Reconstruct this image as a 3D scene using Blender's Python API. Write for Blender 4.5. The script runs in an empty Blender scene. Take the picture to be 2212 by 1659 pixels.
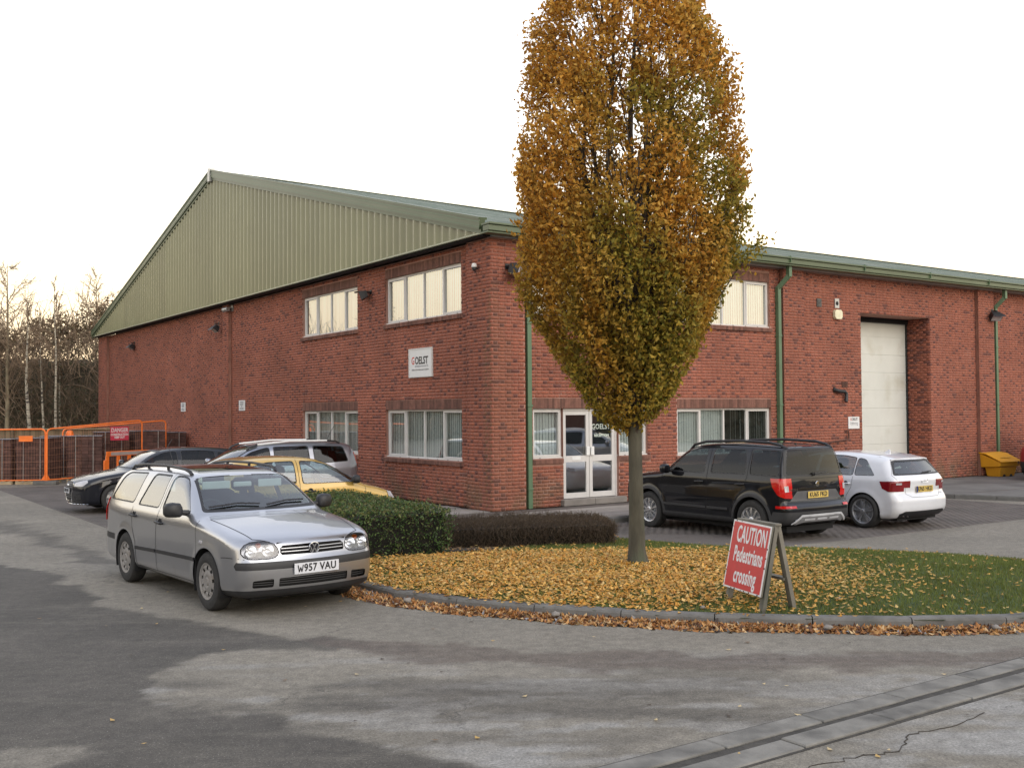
import bpy, bmesh, math, random
import numpy as np
from mathutils import Vector, Matrix
from mathutils.bvhtree import BVHTree
from mathutils import noise as mnoise
random.seed(7); rng = np.random.default_rng(7)
scn = bpy.context.scene
COL = scn.collection
R = math.radians

# ---------------------------------------------------------------- camera
CAM_H = 2.1
PITCH, ROLL = 0.02668036, -0.00758202
cam_d = bpy.data.cameras.new('camera'); cam = bpy.data.objects.new('camera', cam_d); COL.objects.link(cam)
cp, sp, cr, sr = math.cos(PITCH), math.sin(PITCH), math.cos(ROLL), math.sin(ROLL)
fwd = Vector((0, cp, sp)); up = Vector((0, -sp, cp)); rt = Vector((1, 0, 0))
r2 = cr*rt + sr*up; u2 = -sr*rt + cr*up
m = Matrix.Identity(4)
for i in range(3):
    m[i][0] = r2[i]; m[i][1] = u2[i]; m[i][2] = -fwd[i]
m[0][3], m[1][3], m[2][3] = 0, 0, CAM_H
cam.matrix_world = m
cam_d.sensor_fit = 'HORIZONTAL'; cam_d.sensor_width = 36.0; cam_d.lens = 36.0*2241.0/2212.0
cam_d.clip_start = 0.1; cam_d.clip_end = 2000
scn.camera = cam

# ---------------------------------------------------------------- sky and sun
SUN_EL, SUN_AZ = R(28), math.atan2(-0.78, 0.62)      # soft light from behind the camera, to the right
SKY_STRENGTH = 0.10
world = bpy.data.worlds.new('World'); scn.world = world; world.use_nodes = True
nt = world.node_tree; nt.nodes.clear()
def N(t, typ, **kw):
    n = t.nodes.new(typ)
    for k, v in kw.items(): setattr(n, k, v)
    return n
out = N(nt, 'ShaderNodeOutputWorld'); bg = N(nt, 'ShaderNodeBackground'); nt.links.new(bg.outputs[0], out.inputs[0])
bg.inputs['Strength'].default_value = SKY_STRENGTH
sky = N(nt, 'ShaderNodeTexSky'); sky.sky_type = 'NISHITA'; sky.sun_disc = False
sky.sun_elevation = SUN_EL; sky.sun_rotation = R(90) - SUN_AZ; sky.dust_density = 4; sky.air_density = 1.0
tc = N(nt, 'ShaderNodeTexCoord'); sep = N(nt, 'ShaderNodeSeparateXYZ'); nt.links.new(tc.outputs['Generated'], sep.inputs[0])
ramp = N(nt, 'ShaderNodeValToRGB')          # thin high cloud: warm and dim at the horizon, white above, bluish overhead
nt.links.new(sep.outputs['Z'], ramp.inputs[0])
e = ramp.color_ramp.elements
e[0].position = 0.0; e[0].color = (0.52, 0.37, 0.23, 1)
e[1].position = 1.0; e[1].color = (0.35, 0.385, 0.47, 1)
for p, c in ((0.05, (0.84, 0.63, 0.39, 1)), (0.13, (0.98, 0.84, 0.60, 1)), (0.24, (0.90, 0.86, 0.79, 1)), (0.5, (0.49, 0.52, 0.60, 1))):
    q = e.new(p); q.color = c
cl = N(nt, 'ShaderNodeTexNoise'); cl.inputs['Scale'].default_value = 2.2; cl.inputs['Detail'].default_value = 4
mp = N(nt, 'ShaderNodeMapping'); mp.inputs['Scale'].default_value = (1, 1, 3.2)
nt.links.new(tc.outputs['Generated'], mp.inputs[0]); nt.links.new(mp.outputs[0], cl.inputs['Vector'])
clm = N(nt, 'ShaderNodeMapRange'); clm.inputs['From Min'].default_value = 0.3; clm.inputs['From Max'].default_value = 0.7
clm.inputs['To Min'].default_value = 24; clm.inputs['To Max'].default_value = 29
nt.links.new(cl.outputs['Fac'], clm.inputs['Value'])
sc_ = N(nt, 'ShaderNodeVectorMath', operation='SCALE'); nt.links.new(ramp.outputs[0], sc_.inputs[0]); nt.links.new(clm.outputs[0], sc_.inputs['Scale'])
mx = N(nt, 'ShaderNodeMix', data_type='RGBA'); mx.inputs['Factor'].default_value = 0.82
nt.links.new(sky.outputs[0], mx.inputs['A']); nt.links.new(sc_.outputs[0], mx.inputs['B'])
nt.links.new(mx.outputs['Result'], bg.inputs['Color'])

sun_d = bpy.data.lights.new('sun', 'SUN'); sun_d.energy = 1.5; sun_d.angle = R(50); sun_d.color = (1.0, 0.93, 0.84)
sun = bpy.data.objects.new('sun', sun_d); COL.objects.link(sun)
sdir = Vector((math.cos(SUN_AZ)*math.cos(SUN_EL), math.sin(SUN_AZ)*math.cos(SUN_EL), math.sin(SUN_EL)))
sun.rotation_euler = sdir.to_track_quat('Z', 'Y').to_euler()
scn.view_settings.view_transform = 'Standard'; scn.view_settings.look = 'None'
scn.view_settings.exposure = -0.1; scn.view_settings.gamma = 1; scn.view_settings.use_curve_mapping = False
scn.cycles.max_bounces = 8; scn.cycles.transparent_max_bounces = 16
scn.cycles.use_denoising = True

# ---------------------------------------------------------------- frames of the place
YAW = R(34.7525)
CX, CY = -0.43395, 21.8727                            # foot of the building's near corner
dR = np.array([math.cos(YAW), math.sin(YAW)]); dL = np.array([-math.sin(YAW), math.cos(YAW)])
def W(a, b):                                           # building frame (a along the right facade, b along the gable) -> world
    return (CX + a*dR[0] + b*dL[0], CY + a*dR[1] + b*dL[1])
def sstep(t): t = np.clip(t, 0, 1); return t*t*(3-2*t)
def gz(x, y):                                          # height of the road surface
    return -0.13*sstep((np.asarray(y, float)-13.0)/5.5)

# ---------------------------------------------------------------- helpers
def tag(o, label=None, cat=None, group=None, kind=None):
    if label: o['label'] = label
    if cat: o['category'] = cat
    if group: o['group'] = group
    if kind: o['kind'] = kind
    return o
def empty(name, loc=(0, 0, 0), rz=0.0, label=None, cat=None, group=None, parent=None):
    o = bpy.data.objects.new(name, None); COL.objects.link(o); o.location = loc; o.rotation_euler = (0, 0, rz)
    o.empty_display_size = 0.2
    if parent: o.parent = parent
    return tag(o, label, cat, group)
def link(name, me, mats, parent=None, smooth=False, loc=None):
    if not isinstance(mats, (list, tuple)): mats = [mats]
    for mm in mats:
        if len(me.materials) < len(mats): me.materials.append(mm)
    o = bpy.data.objects.new(name, me); COL.objects.link(o)
    if parent: o.parent = parent
    if loc is not None: o.location = loc
    if smooth: me.shade_smooth()
    return o
def copy_tree(o, parent=None):
    c = o.copy(); COL.objects.link(c); c.parent = parent
    for ch in list(o.children): copy_tree(ch, c)
    return c

class MB:
    """collects boxes, tubes, quads into one mesh"""
    def __init__(s): s.v = []; s.f = []; s.c = []; s.mi = []; s.col = 0.5; s.m = 0
    def add(s, vs, fs):
        b = len(s.v); s.v += [tuple(v) for v in vs]; s.f += [tuple(b+i for i in f) for f in fs]
        s.c += [s.col]*len(fs); s.mi += [s.m]*len(fs)
    def box(s, x0, x1, y0, y1, z0, z1, rot=None, org=None, ch=0.0):
        x0, x1 = min(x0, x1), max(x0, x1); y0, y1 = min(y0, y1), max(y0, y1); z0, z1 = min(z0, z1), max(z0, z1)
        if ch > 0:
            vs = []
            for (zz, k) in ((z0, 1), (z0+ch, 0), (z1-ch, 0), (z1, 1)):
                c = ch*k
                vs += [(x0+c, y0+c, zz), (x1-c, y0+c, zz), (x1-c, y1-c, zz), (x0+c, y1-c, zz)]
            fs = [(3, 2, 1, 0), (12, 13, 14, 15)]
            for l in range(3):
                for i in range(4): fs.append((l*4+i, l*4+(i+1) % 4, l*4+4+(i+1) % 4, l*4+4+i))
        else:
            vs = [(x0, y0, z0), (x1, y0, z0), (x1, y1, z0), (x0, y1, z0), (x0, y0, z1), (x1, y0, z1), (x1, y1, z1), (x0, y1, z1)]
            fs = [(3, 2, 1, 0), (4, 5, 6, 7), (0, 1, 5, 4), (1, 2, 6, 5), (2, 3, 7, 6), (3, 0, 4, 7)]
        if rot is not None:
            og = Vector(org or (0, 0, 0)); vs = [tuple(rot @ (Vector(v)-og) + og) for v in vs]
        s.add(vs, fs)
    def bar(s, p, q, w, h, upv=(0, 0, 1)):
        p = Vector(p); q = Vector(q); d = (q-p).normalized(); u = Vector(upv)
        if abs(d.dot(u)) > 0.99: u = Vector((1, 0, 0))
        a = d.cross(u).normalized(); b = a.cross(d).normalized()
        vs = []
        for e_ in (p, q):
            for (i, j) in ((-1, -1), (1, -1), (1, 1), (-1, 1)): vs.append(e_ + a*i*w/2 + b*j*h/2)
        s.add(vs, [(3, 2, 1, 0), (4, 5, 6, 7), (0, 1, 5, 4), (1, 2, 6, 5), (2, 3, 7, 6), (3, 0, 4, 7)])
    def tube(s, pts, rad, n=8, closed=False, caps=True):
        pts = [Vector(p) for p in pts]; k = len(pts)
        if not isinstance(rad, (list, tuple)): rad = [rad]*k
        base = len(s.v); prev = None; fs = []; vs = []
        for i in range(k):
            if closed: d = pts[(i+1) % k]-pts[i-1]
            else: d = pts[min(i+1, k-1)]-pts[max(i-1, 0)]
            d.normalize()
            if prev is None:
                a = d.orthogonal().normalized()
            else:
                a = (prev - d*prev.dot(d)).normalized()
            prev = a; b = d.cross(a)
            for j in range(n):
                t = 2*math.pi*j/n; vs.append(pts[i] + (a*math.cos(t)+b*math.sin(t))*rad[i])
        for i in range(k if closed else k-1):
            i2 = (i+1) % k
            for j in range(n): fs.append((i*n+j, i*n+(j+1) % n, i2*n+(j+1) % n, i2*n+j))
        if not closed and caps: fs.append(tuple(range(n-1, -1, -1))); fs.append(tuple((k-1)*n+j for j in range(n)))
        s.add(vs, fs)
    def lathe(s, prof, n=24, axis='y', org=(0, 0, 0), a0=0, a1=2*math.pi):
        vs = []; k = len(prof); full = abs(a1-a0-2*math.pi) < 1e-6; nn = n if full else n+1
        for (r_, h) in prof:
            for j in range(nn):
                t = a0+(a1-a0)*j/n; c, q = math.cos(t)*r_, math.sin(t)*r_
                if axis == 'y': v = (c, h, q)
                elif axis == 'z': v = (c, q, h)
                else: v = (h, c, q)
                vs.append((v[0]+org[0], v[1]+org[1], v[2]+org[2]))
        fs = []
        for i in range(k-1):
            for j in range(n):
                j2 = (j+1) % nn; fs.append((i*nn+j, i*nn+j2, (i+1)*nn+j2, (i+1)*nn+j))
        s.add(vs, fs)
    def prism(s, poly, d0, d1, axis='y', org=(0, 0, 0)):
        """poly in the two other axes, extruded along axis"""
        n = len(poly); vs = []
        for d in (d0, d1):
            for (a, b) in poly:
                v = (a, d, b) if axis == 'y' else ((d, a, b) if axis == 'x' else (a, b, d))
                vs.append((v[0]+org[0], v[1]+org[1], v[2]+org[2]))
        fs = [tuple(range(n-1, -1, -1)), tuple(range(n, 2*n))]
        for i in range(n): fs.append((i, (i+1) % n, n+(i+1) % n, n+i))
        s.add(vs, fs)
    def mesh(s, name='mesh', recalc=True):
        me = bpy.data.meshes.new(name); me.from_pydata(s.v, [], s.f)
        if len(set(s.c)) > 1 or (s.c and s.c[0] != 0.5):
            at = me.attributes.new('tone', 'FLOAT', 'FACE'); at.data.foreach_set('value', s.c)
        if any(s.mi): me.polygons.foreach_set('material_index', s.mi)
        if recalc and len(s.f) < 20000:
            bm = bmesh.new(); bm.from_mesh(me); bmesh.ops.recalc_face_normals(bm, faces=bm.faces[:]); bm.to_mesh(me); bm.free()
        me.update(); return me
    def build(s, name, mats, parent=None, smooth=False, angle=None, bevel=0):
        o = link(name, s.mesh(name), mats, parent)
        if smooth or angle:
            o.data.shade_smooth()
            o.data.set_sharp_from_angle(angle=R(angle or 40))
        if bevel:
            b = o.modifiers.new('bevel', 'BEVEL'); b.width = bevel; b.segments = 2; b.limit_method = 'ANGLE'
        return o

def np_mesh(name, V, F, tone=None, smooth=False):
    """V (n,3), F (m,k) with constant k"""
    me = bpy.data.meshes.new(name); V = np.ascontiguousarray(V, np.float32); F = np.ascontiguousarray(F, np.int32)
    me.vertices.add(len(V)); me.vertices.foreach_set('co', V.ravel())
    k = F.shape[1]; me.loops.add(F.size); me.loops.foreach_set('vertex_index', F.ravel())
    me.polygons.add(len(F)); me.polygons.foreach_set('loop_start', np.arange(0, F.size, k, dtype=np.int32))
    me.polygons.foreach_set('loop_total', np.full(len(F), k, np.int32))
    if tone is not None:
        if getattr(tone, 'ndim', 1) == 2:
            at = me.attributes.new('col', 'FLOAT_COLOR', 'FACE'); c4 = np.ones((len(F), 4), np.float32); c4[:, :3] = tone
            at.data.foreach_set('color', c4.ravel())
        else:
            at = me.attributes.new('tone', 'FLOAT', 'FACE'); at.data.foreach_set('value', np.asarray(tone, np.float32))
    me.update(calc_edges=True); me.validate()
    if smooth: me.shade_smooth()
    return me

# ---------------------------------------------------------------- materials
def newmat(name):
    mt = bpy.data.materials.new(name); mt.use_nodes = True; t = mt.node_tree
    return mt, t, t.nodes['Principled BSDF']
def mat(name, col, rough=0.6, metal=0.0, var=0.12, scale=6.0, bump=0.0, bscale=None, spec=0.5, coat=0.0, attr=None, dirt=None, detail=5, stretch=None):
    """principled material: colour varied by noise (object space), optional fine bump, optional per-face tone"""
    mt, t, b = newmat(name)
    b.inputs['Roughness'].default_value = rough; b.inputs['Metallic'].default_value = metal
    b.inputs['Specular IOR Level'].default_value = spec; b.inputs['Coat Weight'].default_value = coat; b.inputs['Coat Roughness'].default_value = 0.02
    tcn = N(t, 'ShaderNodeTexCoord'); nz = N(t, 'ShaderNodeTexNoise'); nz.inputs['Scale'].default_value = scale; nz.inputs['Detail'].default_value = detail
    src = tcn.outputs['Object']
    if stretch:
        mp_ = N(t, 'ShaderNodeMapping'); mp_.inputs['Scale'].default_value = stretch; t.links.new(src, mp_.inputs[0]); src = mp_.outputs[0]
    t.links.new(src, nz.inputs['Vector'])
    rp = N(t, 'ShaderNodeValToRGB'); c = np.array(col[:3])
    rp.color_ramp.elements[0].position = 0.3; rp.color_ramp.elements[1].position = 0.7
    rp.color_ramp.elements[0].color = (*np.clip(c*(1-var), 0, 1), 1); rp.color_ramp.elements[1].color = (*np.clip(c*(1+var), 0, 1), 1)
    t.links.new(nz.outputs['Fac'], rp.inputs[0]); cur = rp.outputs[0]
    if dirt:
        dcol, dscale, dlo, dhi = dirt
        n2 = N(t, 'ShaderNodeTexNoise'); n2.inputs['Scale'].default_value = dscale; n2.inputs['Detail'].default_value = 8
        t.links.new(src, n2.inputs['Vector'])
        mr = N(t, 'ShaderNodeMapRange'); mr.inputs['From Min'].default_value = dlo; mr.inputs['From Max'].default_value = dhi
        t.links.new(n2.outputs['Fac'], mr.inputs['Value'])
        mxx = N(t, 'ShaderNodeMix', data_type='RGBA'); t.links.new(mr.outputs[0], mxx.inputs['Factor']); t.links.new(cur, mxx.inputs['A'])
        mxx.inputs['B'].default_value = (*dcol, 1); cur = mxx.outputs['Result']
    if attr:
        a = N(t, 'ShaderNodeAttribute'); a.attribute_name = 'tone'
        m2 = N(t, 'ShaderNodeMapRange'); m2.inputs['To Min'].default_value = 1-attr; m2.inputs['To Max'].default_value = 1+attr
        t.links.new(a.outputs['Fac'], m2.inputs['Value'])
        vm = N(t, 'ShaderNodeVectorMath', operation='SCALE'); t.links.new(cur, vm.inputs[0]); t.links.new(m2.outputs[0], vm.inputs['Scale']); cur = vm.outputs[0]
    t.links.new(cur, b.inputs['Base Color'])
    if bump:
        n3 = N(t, 'ShaderNodeTexNoise'); n3.inputs['Scale'].default_value = bscale or scale*6; n3.inputs['Detail'].default_value = 4
        t.links.new(src, n3.inputs['Vector'])
        bp = N(t, 'ShaderNodeBump'); bp.inputs['Strength'].default_value = bump; bp.inputs['Distance'].default_value = 0.01
        t.links.new(n3.outputs['Fac'], bp.inputs['Height']); t.links.new(bp.outputs[0], b.inputs['Normal'])
    return mt
def leafmat(name, rough=0.6, trans=0.3):
    mt, t, b = newmat(name)
    a = N(t, 'ShaderNodeAttribute'); a.attribute_name = 'col'
    t.links.new(a.outputs['Color'], b.inputs['Base Color']); b.inputs['Roughness'].default_value = rough; b.inputs['Specular IOR Level'].default_value = 0.3
    tr = N(t, 'ShaderNodeBsdfTranslucent'); t.links.new(a.outputs['Color'], tr.inputs['Color'])
    ms = N(t, 'ShaderNodeMixShader'); ms.inputs[0].default_value = trans
    o = t.nodes['Material Output']; t.links.new(b.outputs[0], ms.inputs[1]); t.links.new(tr.outputs[0], ms.inputs[2]); t.links.new(ms.outputs[0], o.inputs[0])
    return mt
def glassmat(name, tint=(0.8, 0.85, 0.85), refl=0.12, rough=0.01, wob=0.0):
    mt, t, b = newmat(name); t.nodes.remove(b); o = t.nodes['Material Output']
    tr = N(t, 'ShaderNodeBsdfTransparent'); tr.inputs[0].default_value = (*tint, 1)
    gl = N(t, 'ShaderNodeBsdfGlossy'); gl.inputs['Roughness'].default_value = rough; gl.inputs[0].default_value = (1, 1, 1, 1)
    lw = N(t, 'ShaderNodeLayerWeight'); lw.inputs['Blend'].default_value = 0.5; fr = N(t, 'ShaderNodeMath', operation='POWER'); t.links.new(lw.outputs['Facing'], fr.inputs[0]); fr.inputs[1].default_value = 4.5
    mr = N(t, 'ShaderNodeMapRange'); mr.inputs['To Min'].default_value = refl; mr.inputs['To Max'].default_value = 1.0
    t.links.new(fr.outputs[0], mr.inputs['Value'])
    ms = N(t, 'ShaderNodeMixShader'); t.links.new(mr.outputs[0], ms.inputs[0]); t.links.new(tr.outputs[0], ms.inputs[1]); t.links.new(gl.outputs[0], ms.inputs[2])
    if wob:
        tcn = N(t, 'ShaderNodeTexCoord'); nz = N(t, 'ShaderNodeTexNoise'); nz.inputs['Scale'].default_value = 1.3; nz.inputs['Detail'].default_value = 1
        t.links.new(tcn.outputs['Object'], nz.inputs['Vector']); bp = N(t, 'ShaderNodeBump'); bp.inputs['Strength'].default_value = wob; bp.inputs['Distance'].default_value = 0.05
        t.links.new(nz.outputs['Fac'], bp.inputs['Height']); t.links.new(bp.outputs[0], gl.inputs['Normal'])
    t.links.new(ms.outputs[0], o.inputs[0])
    return mt
def brickmat(name):
    """brick colour from the tone attribute of each brick (0 = dark burnt header ... 1 = orange red)"""
    mt, t, b = newmat(name); b.inputs['Roughness'].default_value = 0.85; b.inputs['Specular IOR Level'].default_value = 0.25
    a = N(t, 'ShaderNodeAttribute'); a.attribute_name = 'tone'
    rp = N(t, 'ShaderNodeValToRGB'); el = rp.color_ramp.elements
    el[0].position = 0; el[0].color = (0.155, 0.064, 0.053, 1); el[1].position = 1; el[1].color = (0.37, 0.125, 0.074, 1)
    for p, c in ((0.18, (0.19, 0.073, 0.056, 1)), (0.35, (0.262, 0.094, 0.065, 1)), (0.6, (0.30, 0.105, 0.069, 1)), (0.8, (0.325, 0.113, 0.073, 1))):
        q = el.new(p); q.color = c
    t.links.new(a.outputs['Fac'], rp.inputs[0])
    tcn = N(t, 'ShaderNodeTexCoord'); nz = N(t, 'ShaderNodeTexNoise'); nz.inputs['Scale'].default_value = 14; nz.inputs['Detail'].default_value = 6
    t.links.new(tcn.outputs['Object'], nz.inputs['Vector'])
    mr = N(t, 'ShaderNodeMapRange'); mr.inputs['To Min'].default_value = 0.75; mr.inputs['To Max'].default_value = 1.25; t.links.new(nz.outputs['Fac'], mr.inputs['Value'])
    vm = N(t, 'ShaderNodeVectorMath', operation='SCALE'); t.links.new(rp.outputs[0], vm.inputs[0]); t.links.new(mr.outputs[0], vm.inputs['Scale'])
    n2 = N(t, 'ShaderNodeTexNoise'); n2.inputs['Scale'].default_value = 0.55; n2.inputs['Detail'].default_value = 5
    t.links.new(tcn.outputs['Object'], n2.inputs['Vector'])
    m2 = N(t, 'ShaderNodeMapRange'); m2.inputs['From Min'].default_value = 0.3; m2.inputs['From Max'].default_value = 0.7; m2.inputs['To Min'].default_value = 0.76; m2.inputs['To Max'].default_value = 1.16
    t.links.new(n2.outputs['Fac'], m2.inputs['Value'])
    v2 = N(t, 'ShaderNodeVectorMath', operation='SCALE'); t.links.new(vm.outputs[0], v2.inputs[0]); t.links.new(m2.outputs[0], v2.inputs['Scale'])
    # green-grey algae splashed on the foot of the wall near the corner
    sepn = N(t, 'ShaderNodeSeparateXYZ'); t.links.new(tcn.outputs['Object'], sepn.inputs[0])
    mz = N(t, 'ShaderNodeMapRange'); mz.inputs['From Min'].default_value = 0.9; mz.inputs['From Max'].default_value = 0.1; t.links.new(sepn.outputs['Z'], mz.inputs['Value'])
    n4 = N(t, 'ShaderNodeTexNoise'); n4.inputs['Scale'].default_value = 1.4; n4.inputs['Detail'].default_value = 7; t.links.new(tcn.outputs['Object'], n4.inputs['Vector'])
    m4 = N(t, 'ShaderNodeMapRange'); m4.inputs['From Min'].default_value = 0.42; m4.inputs['From Max'].default_value = 0.62; t.links.new(n4.outputs['Fac'], m4.inputs['Value'])
    mu = N(t, 'ShaderNodeMath', operation='MULTIPLY'); t.links.new(mz.outputs[0], mu.inputs[0]); t.links.new(m4.outputs[0], mu.inputs[1])
    mu2 = N(t, 'ShaderNodeMath', operation='MULTIPLY'); t.links.new(mu.outputs[0], mu2.inputs[0]); mu2.inputs[1].default_value = 0.75
    mxx = N(t, 'ShaderNodeMix', data_type='RGBA'); t.links.new(mu2.outputs[0], mxx.inputs['Factor']); t.links.new(v2.outputs[0], mxx.inputs['A']); mxx.inputs['B'].default_value = (0.13, 0.105, 0.06, 1)
    n5 = N(t, 'ShaderNodeTexNoise'); n5.inputs['Scale'].default_value = 2.1; n5.inputs['Detail'].default_value = 9; n5.inputs['Roughness'].default_value = 0.7; t.links.new(tcn.outputs['Object'], n5.inputs['Vector'])
    m5 = N(t, 'ShaderNodeMapRange'); m5.inputs['From Min'].default_value = 0.66; m5.inputs['From Max'].default_value = 0.74; m5.inputs['To Max'].default_value = 0.5; t.links.new(n5.outputs['Fac'], m5.inputs['Value'])
    mx5 = N(t, 'ShaderNodeMix', data_type='RGBA'); t.links.new(m5.outputs[0], mx5.inputs['Factor']); t.links.new(mxx.outputs['Result'], mx5.inputs['A']); mx5.inputs['B'].default_value = (0.42, 0.30, 0.26, 1)
    t.links.new(mx5.outputs['Result'], b.inputs['Base Color'])
    n3 = N(t, 'ShaderNodeTexNoise'); n3.inputs['Scale'].default_value = 90; t.links.new(tcn.outputs['Object'], n3.inputs['Vector'])
    bp = N(t, 'ShaderNodeBump'); bp.inputs['Strength'].default_value = 0.3; bp.inputs['Distance'].default_value = 0.004
    t.links.new(n3.outputs['Fac'], bp.inputs['Height']); t.links.new(bp.outputs[0], b.inputs['Normal'])
    return mt

M = {}
M['brick'] = brickmat('red_brick')
M['mortar'] = mat('mortar', (0.36, 0.19, 0.145), 0.9, var=0.2, scale=3, bump=0.3, dirt=((0.50, 0.38, 0.32), 1.1, 0.64, 0.76))
M['soldier'] = mat('brown_brick', (0.16, 0.073, 0.052), 0.85, var=0.2, scale=9, attr=0.35)
M['clad'] = mat('green_cladding', (0.195, 0.20, 0.108), 0.26, var=0.06, scale=1.2, spec=0.7, attr=0.09, dirt=((0.20, 0.21, 0.12), 0.4, 0.5, 0.9))
M['trim'] = mat('green_trim', (0.088, 0.118, 0.064), 0.38, var=0.06, scale=2, dirt=((0.12, 0.15, 0.09), 0.8, 0.5, 0.85))
M['roof'] = mat('roof_sheet', (0.16, 0.195, 0.155), 0.65, var=0.2, scale=1.5, spec=0.25, dirt=((0.27, 0.29, 0.25), 0.9, 0.45, 0.7))
M['pipe'] = mat('green_pipe', (0.10, 0.17, 0.095), 0.4, var=0.1, scale=3)
M['upvc'] = mat('white_frame', (0.62, 0.60, 0.575), 0.4, var=0.04, scale=4)
M['glass'] = glassmat('window_glass', (0.84, 0.89, 0.88), 0.35, wob=0.02)
M['blind'] = mat('blind_fabric', (0.70, 0.73, 0.71), 0.8, var=0.06, scale=20)
M['room'] = mat('room_wall', (0.16, 0.20, 0.20), 0.9)
M['shutter'] = mat('shutter_white', (0.66, 0.67, 0.62), 0.45, var=0.05, scale=1.5, dirt=((0.45, 0.43, 0.33), 0.9, 0.55, 0.8))
M['black'] = mat('black_plastic', (0.022, 0.022, 0.024), 0.5, var=0.2, scale=8)
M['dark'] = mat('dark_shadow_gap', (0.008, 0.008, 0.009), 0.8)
M['rubber'] = mat('tyre_rubber', (0.028, 0.027, 0.026), 0.8, var=0.25, scale=12, bump=0.3)
M['chrome'] = mat('chrome', (0.75, 0.76, 0.78), 0.12, metal=1.0, var=0.03)
M['alloy'] = mat('alloy', (0.55, 0.55, 0.56), 0.28, metal=0.8, var=0.06)
M['hubcap'] = mat('dusty_hubcap', (0.27, 0.255, 0.24), 0.55, metal=0.15, var=0.15, scale=10, dirt=((0.20, 0.17, 0.14), 9, 0.5, 0.7))
M['gunalloy'] = mat('dark_alloy', (0.42, 0.43, 0.45), 0.35, metal=0.7, var=0.1)
M['concrete'] = mat('kerb_concrete', (0.155, 0.15, 0.14), 0.9, var=0.22, scale=5, bump=0.6, bscale=40, dirt=((0.09, 0.09, 0.08), 2.5, 0.52, 0.7))
M['slab'] = mat('paving_slab', (0.30, 0.27, 0.24), 0.85, var=0.15, scale=3, bump=0.3, dirt=((0.16, 0.15, 0.13), 1.3, 0.5, 0.75), attr=0.18)
M['paver'] = mat('brown_pavers', (0.138, 0.120, 0.107), 0.85, var=0.15, scale=2, attr=0.04, bump=0.3, dirt=((0.10, 0.09, 0.08), 0.6, 0.45, 0.7))
M['pavegap'] = mat('paver_joint', (0.125, 0.105, 0.092), 0.9, var=0.3, scale=4)
M['drainc'] = mat('channel_concrete', (0.215, 0.205, 0.182), 0.9, var=0.14, scale=7, bump=0.6, bscale=60, dirt=((0.11, 0.105, 0.095), 3.0, 0.42, 0.66))
M['soil'] = mat('soil', (0.045, 0.036, 0.027), 0.95, var=0.4, scale=8, bump=1.0, bscale=30)
M['lawn'] = mat('lawn_base', (0.05, 0.075, 0.022), 0.95, var=0.4, scale=5, bump=1.0, bscale=40)
M['bark'] = mat('bark', (0.07, 0.064, 0.045), 0.9, var=0.35, scale=9, bump=1.0, bscale=30, stretch=(1, 1, 0.35), dirt=((0.07, 0.085, 0.05), 3, 0.5, 0.7))
M['twig'] = mat('twig_bark', (0.05, 0.038, 0.028), 0.9, var=0.3, scale=10)
M['leaf'] = leafmat('autumn_leaf', trans=0.45)
M['litter'] = leafmat('fallen_leaf', trans=0.15)
M['grass'] = leafmat('grass_blade', trans=0.25)
M['hedgeleaf'] = leafmat('hedge_leaf', rough=0.45, trans=0.2)
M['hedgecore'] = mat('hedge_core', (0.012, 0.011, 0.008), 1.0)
M['wood'] = mat('weathered_timber', (0.17, 0.155, 0.125), 0.85, var=0.3, scale=6, bump=0.6, stretch=(1, 1, 0.2), dirt=((0.09, 0.09, 0.07), 4, 0.5, 0.7))
M['fencewood'] = mat('fence_timber', (0.17, 0.125, 0.075), 0.9, var=0.3, scale=3, stretch=(1, 1, 0.2), attr=0.25)
M['pallet'] = mat('pallet_timber', (0.42, 0.33, 0.21), 0.85, var=0.25, scale=5)
M['signred'] = mat('sign_red', (0.52, 0.045, 0.045), 0.35, var=0.08, scale=5, dirt=((0.36, 0.05, 0.05), 3, 0.6, 0.8))
M['signwhite'] = mat('sign_white', (0.72, 0.72, 0.71), 0.4, var=0.03, scale=6)
M['inkblack'] = mat('ink_black', (0.02, 0.02, 0.022), 0.5)
M['inkred'] = mat('ink_red', (0.55, 0.05, 0.03), 0.5)
M['inkgrey'] = mat('ink_grey', (0.25, 0.25, 0.27), 0.5)
M['orange'] = mat('safety_orange', (0.85, 0.19, 0.03), 0.45, var=0.12, scale=4)
M['refl'] = mat('reflective_strip', (0.42, 0.36, 0.34), 0.4)
M['packbrick'] = mat('pack_paver', (0.085, 0.042, 0.034), 0.85, var=0.3, scale=6, attr=0.3)
M['strap'] = mat('strap_plastic', (0.35, 0.33, 0.31), 0.4)
M['wrap'] = mat('wrap_film', (0.18, 0.18, 0.2), 0.25, var=0.3, scale=5)
M['binyellow'] = mat('bin_yellow', (0.74, 0.36, 0.02), 0.45, var=0.06, scale=3)
M['birch'] = mat('birch_bark', (0.38, 0.34, 0.26), 0.8, var=0.2, scale=4, stretch=(1, 1, 4), dirt=((0.06, 0.05, 0.045), 3.2, 0.56, 0.6))
M['darkbark'] = mat('dark_bark', (0.10, 0.085, 0.06), 0.9, var=0.3, scale=3)
M['fartwig'] = mat('far_twig', (0.24, 0.17, 0.11), 0.9, var=0.35, scale=0.4)  # lightened, so distance haze is part of the twig colour
M['darkfol'] = leafmat('far_foliage', trans=0.1)
M['galv'] = mat('galvanised', (0.45, 0.46, 0.46), 0.4, metal=0.6, var=0.1)
M['white'] = mat('white_paint', (0.78, 0.78, 0.76), 0.5, var=0.05)
M['cream'] = mat('cream_plastic', (0.74, 0.70, 0.50), 0.45)
M['blockgrey'] = mat('block_grey', (0.13, 0.125, 0.115), 0.9, var=0.2, bump=0.4)
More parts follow.
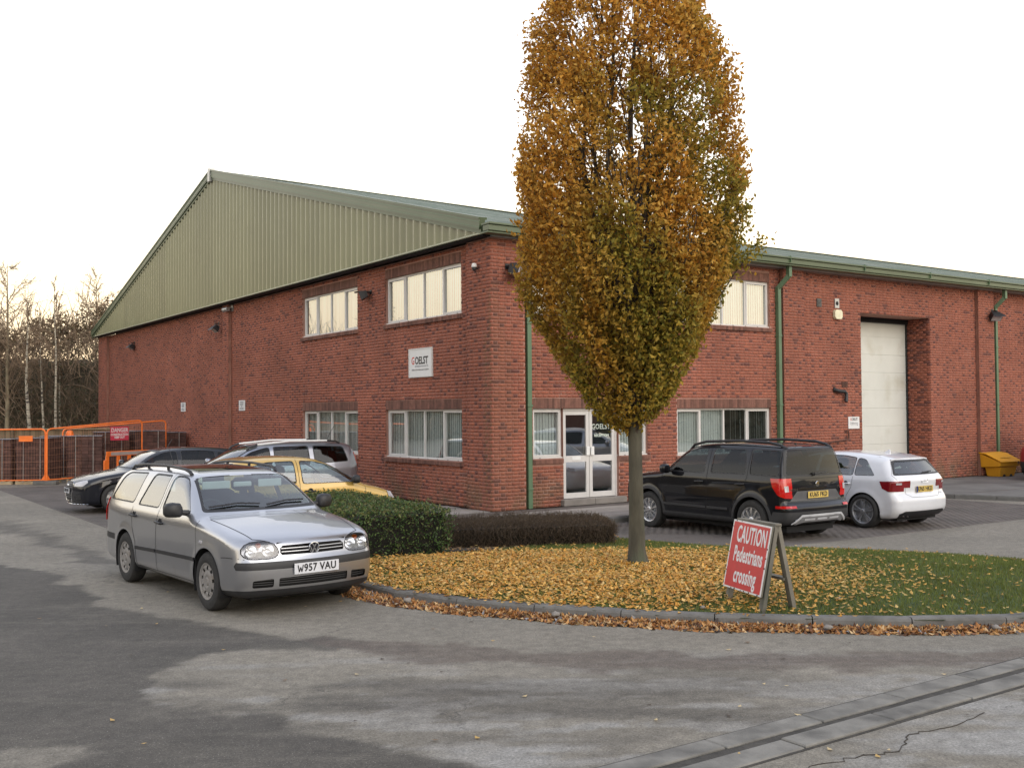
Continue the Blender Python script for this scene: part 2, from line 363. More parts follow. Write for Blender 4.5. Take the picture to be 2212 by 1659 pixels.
M['lens'] = glassmat('lamp_lens', (0.85, 0.86, 0.88), 0.10, 0.03)
M['redlens'] = mat('red_lens', (0.55, 0.012, 0.010), 0.12, var=0.1, coat=0.6)
M['darkredlens'] = mat('dark_red_lens', (0.20, 0.008, 0.012), 0.12, var=0.1, coat=0.6)
M['clearlens'] = mat('clear_lens', (0.46, 0.45, 0.46), 0.15, coat=0.6)
M['amber'] = mat('amber_bulb', (0.55, 0.18, 0.05), 0.3)
M['plateY'] = mat('plate_yellow', (0.66, 0.47, 0.12), 0.4)
M['plateW'] = mat('plate_white', (0.66, 0.67, 0.70), 0.4, var=0.04)
M['carglass'] = glassmat('car_glass', (0.55, 0.66, 0.66), 0.14, 0.01)
M['sideglass'] = glassmat('side_car_glass', (0.50, 0.60, 0.60), 0.26, 0.01)
M['tintglass'] = glassmat('tinted_glass', (0.16, 0.20, 0.21), 0.035, 0.01)
M['seat'] = mat('seat_cloth', (0.04, 0.042, 0.05), 0.9, var=0.2)
M['silver'] = mat('silver_paint', (0.46, 0.465, 0.485), 0.30, metal=0.85, var=0.02, scale=300, coat=0.8, dirt=((0.33, 0.31, 0.29), 1.2, 0.62, 0.85))
M['silver2'] = mat('grey_silver_paint', (0.30, 0.31, 0.35), 0.30, metal=0.8, var=0.03, scale=200, coat=1.0)
M['blackpaint'] = mat('black_paint', (0.005, 0.0055, 0.008), 0.5, metal=0.0, var=0.1, coat=0.9, spec=0.1)
M['navypaint'] = mat('dark_blue_paint', (0.007, 0.008, 0.013), 0.5, var=0.1, coat=0.9, spec=0.1)
M['whitepaint'] = mat('white_car_paint', (0.72, 0.73, 0.76), 0.3, var=0.02, coat=1.0, dirt=((0.50, 0.48, 0.45), 1.6, 0.60, 0.85))
M['yellowpaint'] = mat('gold_paint', (0.62, 0.40, 0.10), 0.3, metal=0.3, var=0.03, coat=1.0)
M['redpaint'] = mat('red_paint', (0.26, 0.012, 0.018), 0.3, coat=1.0)

def text_mesh(txt, size, ext=0.001, align='CENTER', xscale=1.0, space=1.0, bold=0.0):
    cu = bpy.data.curves.new('lettering', 'FONT'); cu.body = txt; cu.size = size; cu.extrude = ext; cu.align_x = align; cu.align_y = 'CENTER'
    cu.space_character = space; cu.offset = bold; cu.resolution_u = 3
    o = bpy.data.objects.new('tmp', cu); COL.objects.link(o)
    dg = bpy.context.evaluated_depsgraph_get(); me = bpy.data.meshes.new_from_object(o.evaluated_get(dg))
    bpy.data.objects.remove(o); bpy.data.curves.remove(cu)
    if xscale != 1.0:
        me.transform(Matrix.Diagonal((xscale, 1, 1, 1)))
    return me
def text(txt, size, mt, parent, mtx, name='lettering', **kw):
    """mtx maps text x right / y up / z out of the surface"""
    me = text_mesh(txt, size, **kw); me.transform(mtx); me.materials.clear()
    return link(name, me, mt, parent)
def frame_mtx(o, xd, yd):
    xd = Vector(xd).normalized(); yd = Vector(yd).normalized(); zd = xd.cross(yd)
    mm = Matrix.Identity(4)
    for i in range(3): mm[i][0] = xd[i]; mm[i][1] = yd[i]; mm[i][2] = zd[i]; mm[i][3] = o[i]
    return mm

def leaves(P, size, cols, up=None, flat=0.0, droop=0.0, aspect=0.55, fold=0.25):
    """one bent rhombus per point. P (n,3); size (n,); cols (n,3). flat: 1 = lying on the ground"""
    n = len(P); a = rng.normal(size=(n, 3)); 
    if flat > 0: a[:, 2] *= (1-flat)
    a[:, 2] -= droop
    a /= np.linalg.norm(a, axis=1)[:, None]+1e-9
    b = rng.normal(size=(n, 3)) if flat == 0 else np.cross(a, np.array([0, 0, 1.0])) + rng.normal(size=(n, 3))*0.35*(1-flat+0.1)
    if up is not None: b = np.cross(a, up) + rng.normal(size=(n, 3))*0.35
    b -= (b*a).sum(1)[:, None]*a; b /= np.linalg.norm(b, axis=1)[:, None]+1e-9
    c = np.cross(a, b); s = np.asarray(size)[:, None]
    lift = s*fold*rng.uniform(0.2, 1.2, (n, 1))
    V = np.stack([P-a*s*0.5, P+b*s*aspect*0.5+c*lift, P+a*s*0.5, P-b*s*aspect*0.5+c*lift], 1).reshape(-1, 3)
    i = np.arange(n)*4
    F = np.concatenate([np.stack([i, i+1, i+2], 1), np.stack([i, i+2, i+3], 1)], 0)
    C = np.concatenate([cols, cols], 0)
    return V, F, C

# ================================================================ GROUND
def axis(lo, hi, a, b, fine, coarse):
    mid = np.arange(a, b+1e-6, fine); l = [a]; s = fine
    while l[-1] > lo: s = min(s*1.12, coarse); l.append(l[-1]-s)
    r = [b]; s = fine
    while r[-1] < hi: s = min(s*1.12, coarse); r.append(r[-1]+s)
    return np.array(sorted(set(np.round(l[1:][::-1]+list(mid)+r[1:], 4))))
def seg_sdf(px, py, poly):
    """signed distance to polygon, negative inside"""
    d = np.full(px.shape, 1e9); s = np.ones(px.shape); n = len(poly)
    for i in range(n):
        ax, ay = poly[i]; bx, by = poly[i-1]
        ex, ey = bx-ax, by-ay; wx, wy = px-ax, py-ay
        t = np.clip((wx*ex+wy*ey)/(ex*ex+ey*ey+1e-12), 0, 1)
        d = np.minimum(d, (wx-ex*t)**2+(wy-ey*t)**2)
        c1 = py >= ay; c2 = py < by; c3 = ex*wy > ey*wx
        flip = (c1 & c2 & c3) | (~c1 & ~c2 & ~c3)
        s = np.where(flip, -s, s)
    return s*np.sqrt(d)
def vnoise(x, y, sc, seed=0, oct=4):
    r = np.zeros(np.shape(x)); amp = 1; tot = 0
    g = np.random.default_rng(seed); tab = g.random((256, 256))
    for o in range(oct):
        xx = np.asarray(x)/sc*2**o + o*17.3; yy = np.asarray(y)/sc*2**o + o*9.1
        xi = np.floor(xx).astype(int); yi = np.floor(yy).astype(int); fx = xx-xi; fy = yy-yi
        fx = fx*fx*(3-2*fx); fy = fy*fy*(3-2*fy)
        a = tab[xi % 256, yi % 256]; b = tab[(xi+1) % 256, yi % 256]; c = tab[xi % 256, (yi+1) % 256]; d = tab[(xi+1) % 256, (yi+1) % 256]
        r += amp*((a*(1-fx)+b*fx)*(1-fy)+(c*(1-fx)+d*fx)*fy); tot += amp; amp *= 0.55
    return r/tot
gxs = axis(-320, 320, -9, 9, 0.055, 12); gys = axis(-120, 420, 5.5, 16, 0.055, 12)
GX, GY = np.meshgrid(gxs, gys, indexing='ij')
GZ = gz(GX, GY)
wx = GX + (vnoise(GX, GY, 0.8, 3)-0.5)*0.75; wy = GY + (vnoise(GX, GY, 0.8, 4)-0.5)*0.6
def blob(poly, soft, rough=0.0, seed=1):
    soft = soft*0.45
    d = seg_sdf(wx, wy, poly) + (vnoise(GX, GY, 0.35, seed)-0.5)*rough
    return sstep(0.5 - d/soft)
# shapes of the damp and dusty areas of the old asphalt, in metres
DAMP = [(-8.5,15.5),(-6.4,14.1),(-4.9,12.2),(-4.2,11.2),(-3.1,10.55),(-1.9,9.75),(-0.8,9.25),(-2.1,9.3),(-2.75,9.05),(-2.7,8.35),(-2.95,7.95),(-2.35,7.55),(-1.7,7.2),(-1.35,6.85),(-0.9,6.65),(0.35,6.05),(0.2,4.0),(-9,4.0),(-14,8),(-12,13)]
STREAK = [(-11.0,21.0),(-9.2,19.5),(-7.2,17.0),(-6.3,15.2),(-5.6,14.8),(-6.2,15.9),(-7.4,17.8),(-9.2,20.2),(-10.8,21.8)]
TRACK = [(-1.9,9.7),(0.2,9.15),(2.4,8.95),(4.9,9.2),(4.9,8.85),(2.4,8.4),(0.2,8.55),(-1.2,9.1)]
PATCH = [(-3.15,6.6),(-2.75,6.65),(-2.7,6.2),(-2.9,5.9),(-3.2,6.1)]
LIGHTL = [(-10.5,18.5),(-8.5,17.8),(-7,16.0),(-6.6,14.9),(-8,15.2),(-10,16.8)]
damp = np.clip(blob(DAMP, 0.35, 0.4, 5) - 0.8*blob(LIGHTL, 0.5, 0.4, 6), 0, 1)
damp = np.maximum(damp, 0.75*blob(STREAK, 0.35, 0.3, 7)); damp = damp*(1-0.85*blob(PATCH, 0.25, 0.35, 8))
dry = vnoise(GX*0.55, GY*1.6, 0.9, 11, 5); mott = sstep((dry-0.38)/0.24)
damp = np.maximum(damp, (0.72*(1-mott))*sstep((9.2-GY)/1.4)*sstep((3.4-GX)/2.5)*sstep((GX+3.5)/1.0))
dusty = sstep((vnoise(GX*0.5, GY*1.8, 0.8, 21, 5)-0.52)/0.12)*sstep((9.4-GY)/1.2)*(1-damp)
dusty = np.maximum(dusty, sstep((vnoise(GX*.5, GY*1.5, .35, 23, 5)-.57)/.05)*.75*sstep((9.0-GY)/1.2)*(1-damp)*sstep((GX+2.6)/1.0))
track = blob(TRACK, 0.3, 0.5, 9)*(0.45+0.55*vnoise(GX*0.25, GY*4.0, 0.25, 31, 3))
fine = vnoise(GX*.45, GY*2.2, .28, 131, 4); damp = np.clip(damp + (fine-.5)*.55*(GY < 12)*(0.35+damp), 0, 1); dusty = np.clip(dusty*(.4+1.2*vnoise(GX*.6, GY*1.8, .12, 137, 3)), 0, 1)
stain = np.stack([damp, np.clip(dusty, 0, 1), track, np.ones_like(damp)], -1)
nx, ny = GX.shape
idx = np.arange(nx*ny).reshape(nx, ny)
F = np.stack([idx[:-1, :-1], idx[1:, :-1], idx[1:, 1:], idx[:-1, 1:]], -1).reshape(-1, 4)
gme = np_mesh('ground', np.stack([GX, GY, GZ], -1).reshape(-1, 3), F)
at = gme.attributes.new('stain', 'FLOAT_COLOR', 'POINT'); at.data.foreach_set('color', stain.reshape(-1, 4).astype(np.float32).ravel())
mt, t, b = newmat('asphalt')
b.inputs['Roughness'].default_value = 0.9
tcn = N(t, 'ShaderNodeTexCoord'); a = N(t, 'ShaderNodeAttribute'); a.attribute_name = 'stain'
sp_ = N(t, 'ShaderNodeSeparateColor'); t.links.new(a.outputs['Color'], sp_.inputs[0])
def mixc(t, fac, A, B):
    mm = N(t, 'ShaderNodeMix', data_type='RGBA')
    for s_, v in (('Factor', fac), ('A', A), ('B', B)):
        if isinstance(v, (tuple, float)): mm.inputs[s_].default_value = v if not isinstance(v, tuple) else (*v, 1)
        else: t.links.new(v, mm.inputs[s_])
    return mm.outputs['Result']
def nzo(t, scale, detail=6, lo=0.35, hi=0.65, a_=0.0, b_=1.0, rough=0.55):
    n_ = N(t, 'ShaderNodeTexNoise'); n_.inputs['Scale'].default_value = scale; n_.inputs['Detail'].default_value = detail; n_.inputs['Roughness'].default_value = rough
    t.links.new(tcn.outputs['Object'], n_.inputs['Vector'])
    r_ = N(t, 'ShaderNodeMapRange'); r_.inputs['From Min'].default_value = lo; r_.inputs['From Max'].default_value = hi; r_.inputs['To Min'].default_value = a_; r_.inputs['To Max'].default_value = b_
    t.links.new(n_.outputs['Fac'], r_.inputs['Value']); return r_.outputs[0]
base = mixc(t, nzo(t, 1.1), (0.190, 0.171, 0.137), (0.248, 0.224, 0.183))
base = mixc(t, nzo(t, 0.35, 4), base, (0.180, 0.163, 0.133))
dampc = mixc(t, nzo(t, 0.9, 5), (0.060, 0.054, 0.045), (0.084, 0.075, 0.063))
c_ = mixc(t, sp_.outputs[0], base, dampc)
c_ = mixc(t, sp_.outputs[1], c_, (0.26, 0.25, 0.23))
c_ = mixc(t, sp_.outputs[2], c_, (0.110, 0.088, 0.072))
grain = N(t, 'ShaderNodeVectorMath', operation='SCALE'); t.links.new(c_, grain.inputs[0]); t.links.new(nzo(t, 55, 6, 0.3, 0.7, 0.42, 1.58, 0.8), grain.inputs['Scale'])
grain2 = N(t, 'ShaderNodeVectorMath', operation='SCALE'); t.links.new(grain.outputs[0], grain2.inputs[0]); t.links.new(nzo(t, 9, 8, 0.3, 0.7, 0.68, 1.32, 0.75), grain2.inputs['Scale'])
grit = mixc(t, nzo(t, 90, 2, 0.66, 0.70, 0, 0.75), grain2.outputs[0], (0.42, 0.40, 0.36))
grit = mixc(t, nzo(t, 70, 2, 0.67, 0.71, 0, 0.6), grit, (0.045, 0.042, 0.038))
vor = N(t, 'ShaderNodeTexVoronoi'); vor.feature = 'DISTANCE_TO_EDGE'; vor.inputs['Scale'].default_value = 0.34
vw = N(t, 'ShaderNodeTexNoise'); vw.inputs['Scale'].default_value = 1.7; vw.inputs['Detail'].default_value = 6; t.links.new(tcn.outputs['Object'], vw.inputs['Vector'])
vadd = N(t, 'ShaderNodeVectorMath', operation='SCALE'); t.links.new(vw.outputs['Color'], vadd.inputs[0]); vadd.inputs['Scale'].default_value = 1.3
va2 = N(t, 'ShaderNodeVectorMath', operation='ADD'); t.links.new(tcn.outputs['Object'], va2.inputs[0]); t.links.new(vadd.outputs[0], va2.inputs[1]); t.links.new(va2.outputs[0], vor.inputs['Vector'])
vm_ = N(t, 'ShaderNodeMapRange'); vm_.inputs['From Min'].default_value = 0.004; vm_.inputs['From Max'].default_value = 0.0; t.links.new(vor.outputs['Distance'], vm_.inputs['Value'])
vmm = N(t, 'ShaderNodeMath', operation='MULTIPLY'); t.links.new(vm_.outputs[0], vmm.inputs[0]); t.links.new(nzo(t, 0.5, 2, 0.5, 0.6, 0, 0.8), vmm.inputs[1])
grit = mixc(t, vmm.outputs[0], grit, (0.05, 0.047, 0.043))
t.links.new(grit, b.inputs['Base Color'])
rmix = N(t, 'ShaderNodeMapRange'); rmix.inputs['To Min'].default_value = 0.92; rmix.inputs['To Max'].default_value = 0.85; t.links.new(sp_.outputs[0], rmix.inputs['Value']); t.links.new(rmix.outputs[0], b.inputs['Roughness'])
bp = N(t, 'ShaderNodeBump'); bp.inputs['Strength'].default_value = 0.55; bp.inputs['Distance'].default_value = 0.006
nb = N(t, 'ShaderNodeTexNoise'); nb.inputs['Scale'].default_value = 110; nb.inputs['Detail'].default_value = 3; t.links.new(tcn.outputs['Object'], nb.inputs['Vector'])
t.links.new(nb.outputs['Fac'], bp.inputs['Height']); t.links.new(bp.outputs[0], b.inputs['Normal'])
M['asphalt'] = mt
tag(link('ground', gme, mt, smooth=True), 'grey asphalt yard with damp patches and tyre marks', kind='structure')

# ---------------------------------------------------------------- grass island
KERB = [(-3.3,14.8),(-2.8,13.95),(-2.3,13.05),(-1.80,12.25),(-1.26,11.60),(-0.69,11.18),(-0.1,10.86),(0.5,10.60),(1.2,10.34),(2.04,10.12),(3.02,9.96),(3.95,9.88),(4.9,9.98),(6.0,10.45),(6.9,11.15),(7.5,12.1)]
BACK = [(7.4,13.0),(6.81,13.89),(5.75,15.38),(4.67,16.12),(3.34,16.64),(2.25,17.7)]
_w = [W(-0.35,-3.15), W(-1.2,-3.1), W(-4.1,-1.35), W(-6.5,-1.35), W(-6.6,-4.2)]
ISLAND = KERB + BACK + _w
def resample(P, step):
    P = np.array(P, float); d = np.r_[0, np.cumsum(np.linalg.norm(np.diff(P, axis=0), axis=1))]
    # Catmull-Rom smoothing
    n = max(2, int(d[-1]/step)); tt = np.linspace(0, len(P)-1-1e-6, n*6); o = []
    for u in tt:
        i = int(u); f = u-i; p0 = P[max(i-1, 0)]; p1 = P[i]; p2 = P[min(i+1, len(P)-1)]; p3 = P[min(i+2, len(P)-1)]
        o.append(0.5*((2*p1)+(-p0+p2)*f+(2*p0-5*p1+4*p2-p3)*f*f+(-p0+3*p1-3*p2+p3)*f**3))
    o = np.array(o); d = np.r_[0, np.cumsum(np.linalg.norm(np.diff(o, axis=0), axis=1))]
    s = np.linspace(0, d[-1], n+1); return np.stack([np.interp(s, d, o[:, 0]), np.interp(s, d, o[:, 1])], 1)
kl = resample(KERB, 0.915)
KH = 0.115
kerb = tag(empty('kerb', (0, 0, 0)), 'curved line of grey concrete kerb stones round the leafy grass island'); kerb['kind'] = 'structure'
def kerb_run(line, parent, h=KH, w=0.125, seed=0):
    rr = random.Random(seed)
    for i in range(len(line)-1):
        p, q = line[i], line[i+1]; d = q-p; L = np.linalg.norm(d); d = d/L; n_ = np.array([-d[1], d[0]])   # island side = left of direction
        if True:
            g_ = 0.006; p2 = p+d*g_; q2 = q-d*g_
            mb = MB(); dz = rr.uniform(-0.005, 0.005); z0 = -0.25; z1 = h+dz
            prof = [(0, z0), (0, z1-0.03), (0.012, z1-0.008), (0.03, z1), (w, z1), (w, z0)]
            vs = []
            for e_ in (p2, (p2+q2)/2, q2):
                zz = float(gz(e_[0], e_[1]))
                for (o_, z_) in prof: vs.append((e_[0]+n_[0]*o_, e_[1]+n_[1]*o_, z_+zz))
            k = len(prof); fs = [tuple(range(k)), tuple(range(3*k-1, 2*k-1, -1))]
            for r_ in range(2):
                for j in range(k): fs.append((r_*k+j, r_*k+(j+1) % k, (r_+1)*k+(j+1) % k, (r_+1)*k+j))
            mb.add(vs, fs); mb.build('kerb_stone', M['concrete'], parent)
# the island lies to the left of the kerb direction (kerb runs from the hedge past the sign)
kerb_run(kl, kerb)
bl = resample([KERB[-1]]+BACK, 0.915)
kerb_run(bl, kerb, h=0.035, w=0.06, seed=3)
def poly_grid(poly, step, inset=0.0):
    P = np.array(poly); x0, y0 = P.min(0); x1, y1 = P.max(0)
    X, Y = np.meshgrid(np.arange(x0, x1+step, step), np.arange(y0, y1+step, step), indexing='ij')
    return X, Y, seg_sdf(X, Y, poly)
X, Y, D = poly_grid(ISLAND, 0.1)
def isl_z(x, y, d=None):
    if d is None: d = seg_sdf(np.asarray(x, float), np.asarray(y, float), ISLAND)
    return gz(x, y) + KH - 0.02 - 0.07*sstep((np.asarray(y)-13.5)/3.0) + 0.05*sstep(-d/1.2) + (vnoise(x, y, 0.7, 41, 3)-0.5)*0.03
Z = isl_z(X, Y, D)
ok = D < 0.02
ids = -np.ones(X.shape, int); keep = ok[:-1, :-1] & ok[1:, :-1] & ok[1:, 1:] & ok[:-1, 1:]
ii = np.arange(X.size).reshape(X.shape)
F = np.stack([ii[:-1, :-1], ii[1:, :-1], ii[1:, 1:], ii[:-1, 1:]], -1)[keep]
lawn = np_mesh('lawn', np.stack([X, Y, Z], -1).reshape(-1, 3), F)
tag(link('lawn', lawn, M['lawn'], smooth=True), 'grass island under the autumn tree', kind='structure')
def in_isl(n, margin=-0.1):
    P = np.array(ISLAND); lo, hi = P.min(0), P.max(0); r_ = np.zeros((0, 2))
    while len(r_) < n:
        q = rng.uniform(lo, hi, (n*2, 2)); d = seg_sdf(q[:, 0], q[:, 1], ISLAND); r_ = np.r_[r_, q[d < margin]]
    return r_[:n]
# hedges' footprint (kept free of grass)
TREE = (1.583, 13.294)
def rectab(x, y):
    dx, dy = np.asarray(x)-CX, np.asarray(y)-CY
    return dx*dR[0]+dy*dR[1], dx*dL[0]+dy*dL[1]
# grass: short blades
q = in_isl(150000, -0.13); la, lb = rectab(q[:, 0], q[:, 1])
bare = ((la < -3.3) & (lb > -5.7)) | ((lb > -5.0) & (la < -0.6) & (lb > -4.0-(la+3.9)*0.42-0.9))
q = q[~bare]; n = len(q)
z = isl_z(q[:, 0], q[:, 1]); h = rng.uniform(0.018, 0.05, n); an = rng.uniform(0, 6.283, n); w_ = rng.uniform(0.004, 0.008, n)
ln = rng.normal(0, 0.012, (n, 2))
V = np.stack([np.c_[q[:, 0]-np.cos(an)*w_, q[:, 1]-np.sin(an)*w_, z-0.005], np.c_[q[:, 0]+np.cos(an)*w_, q[:, 1]+np.sin(an)*w_, z-0.005], np.c_[q[:, 0]+ln[:, 0], q[:, 1]+ln[:, 1], z+h]], 1).reshape(-1, 3)
F = np.arange(n*3).reshape(n, 3)
gn = vnoise(q[:, 0], q[:, 1], 0.6, 51)[:, None]; mixv = rng.random((n, 1))
gc = (np.array([[0.110, 0.140, 0.035]])*(0.75+0.6*gn) + mixv*np.array([[0.045, 0.045, 0.010]]))
dry_ = rng.random(n) < 0.06; gc[dry_] = np.array([0.20, 0.17, 0.07])
tag(link('grass', np_mesh('grass', V, F, gc), M['grass']), 'short green grass on the island', 'grass', kind='stuff')
# fallen leaves on the grass, thick round the tree
dens_pts = in_isl(86000, -0.02); r_ = np.hypot(dens_pts[:, 0]-0.7, (dens_pts[:, 1]-12.7)*1.2); la, lb = rectab(dens_pts[:, 0], dens_pts[:, 1])
fr = sstep(1.28 - r_/3.5)*(0.50+1.0*vnoise(dens_pts[:, 0], dens_pts[:, 1], 0.6, 61))*(1-.55*sstep((10.9-dens_pts[:, 1]+.35*np.minimum(dens_pts[:, 0], 0))/.7))
fr = np.clip(fr, 0, 1)*0.95 + 0.018 + 0.045*sstep((6.2-dens_pts[:, 0])/4)
fr *= 1-0.8*sstep((dens_pts[:, 1]-14.7-0.15*dens_pts[:, 0])/0.8)
fr *= np.where((la < -3.9) & (lb > -5.6), 0.05, 1.0)
q = dens_pts[rng.random(len(dens_pts)) < fr]; n = len(q)
P3 = np.c_[q, isl_z(q[:, 0], q[:, 1]) + rng.uniform(0.015, 0.055, n)]
pal = np.array([[0.70, 0.37, 0.075], [0.78, 0.46, 0.13], [0.62, 0.29, 0.05], [0.76, 0.52, 0.20], [0.42, 0.19, 0.045], [0.46, 0.33, 0.07]])
far_ = sstep((q[:, 0]-2.4)/1.5)[:, None]; lc = pal[rng.choice(6, n, p=[.30, .24, .2, .12, .07, .07])]*rng.uniform(0.62, 1.15, (n, 1)); lc = lc*(1-.35*far_)+np.array([[.30, .24, .07]])*.35*far_
V, F, C = leaves(P3, rng.uniform(0.036, 0.07, n), lc, flat=0.72, fold=0.22, aspect=0.6)
tag(link('fallen_leaves', np_mesh('fallen_leaves', V, F, C), M['litter']), 'yellow autumn leaves lying on the grass round the tree', 'leaves', kind='stuff')
# leaves drifted along the foot of the kerb
kd = resample(KERB[2:], 0.05); d = np.gradient(kd, axis=0); d /= np.linalg.norm(d, axis=1)[:, None]; nn_ = np.stack([d[:, 1], -d[:, 0]], 1)
NK = 10500; k_ = rng.integers(0, len(kd), NK); k_ = np.where(rng.random(NK) < .35*k_/len(kd), (k_*.5).astype(int), k_); off = np.abs(rng.normal(0, 1, NK)); wd = (0.105-.065*k_/len(kd))+0.09*vnoise(kd[k_, 0], kd[k_, 1], 0.6, 71)
off = np.minimum(off, 2.2)*wd*.78 + 0.01
q = kd[k_] + nn_[k_]*off[:, None] + rng.normal(0, 0.02, (NK, 2))
hz = np.clip(0.075*(1-off/0.30), 0.0, 0.08)*rng.random(NK)*.62 + 0.008
P3 = np.c_[q, gz(q[:, 0], q[:, 1]) + hz]
pal2 = np.array([[0.40, 0.18, 0.06], [0.52, 0.28, 0.10], [0.20, 0.09, 0.04], [0.13, 0.065, 0.04], [0.60, 0.42, 0.22], [0.10, 0.085, 0.08], [0.33, 0.34, 0.36]])
lc = pal2[rng.choice(7, NK, p=[.28, .26, .16, .10, .13, .04, .03])]*rng.uniform(0.75, 1.2, (NK, 1))
V, F, C = leaves(P3, rng.uniform(0.05, 0.09, NK), lc, flat=0.45, fold=0.3, aspect=0.6)
tag(link('leaf_drift', np_mesh('leaf_drift', V, F, C), M['litter']), 'brown and orange leaves drifted along the foot of the kerb', 'leaves', kind='stuff')
# stray leaves on the asphalt
n = 260; q = np.c_[rng.uniform(-6, 6, n), rng.uniform(6, 15, n)**1.0]; d = seg_sdf(q[:, 0], q[:, 1], ISLAND); q = q[d > 0.25]
q = q[: 75]; n = len(q); P3 = np.c_[q, gz(q[:, 0], q[:, 1])+0.014]
lc = np.array([[0.62, 0.48, 0.26], [0.55, 0.36, 0.12], [0.09, 0.07, 0.055], [0.20, 0.14, 0.09]])[rng.choice(4, n, p=[.3, .2, .3, .2])]
V, F, C = leaves(P3, rng.uniform(0.035, 0.065, n), lc, flat=0.97, fold=0.12)
tag(link('stray_leaves', np_mesh('stray_leaves', V, F, C), M['litter']), 'single dry leaves scattered on the asphalt', 'leaves', kind='stuff')
# pale stones and crumbs lying in the leaf drift and on the grass
for i, (x, y, s) in enumerate([(-1.15,11.35,0.06),(0.42,10.52,0.055),(2.95,9.80,0.05),(4.5,9.74,0.045),(3.35,10.75,0.035),(1.9,10.50,0.035)]):
    bm = bmesh.new(); bmesh.ops.create_icosphere(bm, subdivisions=2, radius=s)
    for v in bm.verts: v.co = v.co*(0.8+0.4*mnoise.noise(v.co*25+Vector((i, 0, 0)))); v.co.z *= 0.6
    me = bpy.data.meshes.new('stone'); bm.to_mesh(me); bm.free()
    zz = 0.06 if i < 4 else 0.02+float(isl_z(np.array([x]), np.array([y]))[0])
    tag(link('stone', me, M['slab'], loc=(x, y, zz), smooth=True), ['pale grey stone in the leaves by the left end of the kerb', 'pale stone in the leaf drift left of the caution board', 'small stone in the leaf drift before the caution board', 'small stone in the leaf drift at the right end of the kerb', 'small pale stone in the grass right of the caution board', 'small pale stone on the kerb behind the leaf drift'][i], 'stone', 'stones round the grass island')

# ---------------------------------------------------------------- concrete channel across the road, pavers, slabs
def local_box(mb, a0, a1, b0, b1, z0, z1, ch=0.0):
    vs = [];
    for zz, k in ((z0, 0), (z1-ch, 0), (z1, 1)) if ch else ((z0, 0), (z1, 0)):
        c = ch*k
        for (a_, b_) in ((a0+c, b0+c), (a1-c, b0+c), (a1-c, b1-c), (a0+c, b1-c)):
            w__ = W(a_, b_); vs.append((w__[0], w__[1], zz))
    L = len(vs)//4; fs = [tuple(range((L-1)*4, L*4))]
    for l in range(L-1):
        for i in range(4): fs.append((l*4+i, l*4+(i+1) % 4, l*4+4+(i+1) % 4, l*4+4+i))
    mb.add(vs, fs)
ch_ = tag(empty('drain_channel', (*W(-6, -13.68), 0)), 'double strip of worn concrete channel blocks across the road'); ch_['kind'] = 'structure'
def in_parent(o, parent):
    o.parent = parent; o.matrix_parent_inverse = parent.matrix_basis.inverted(); return o
parent_inv = lambda o, p: in_parent(o, p)
bpy.context.view_layer.update()
mb = MB(); local_box(mb, -11, 6, -13.94, -13.42, -0.02, 0.004); in_parent(mb.build('channel_bed', mat('channel_grime', (0.055, 0.05, 0.043), 0.95, var=0.35, scale=8, bump=1.0)), ch_)
rr = random.Random(5)
for (b0, b1, ofs) in ((-13.640, -13.450, 0.0), (-13.915, -13.725, 0.4)):
    a_ = -11+ofs
    while a_ < 6:
        L = 0.915; mb = MB(); z_ = 0.018+rr.uniform(-0.004, 0.004); local_box(mb, a_+0.007, a_+L-0.007, b0+rr.uniform(-.006, .006), b1+rr.uniform(-.006, .006), -0.05, z_, ch=0.008)
        in_parent(mb.build('channel_block', M['drainc']), ch_); a_ += L
mb = MB(); rc_ = random.Random(12); cp_ = [(1.62, 5.9), (1.75, 6.15), (2.1, 6.35), (2.35, 6.42), (2.55, 6.75), (2.9, 6.9), (3.3, 7.25)]; pp = []
for k in range(len(cp_)-1):
    for i in range(7): u_ = i/7; pp.append((cp_[k][0]*(1-u_)+cp_[k+1][0]*u_+rc_.uniform(-.025, .025), cp_[k][1]*(1-u_)+cp_[k+1][1]*u_+rc_.uniform(-.02, .02)))
for k in range(len(pp)-1): mb.bar((*pp[k], .0025), (*pp[k+1], .0025), rc_.uniform(.003, .009), .003)
tag(mb.build('road_crack', M['soil']), kind='structure')
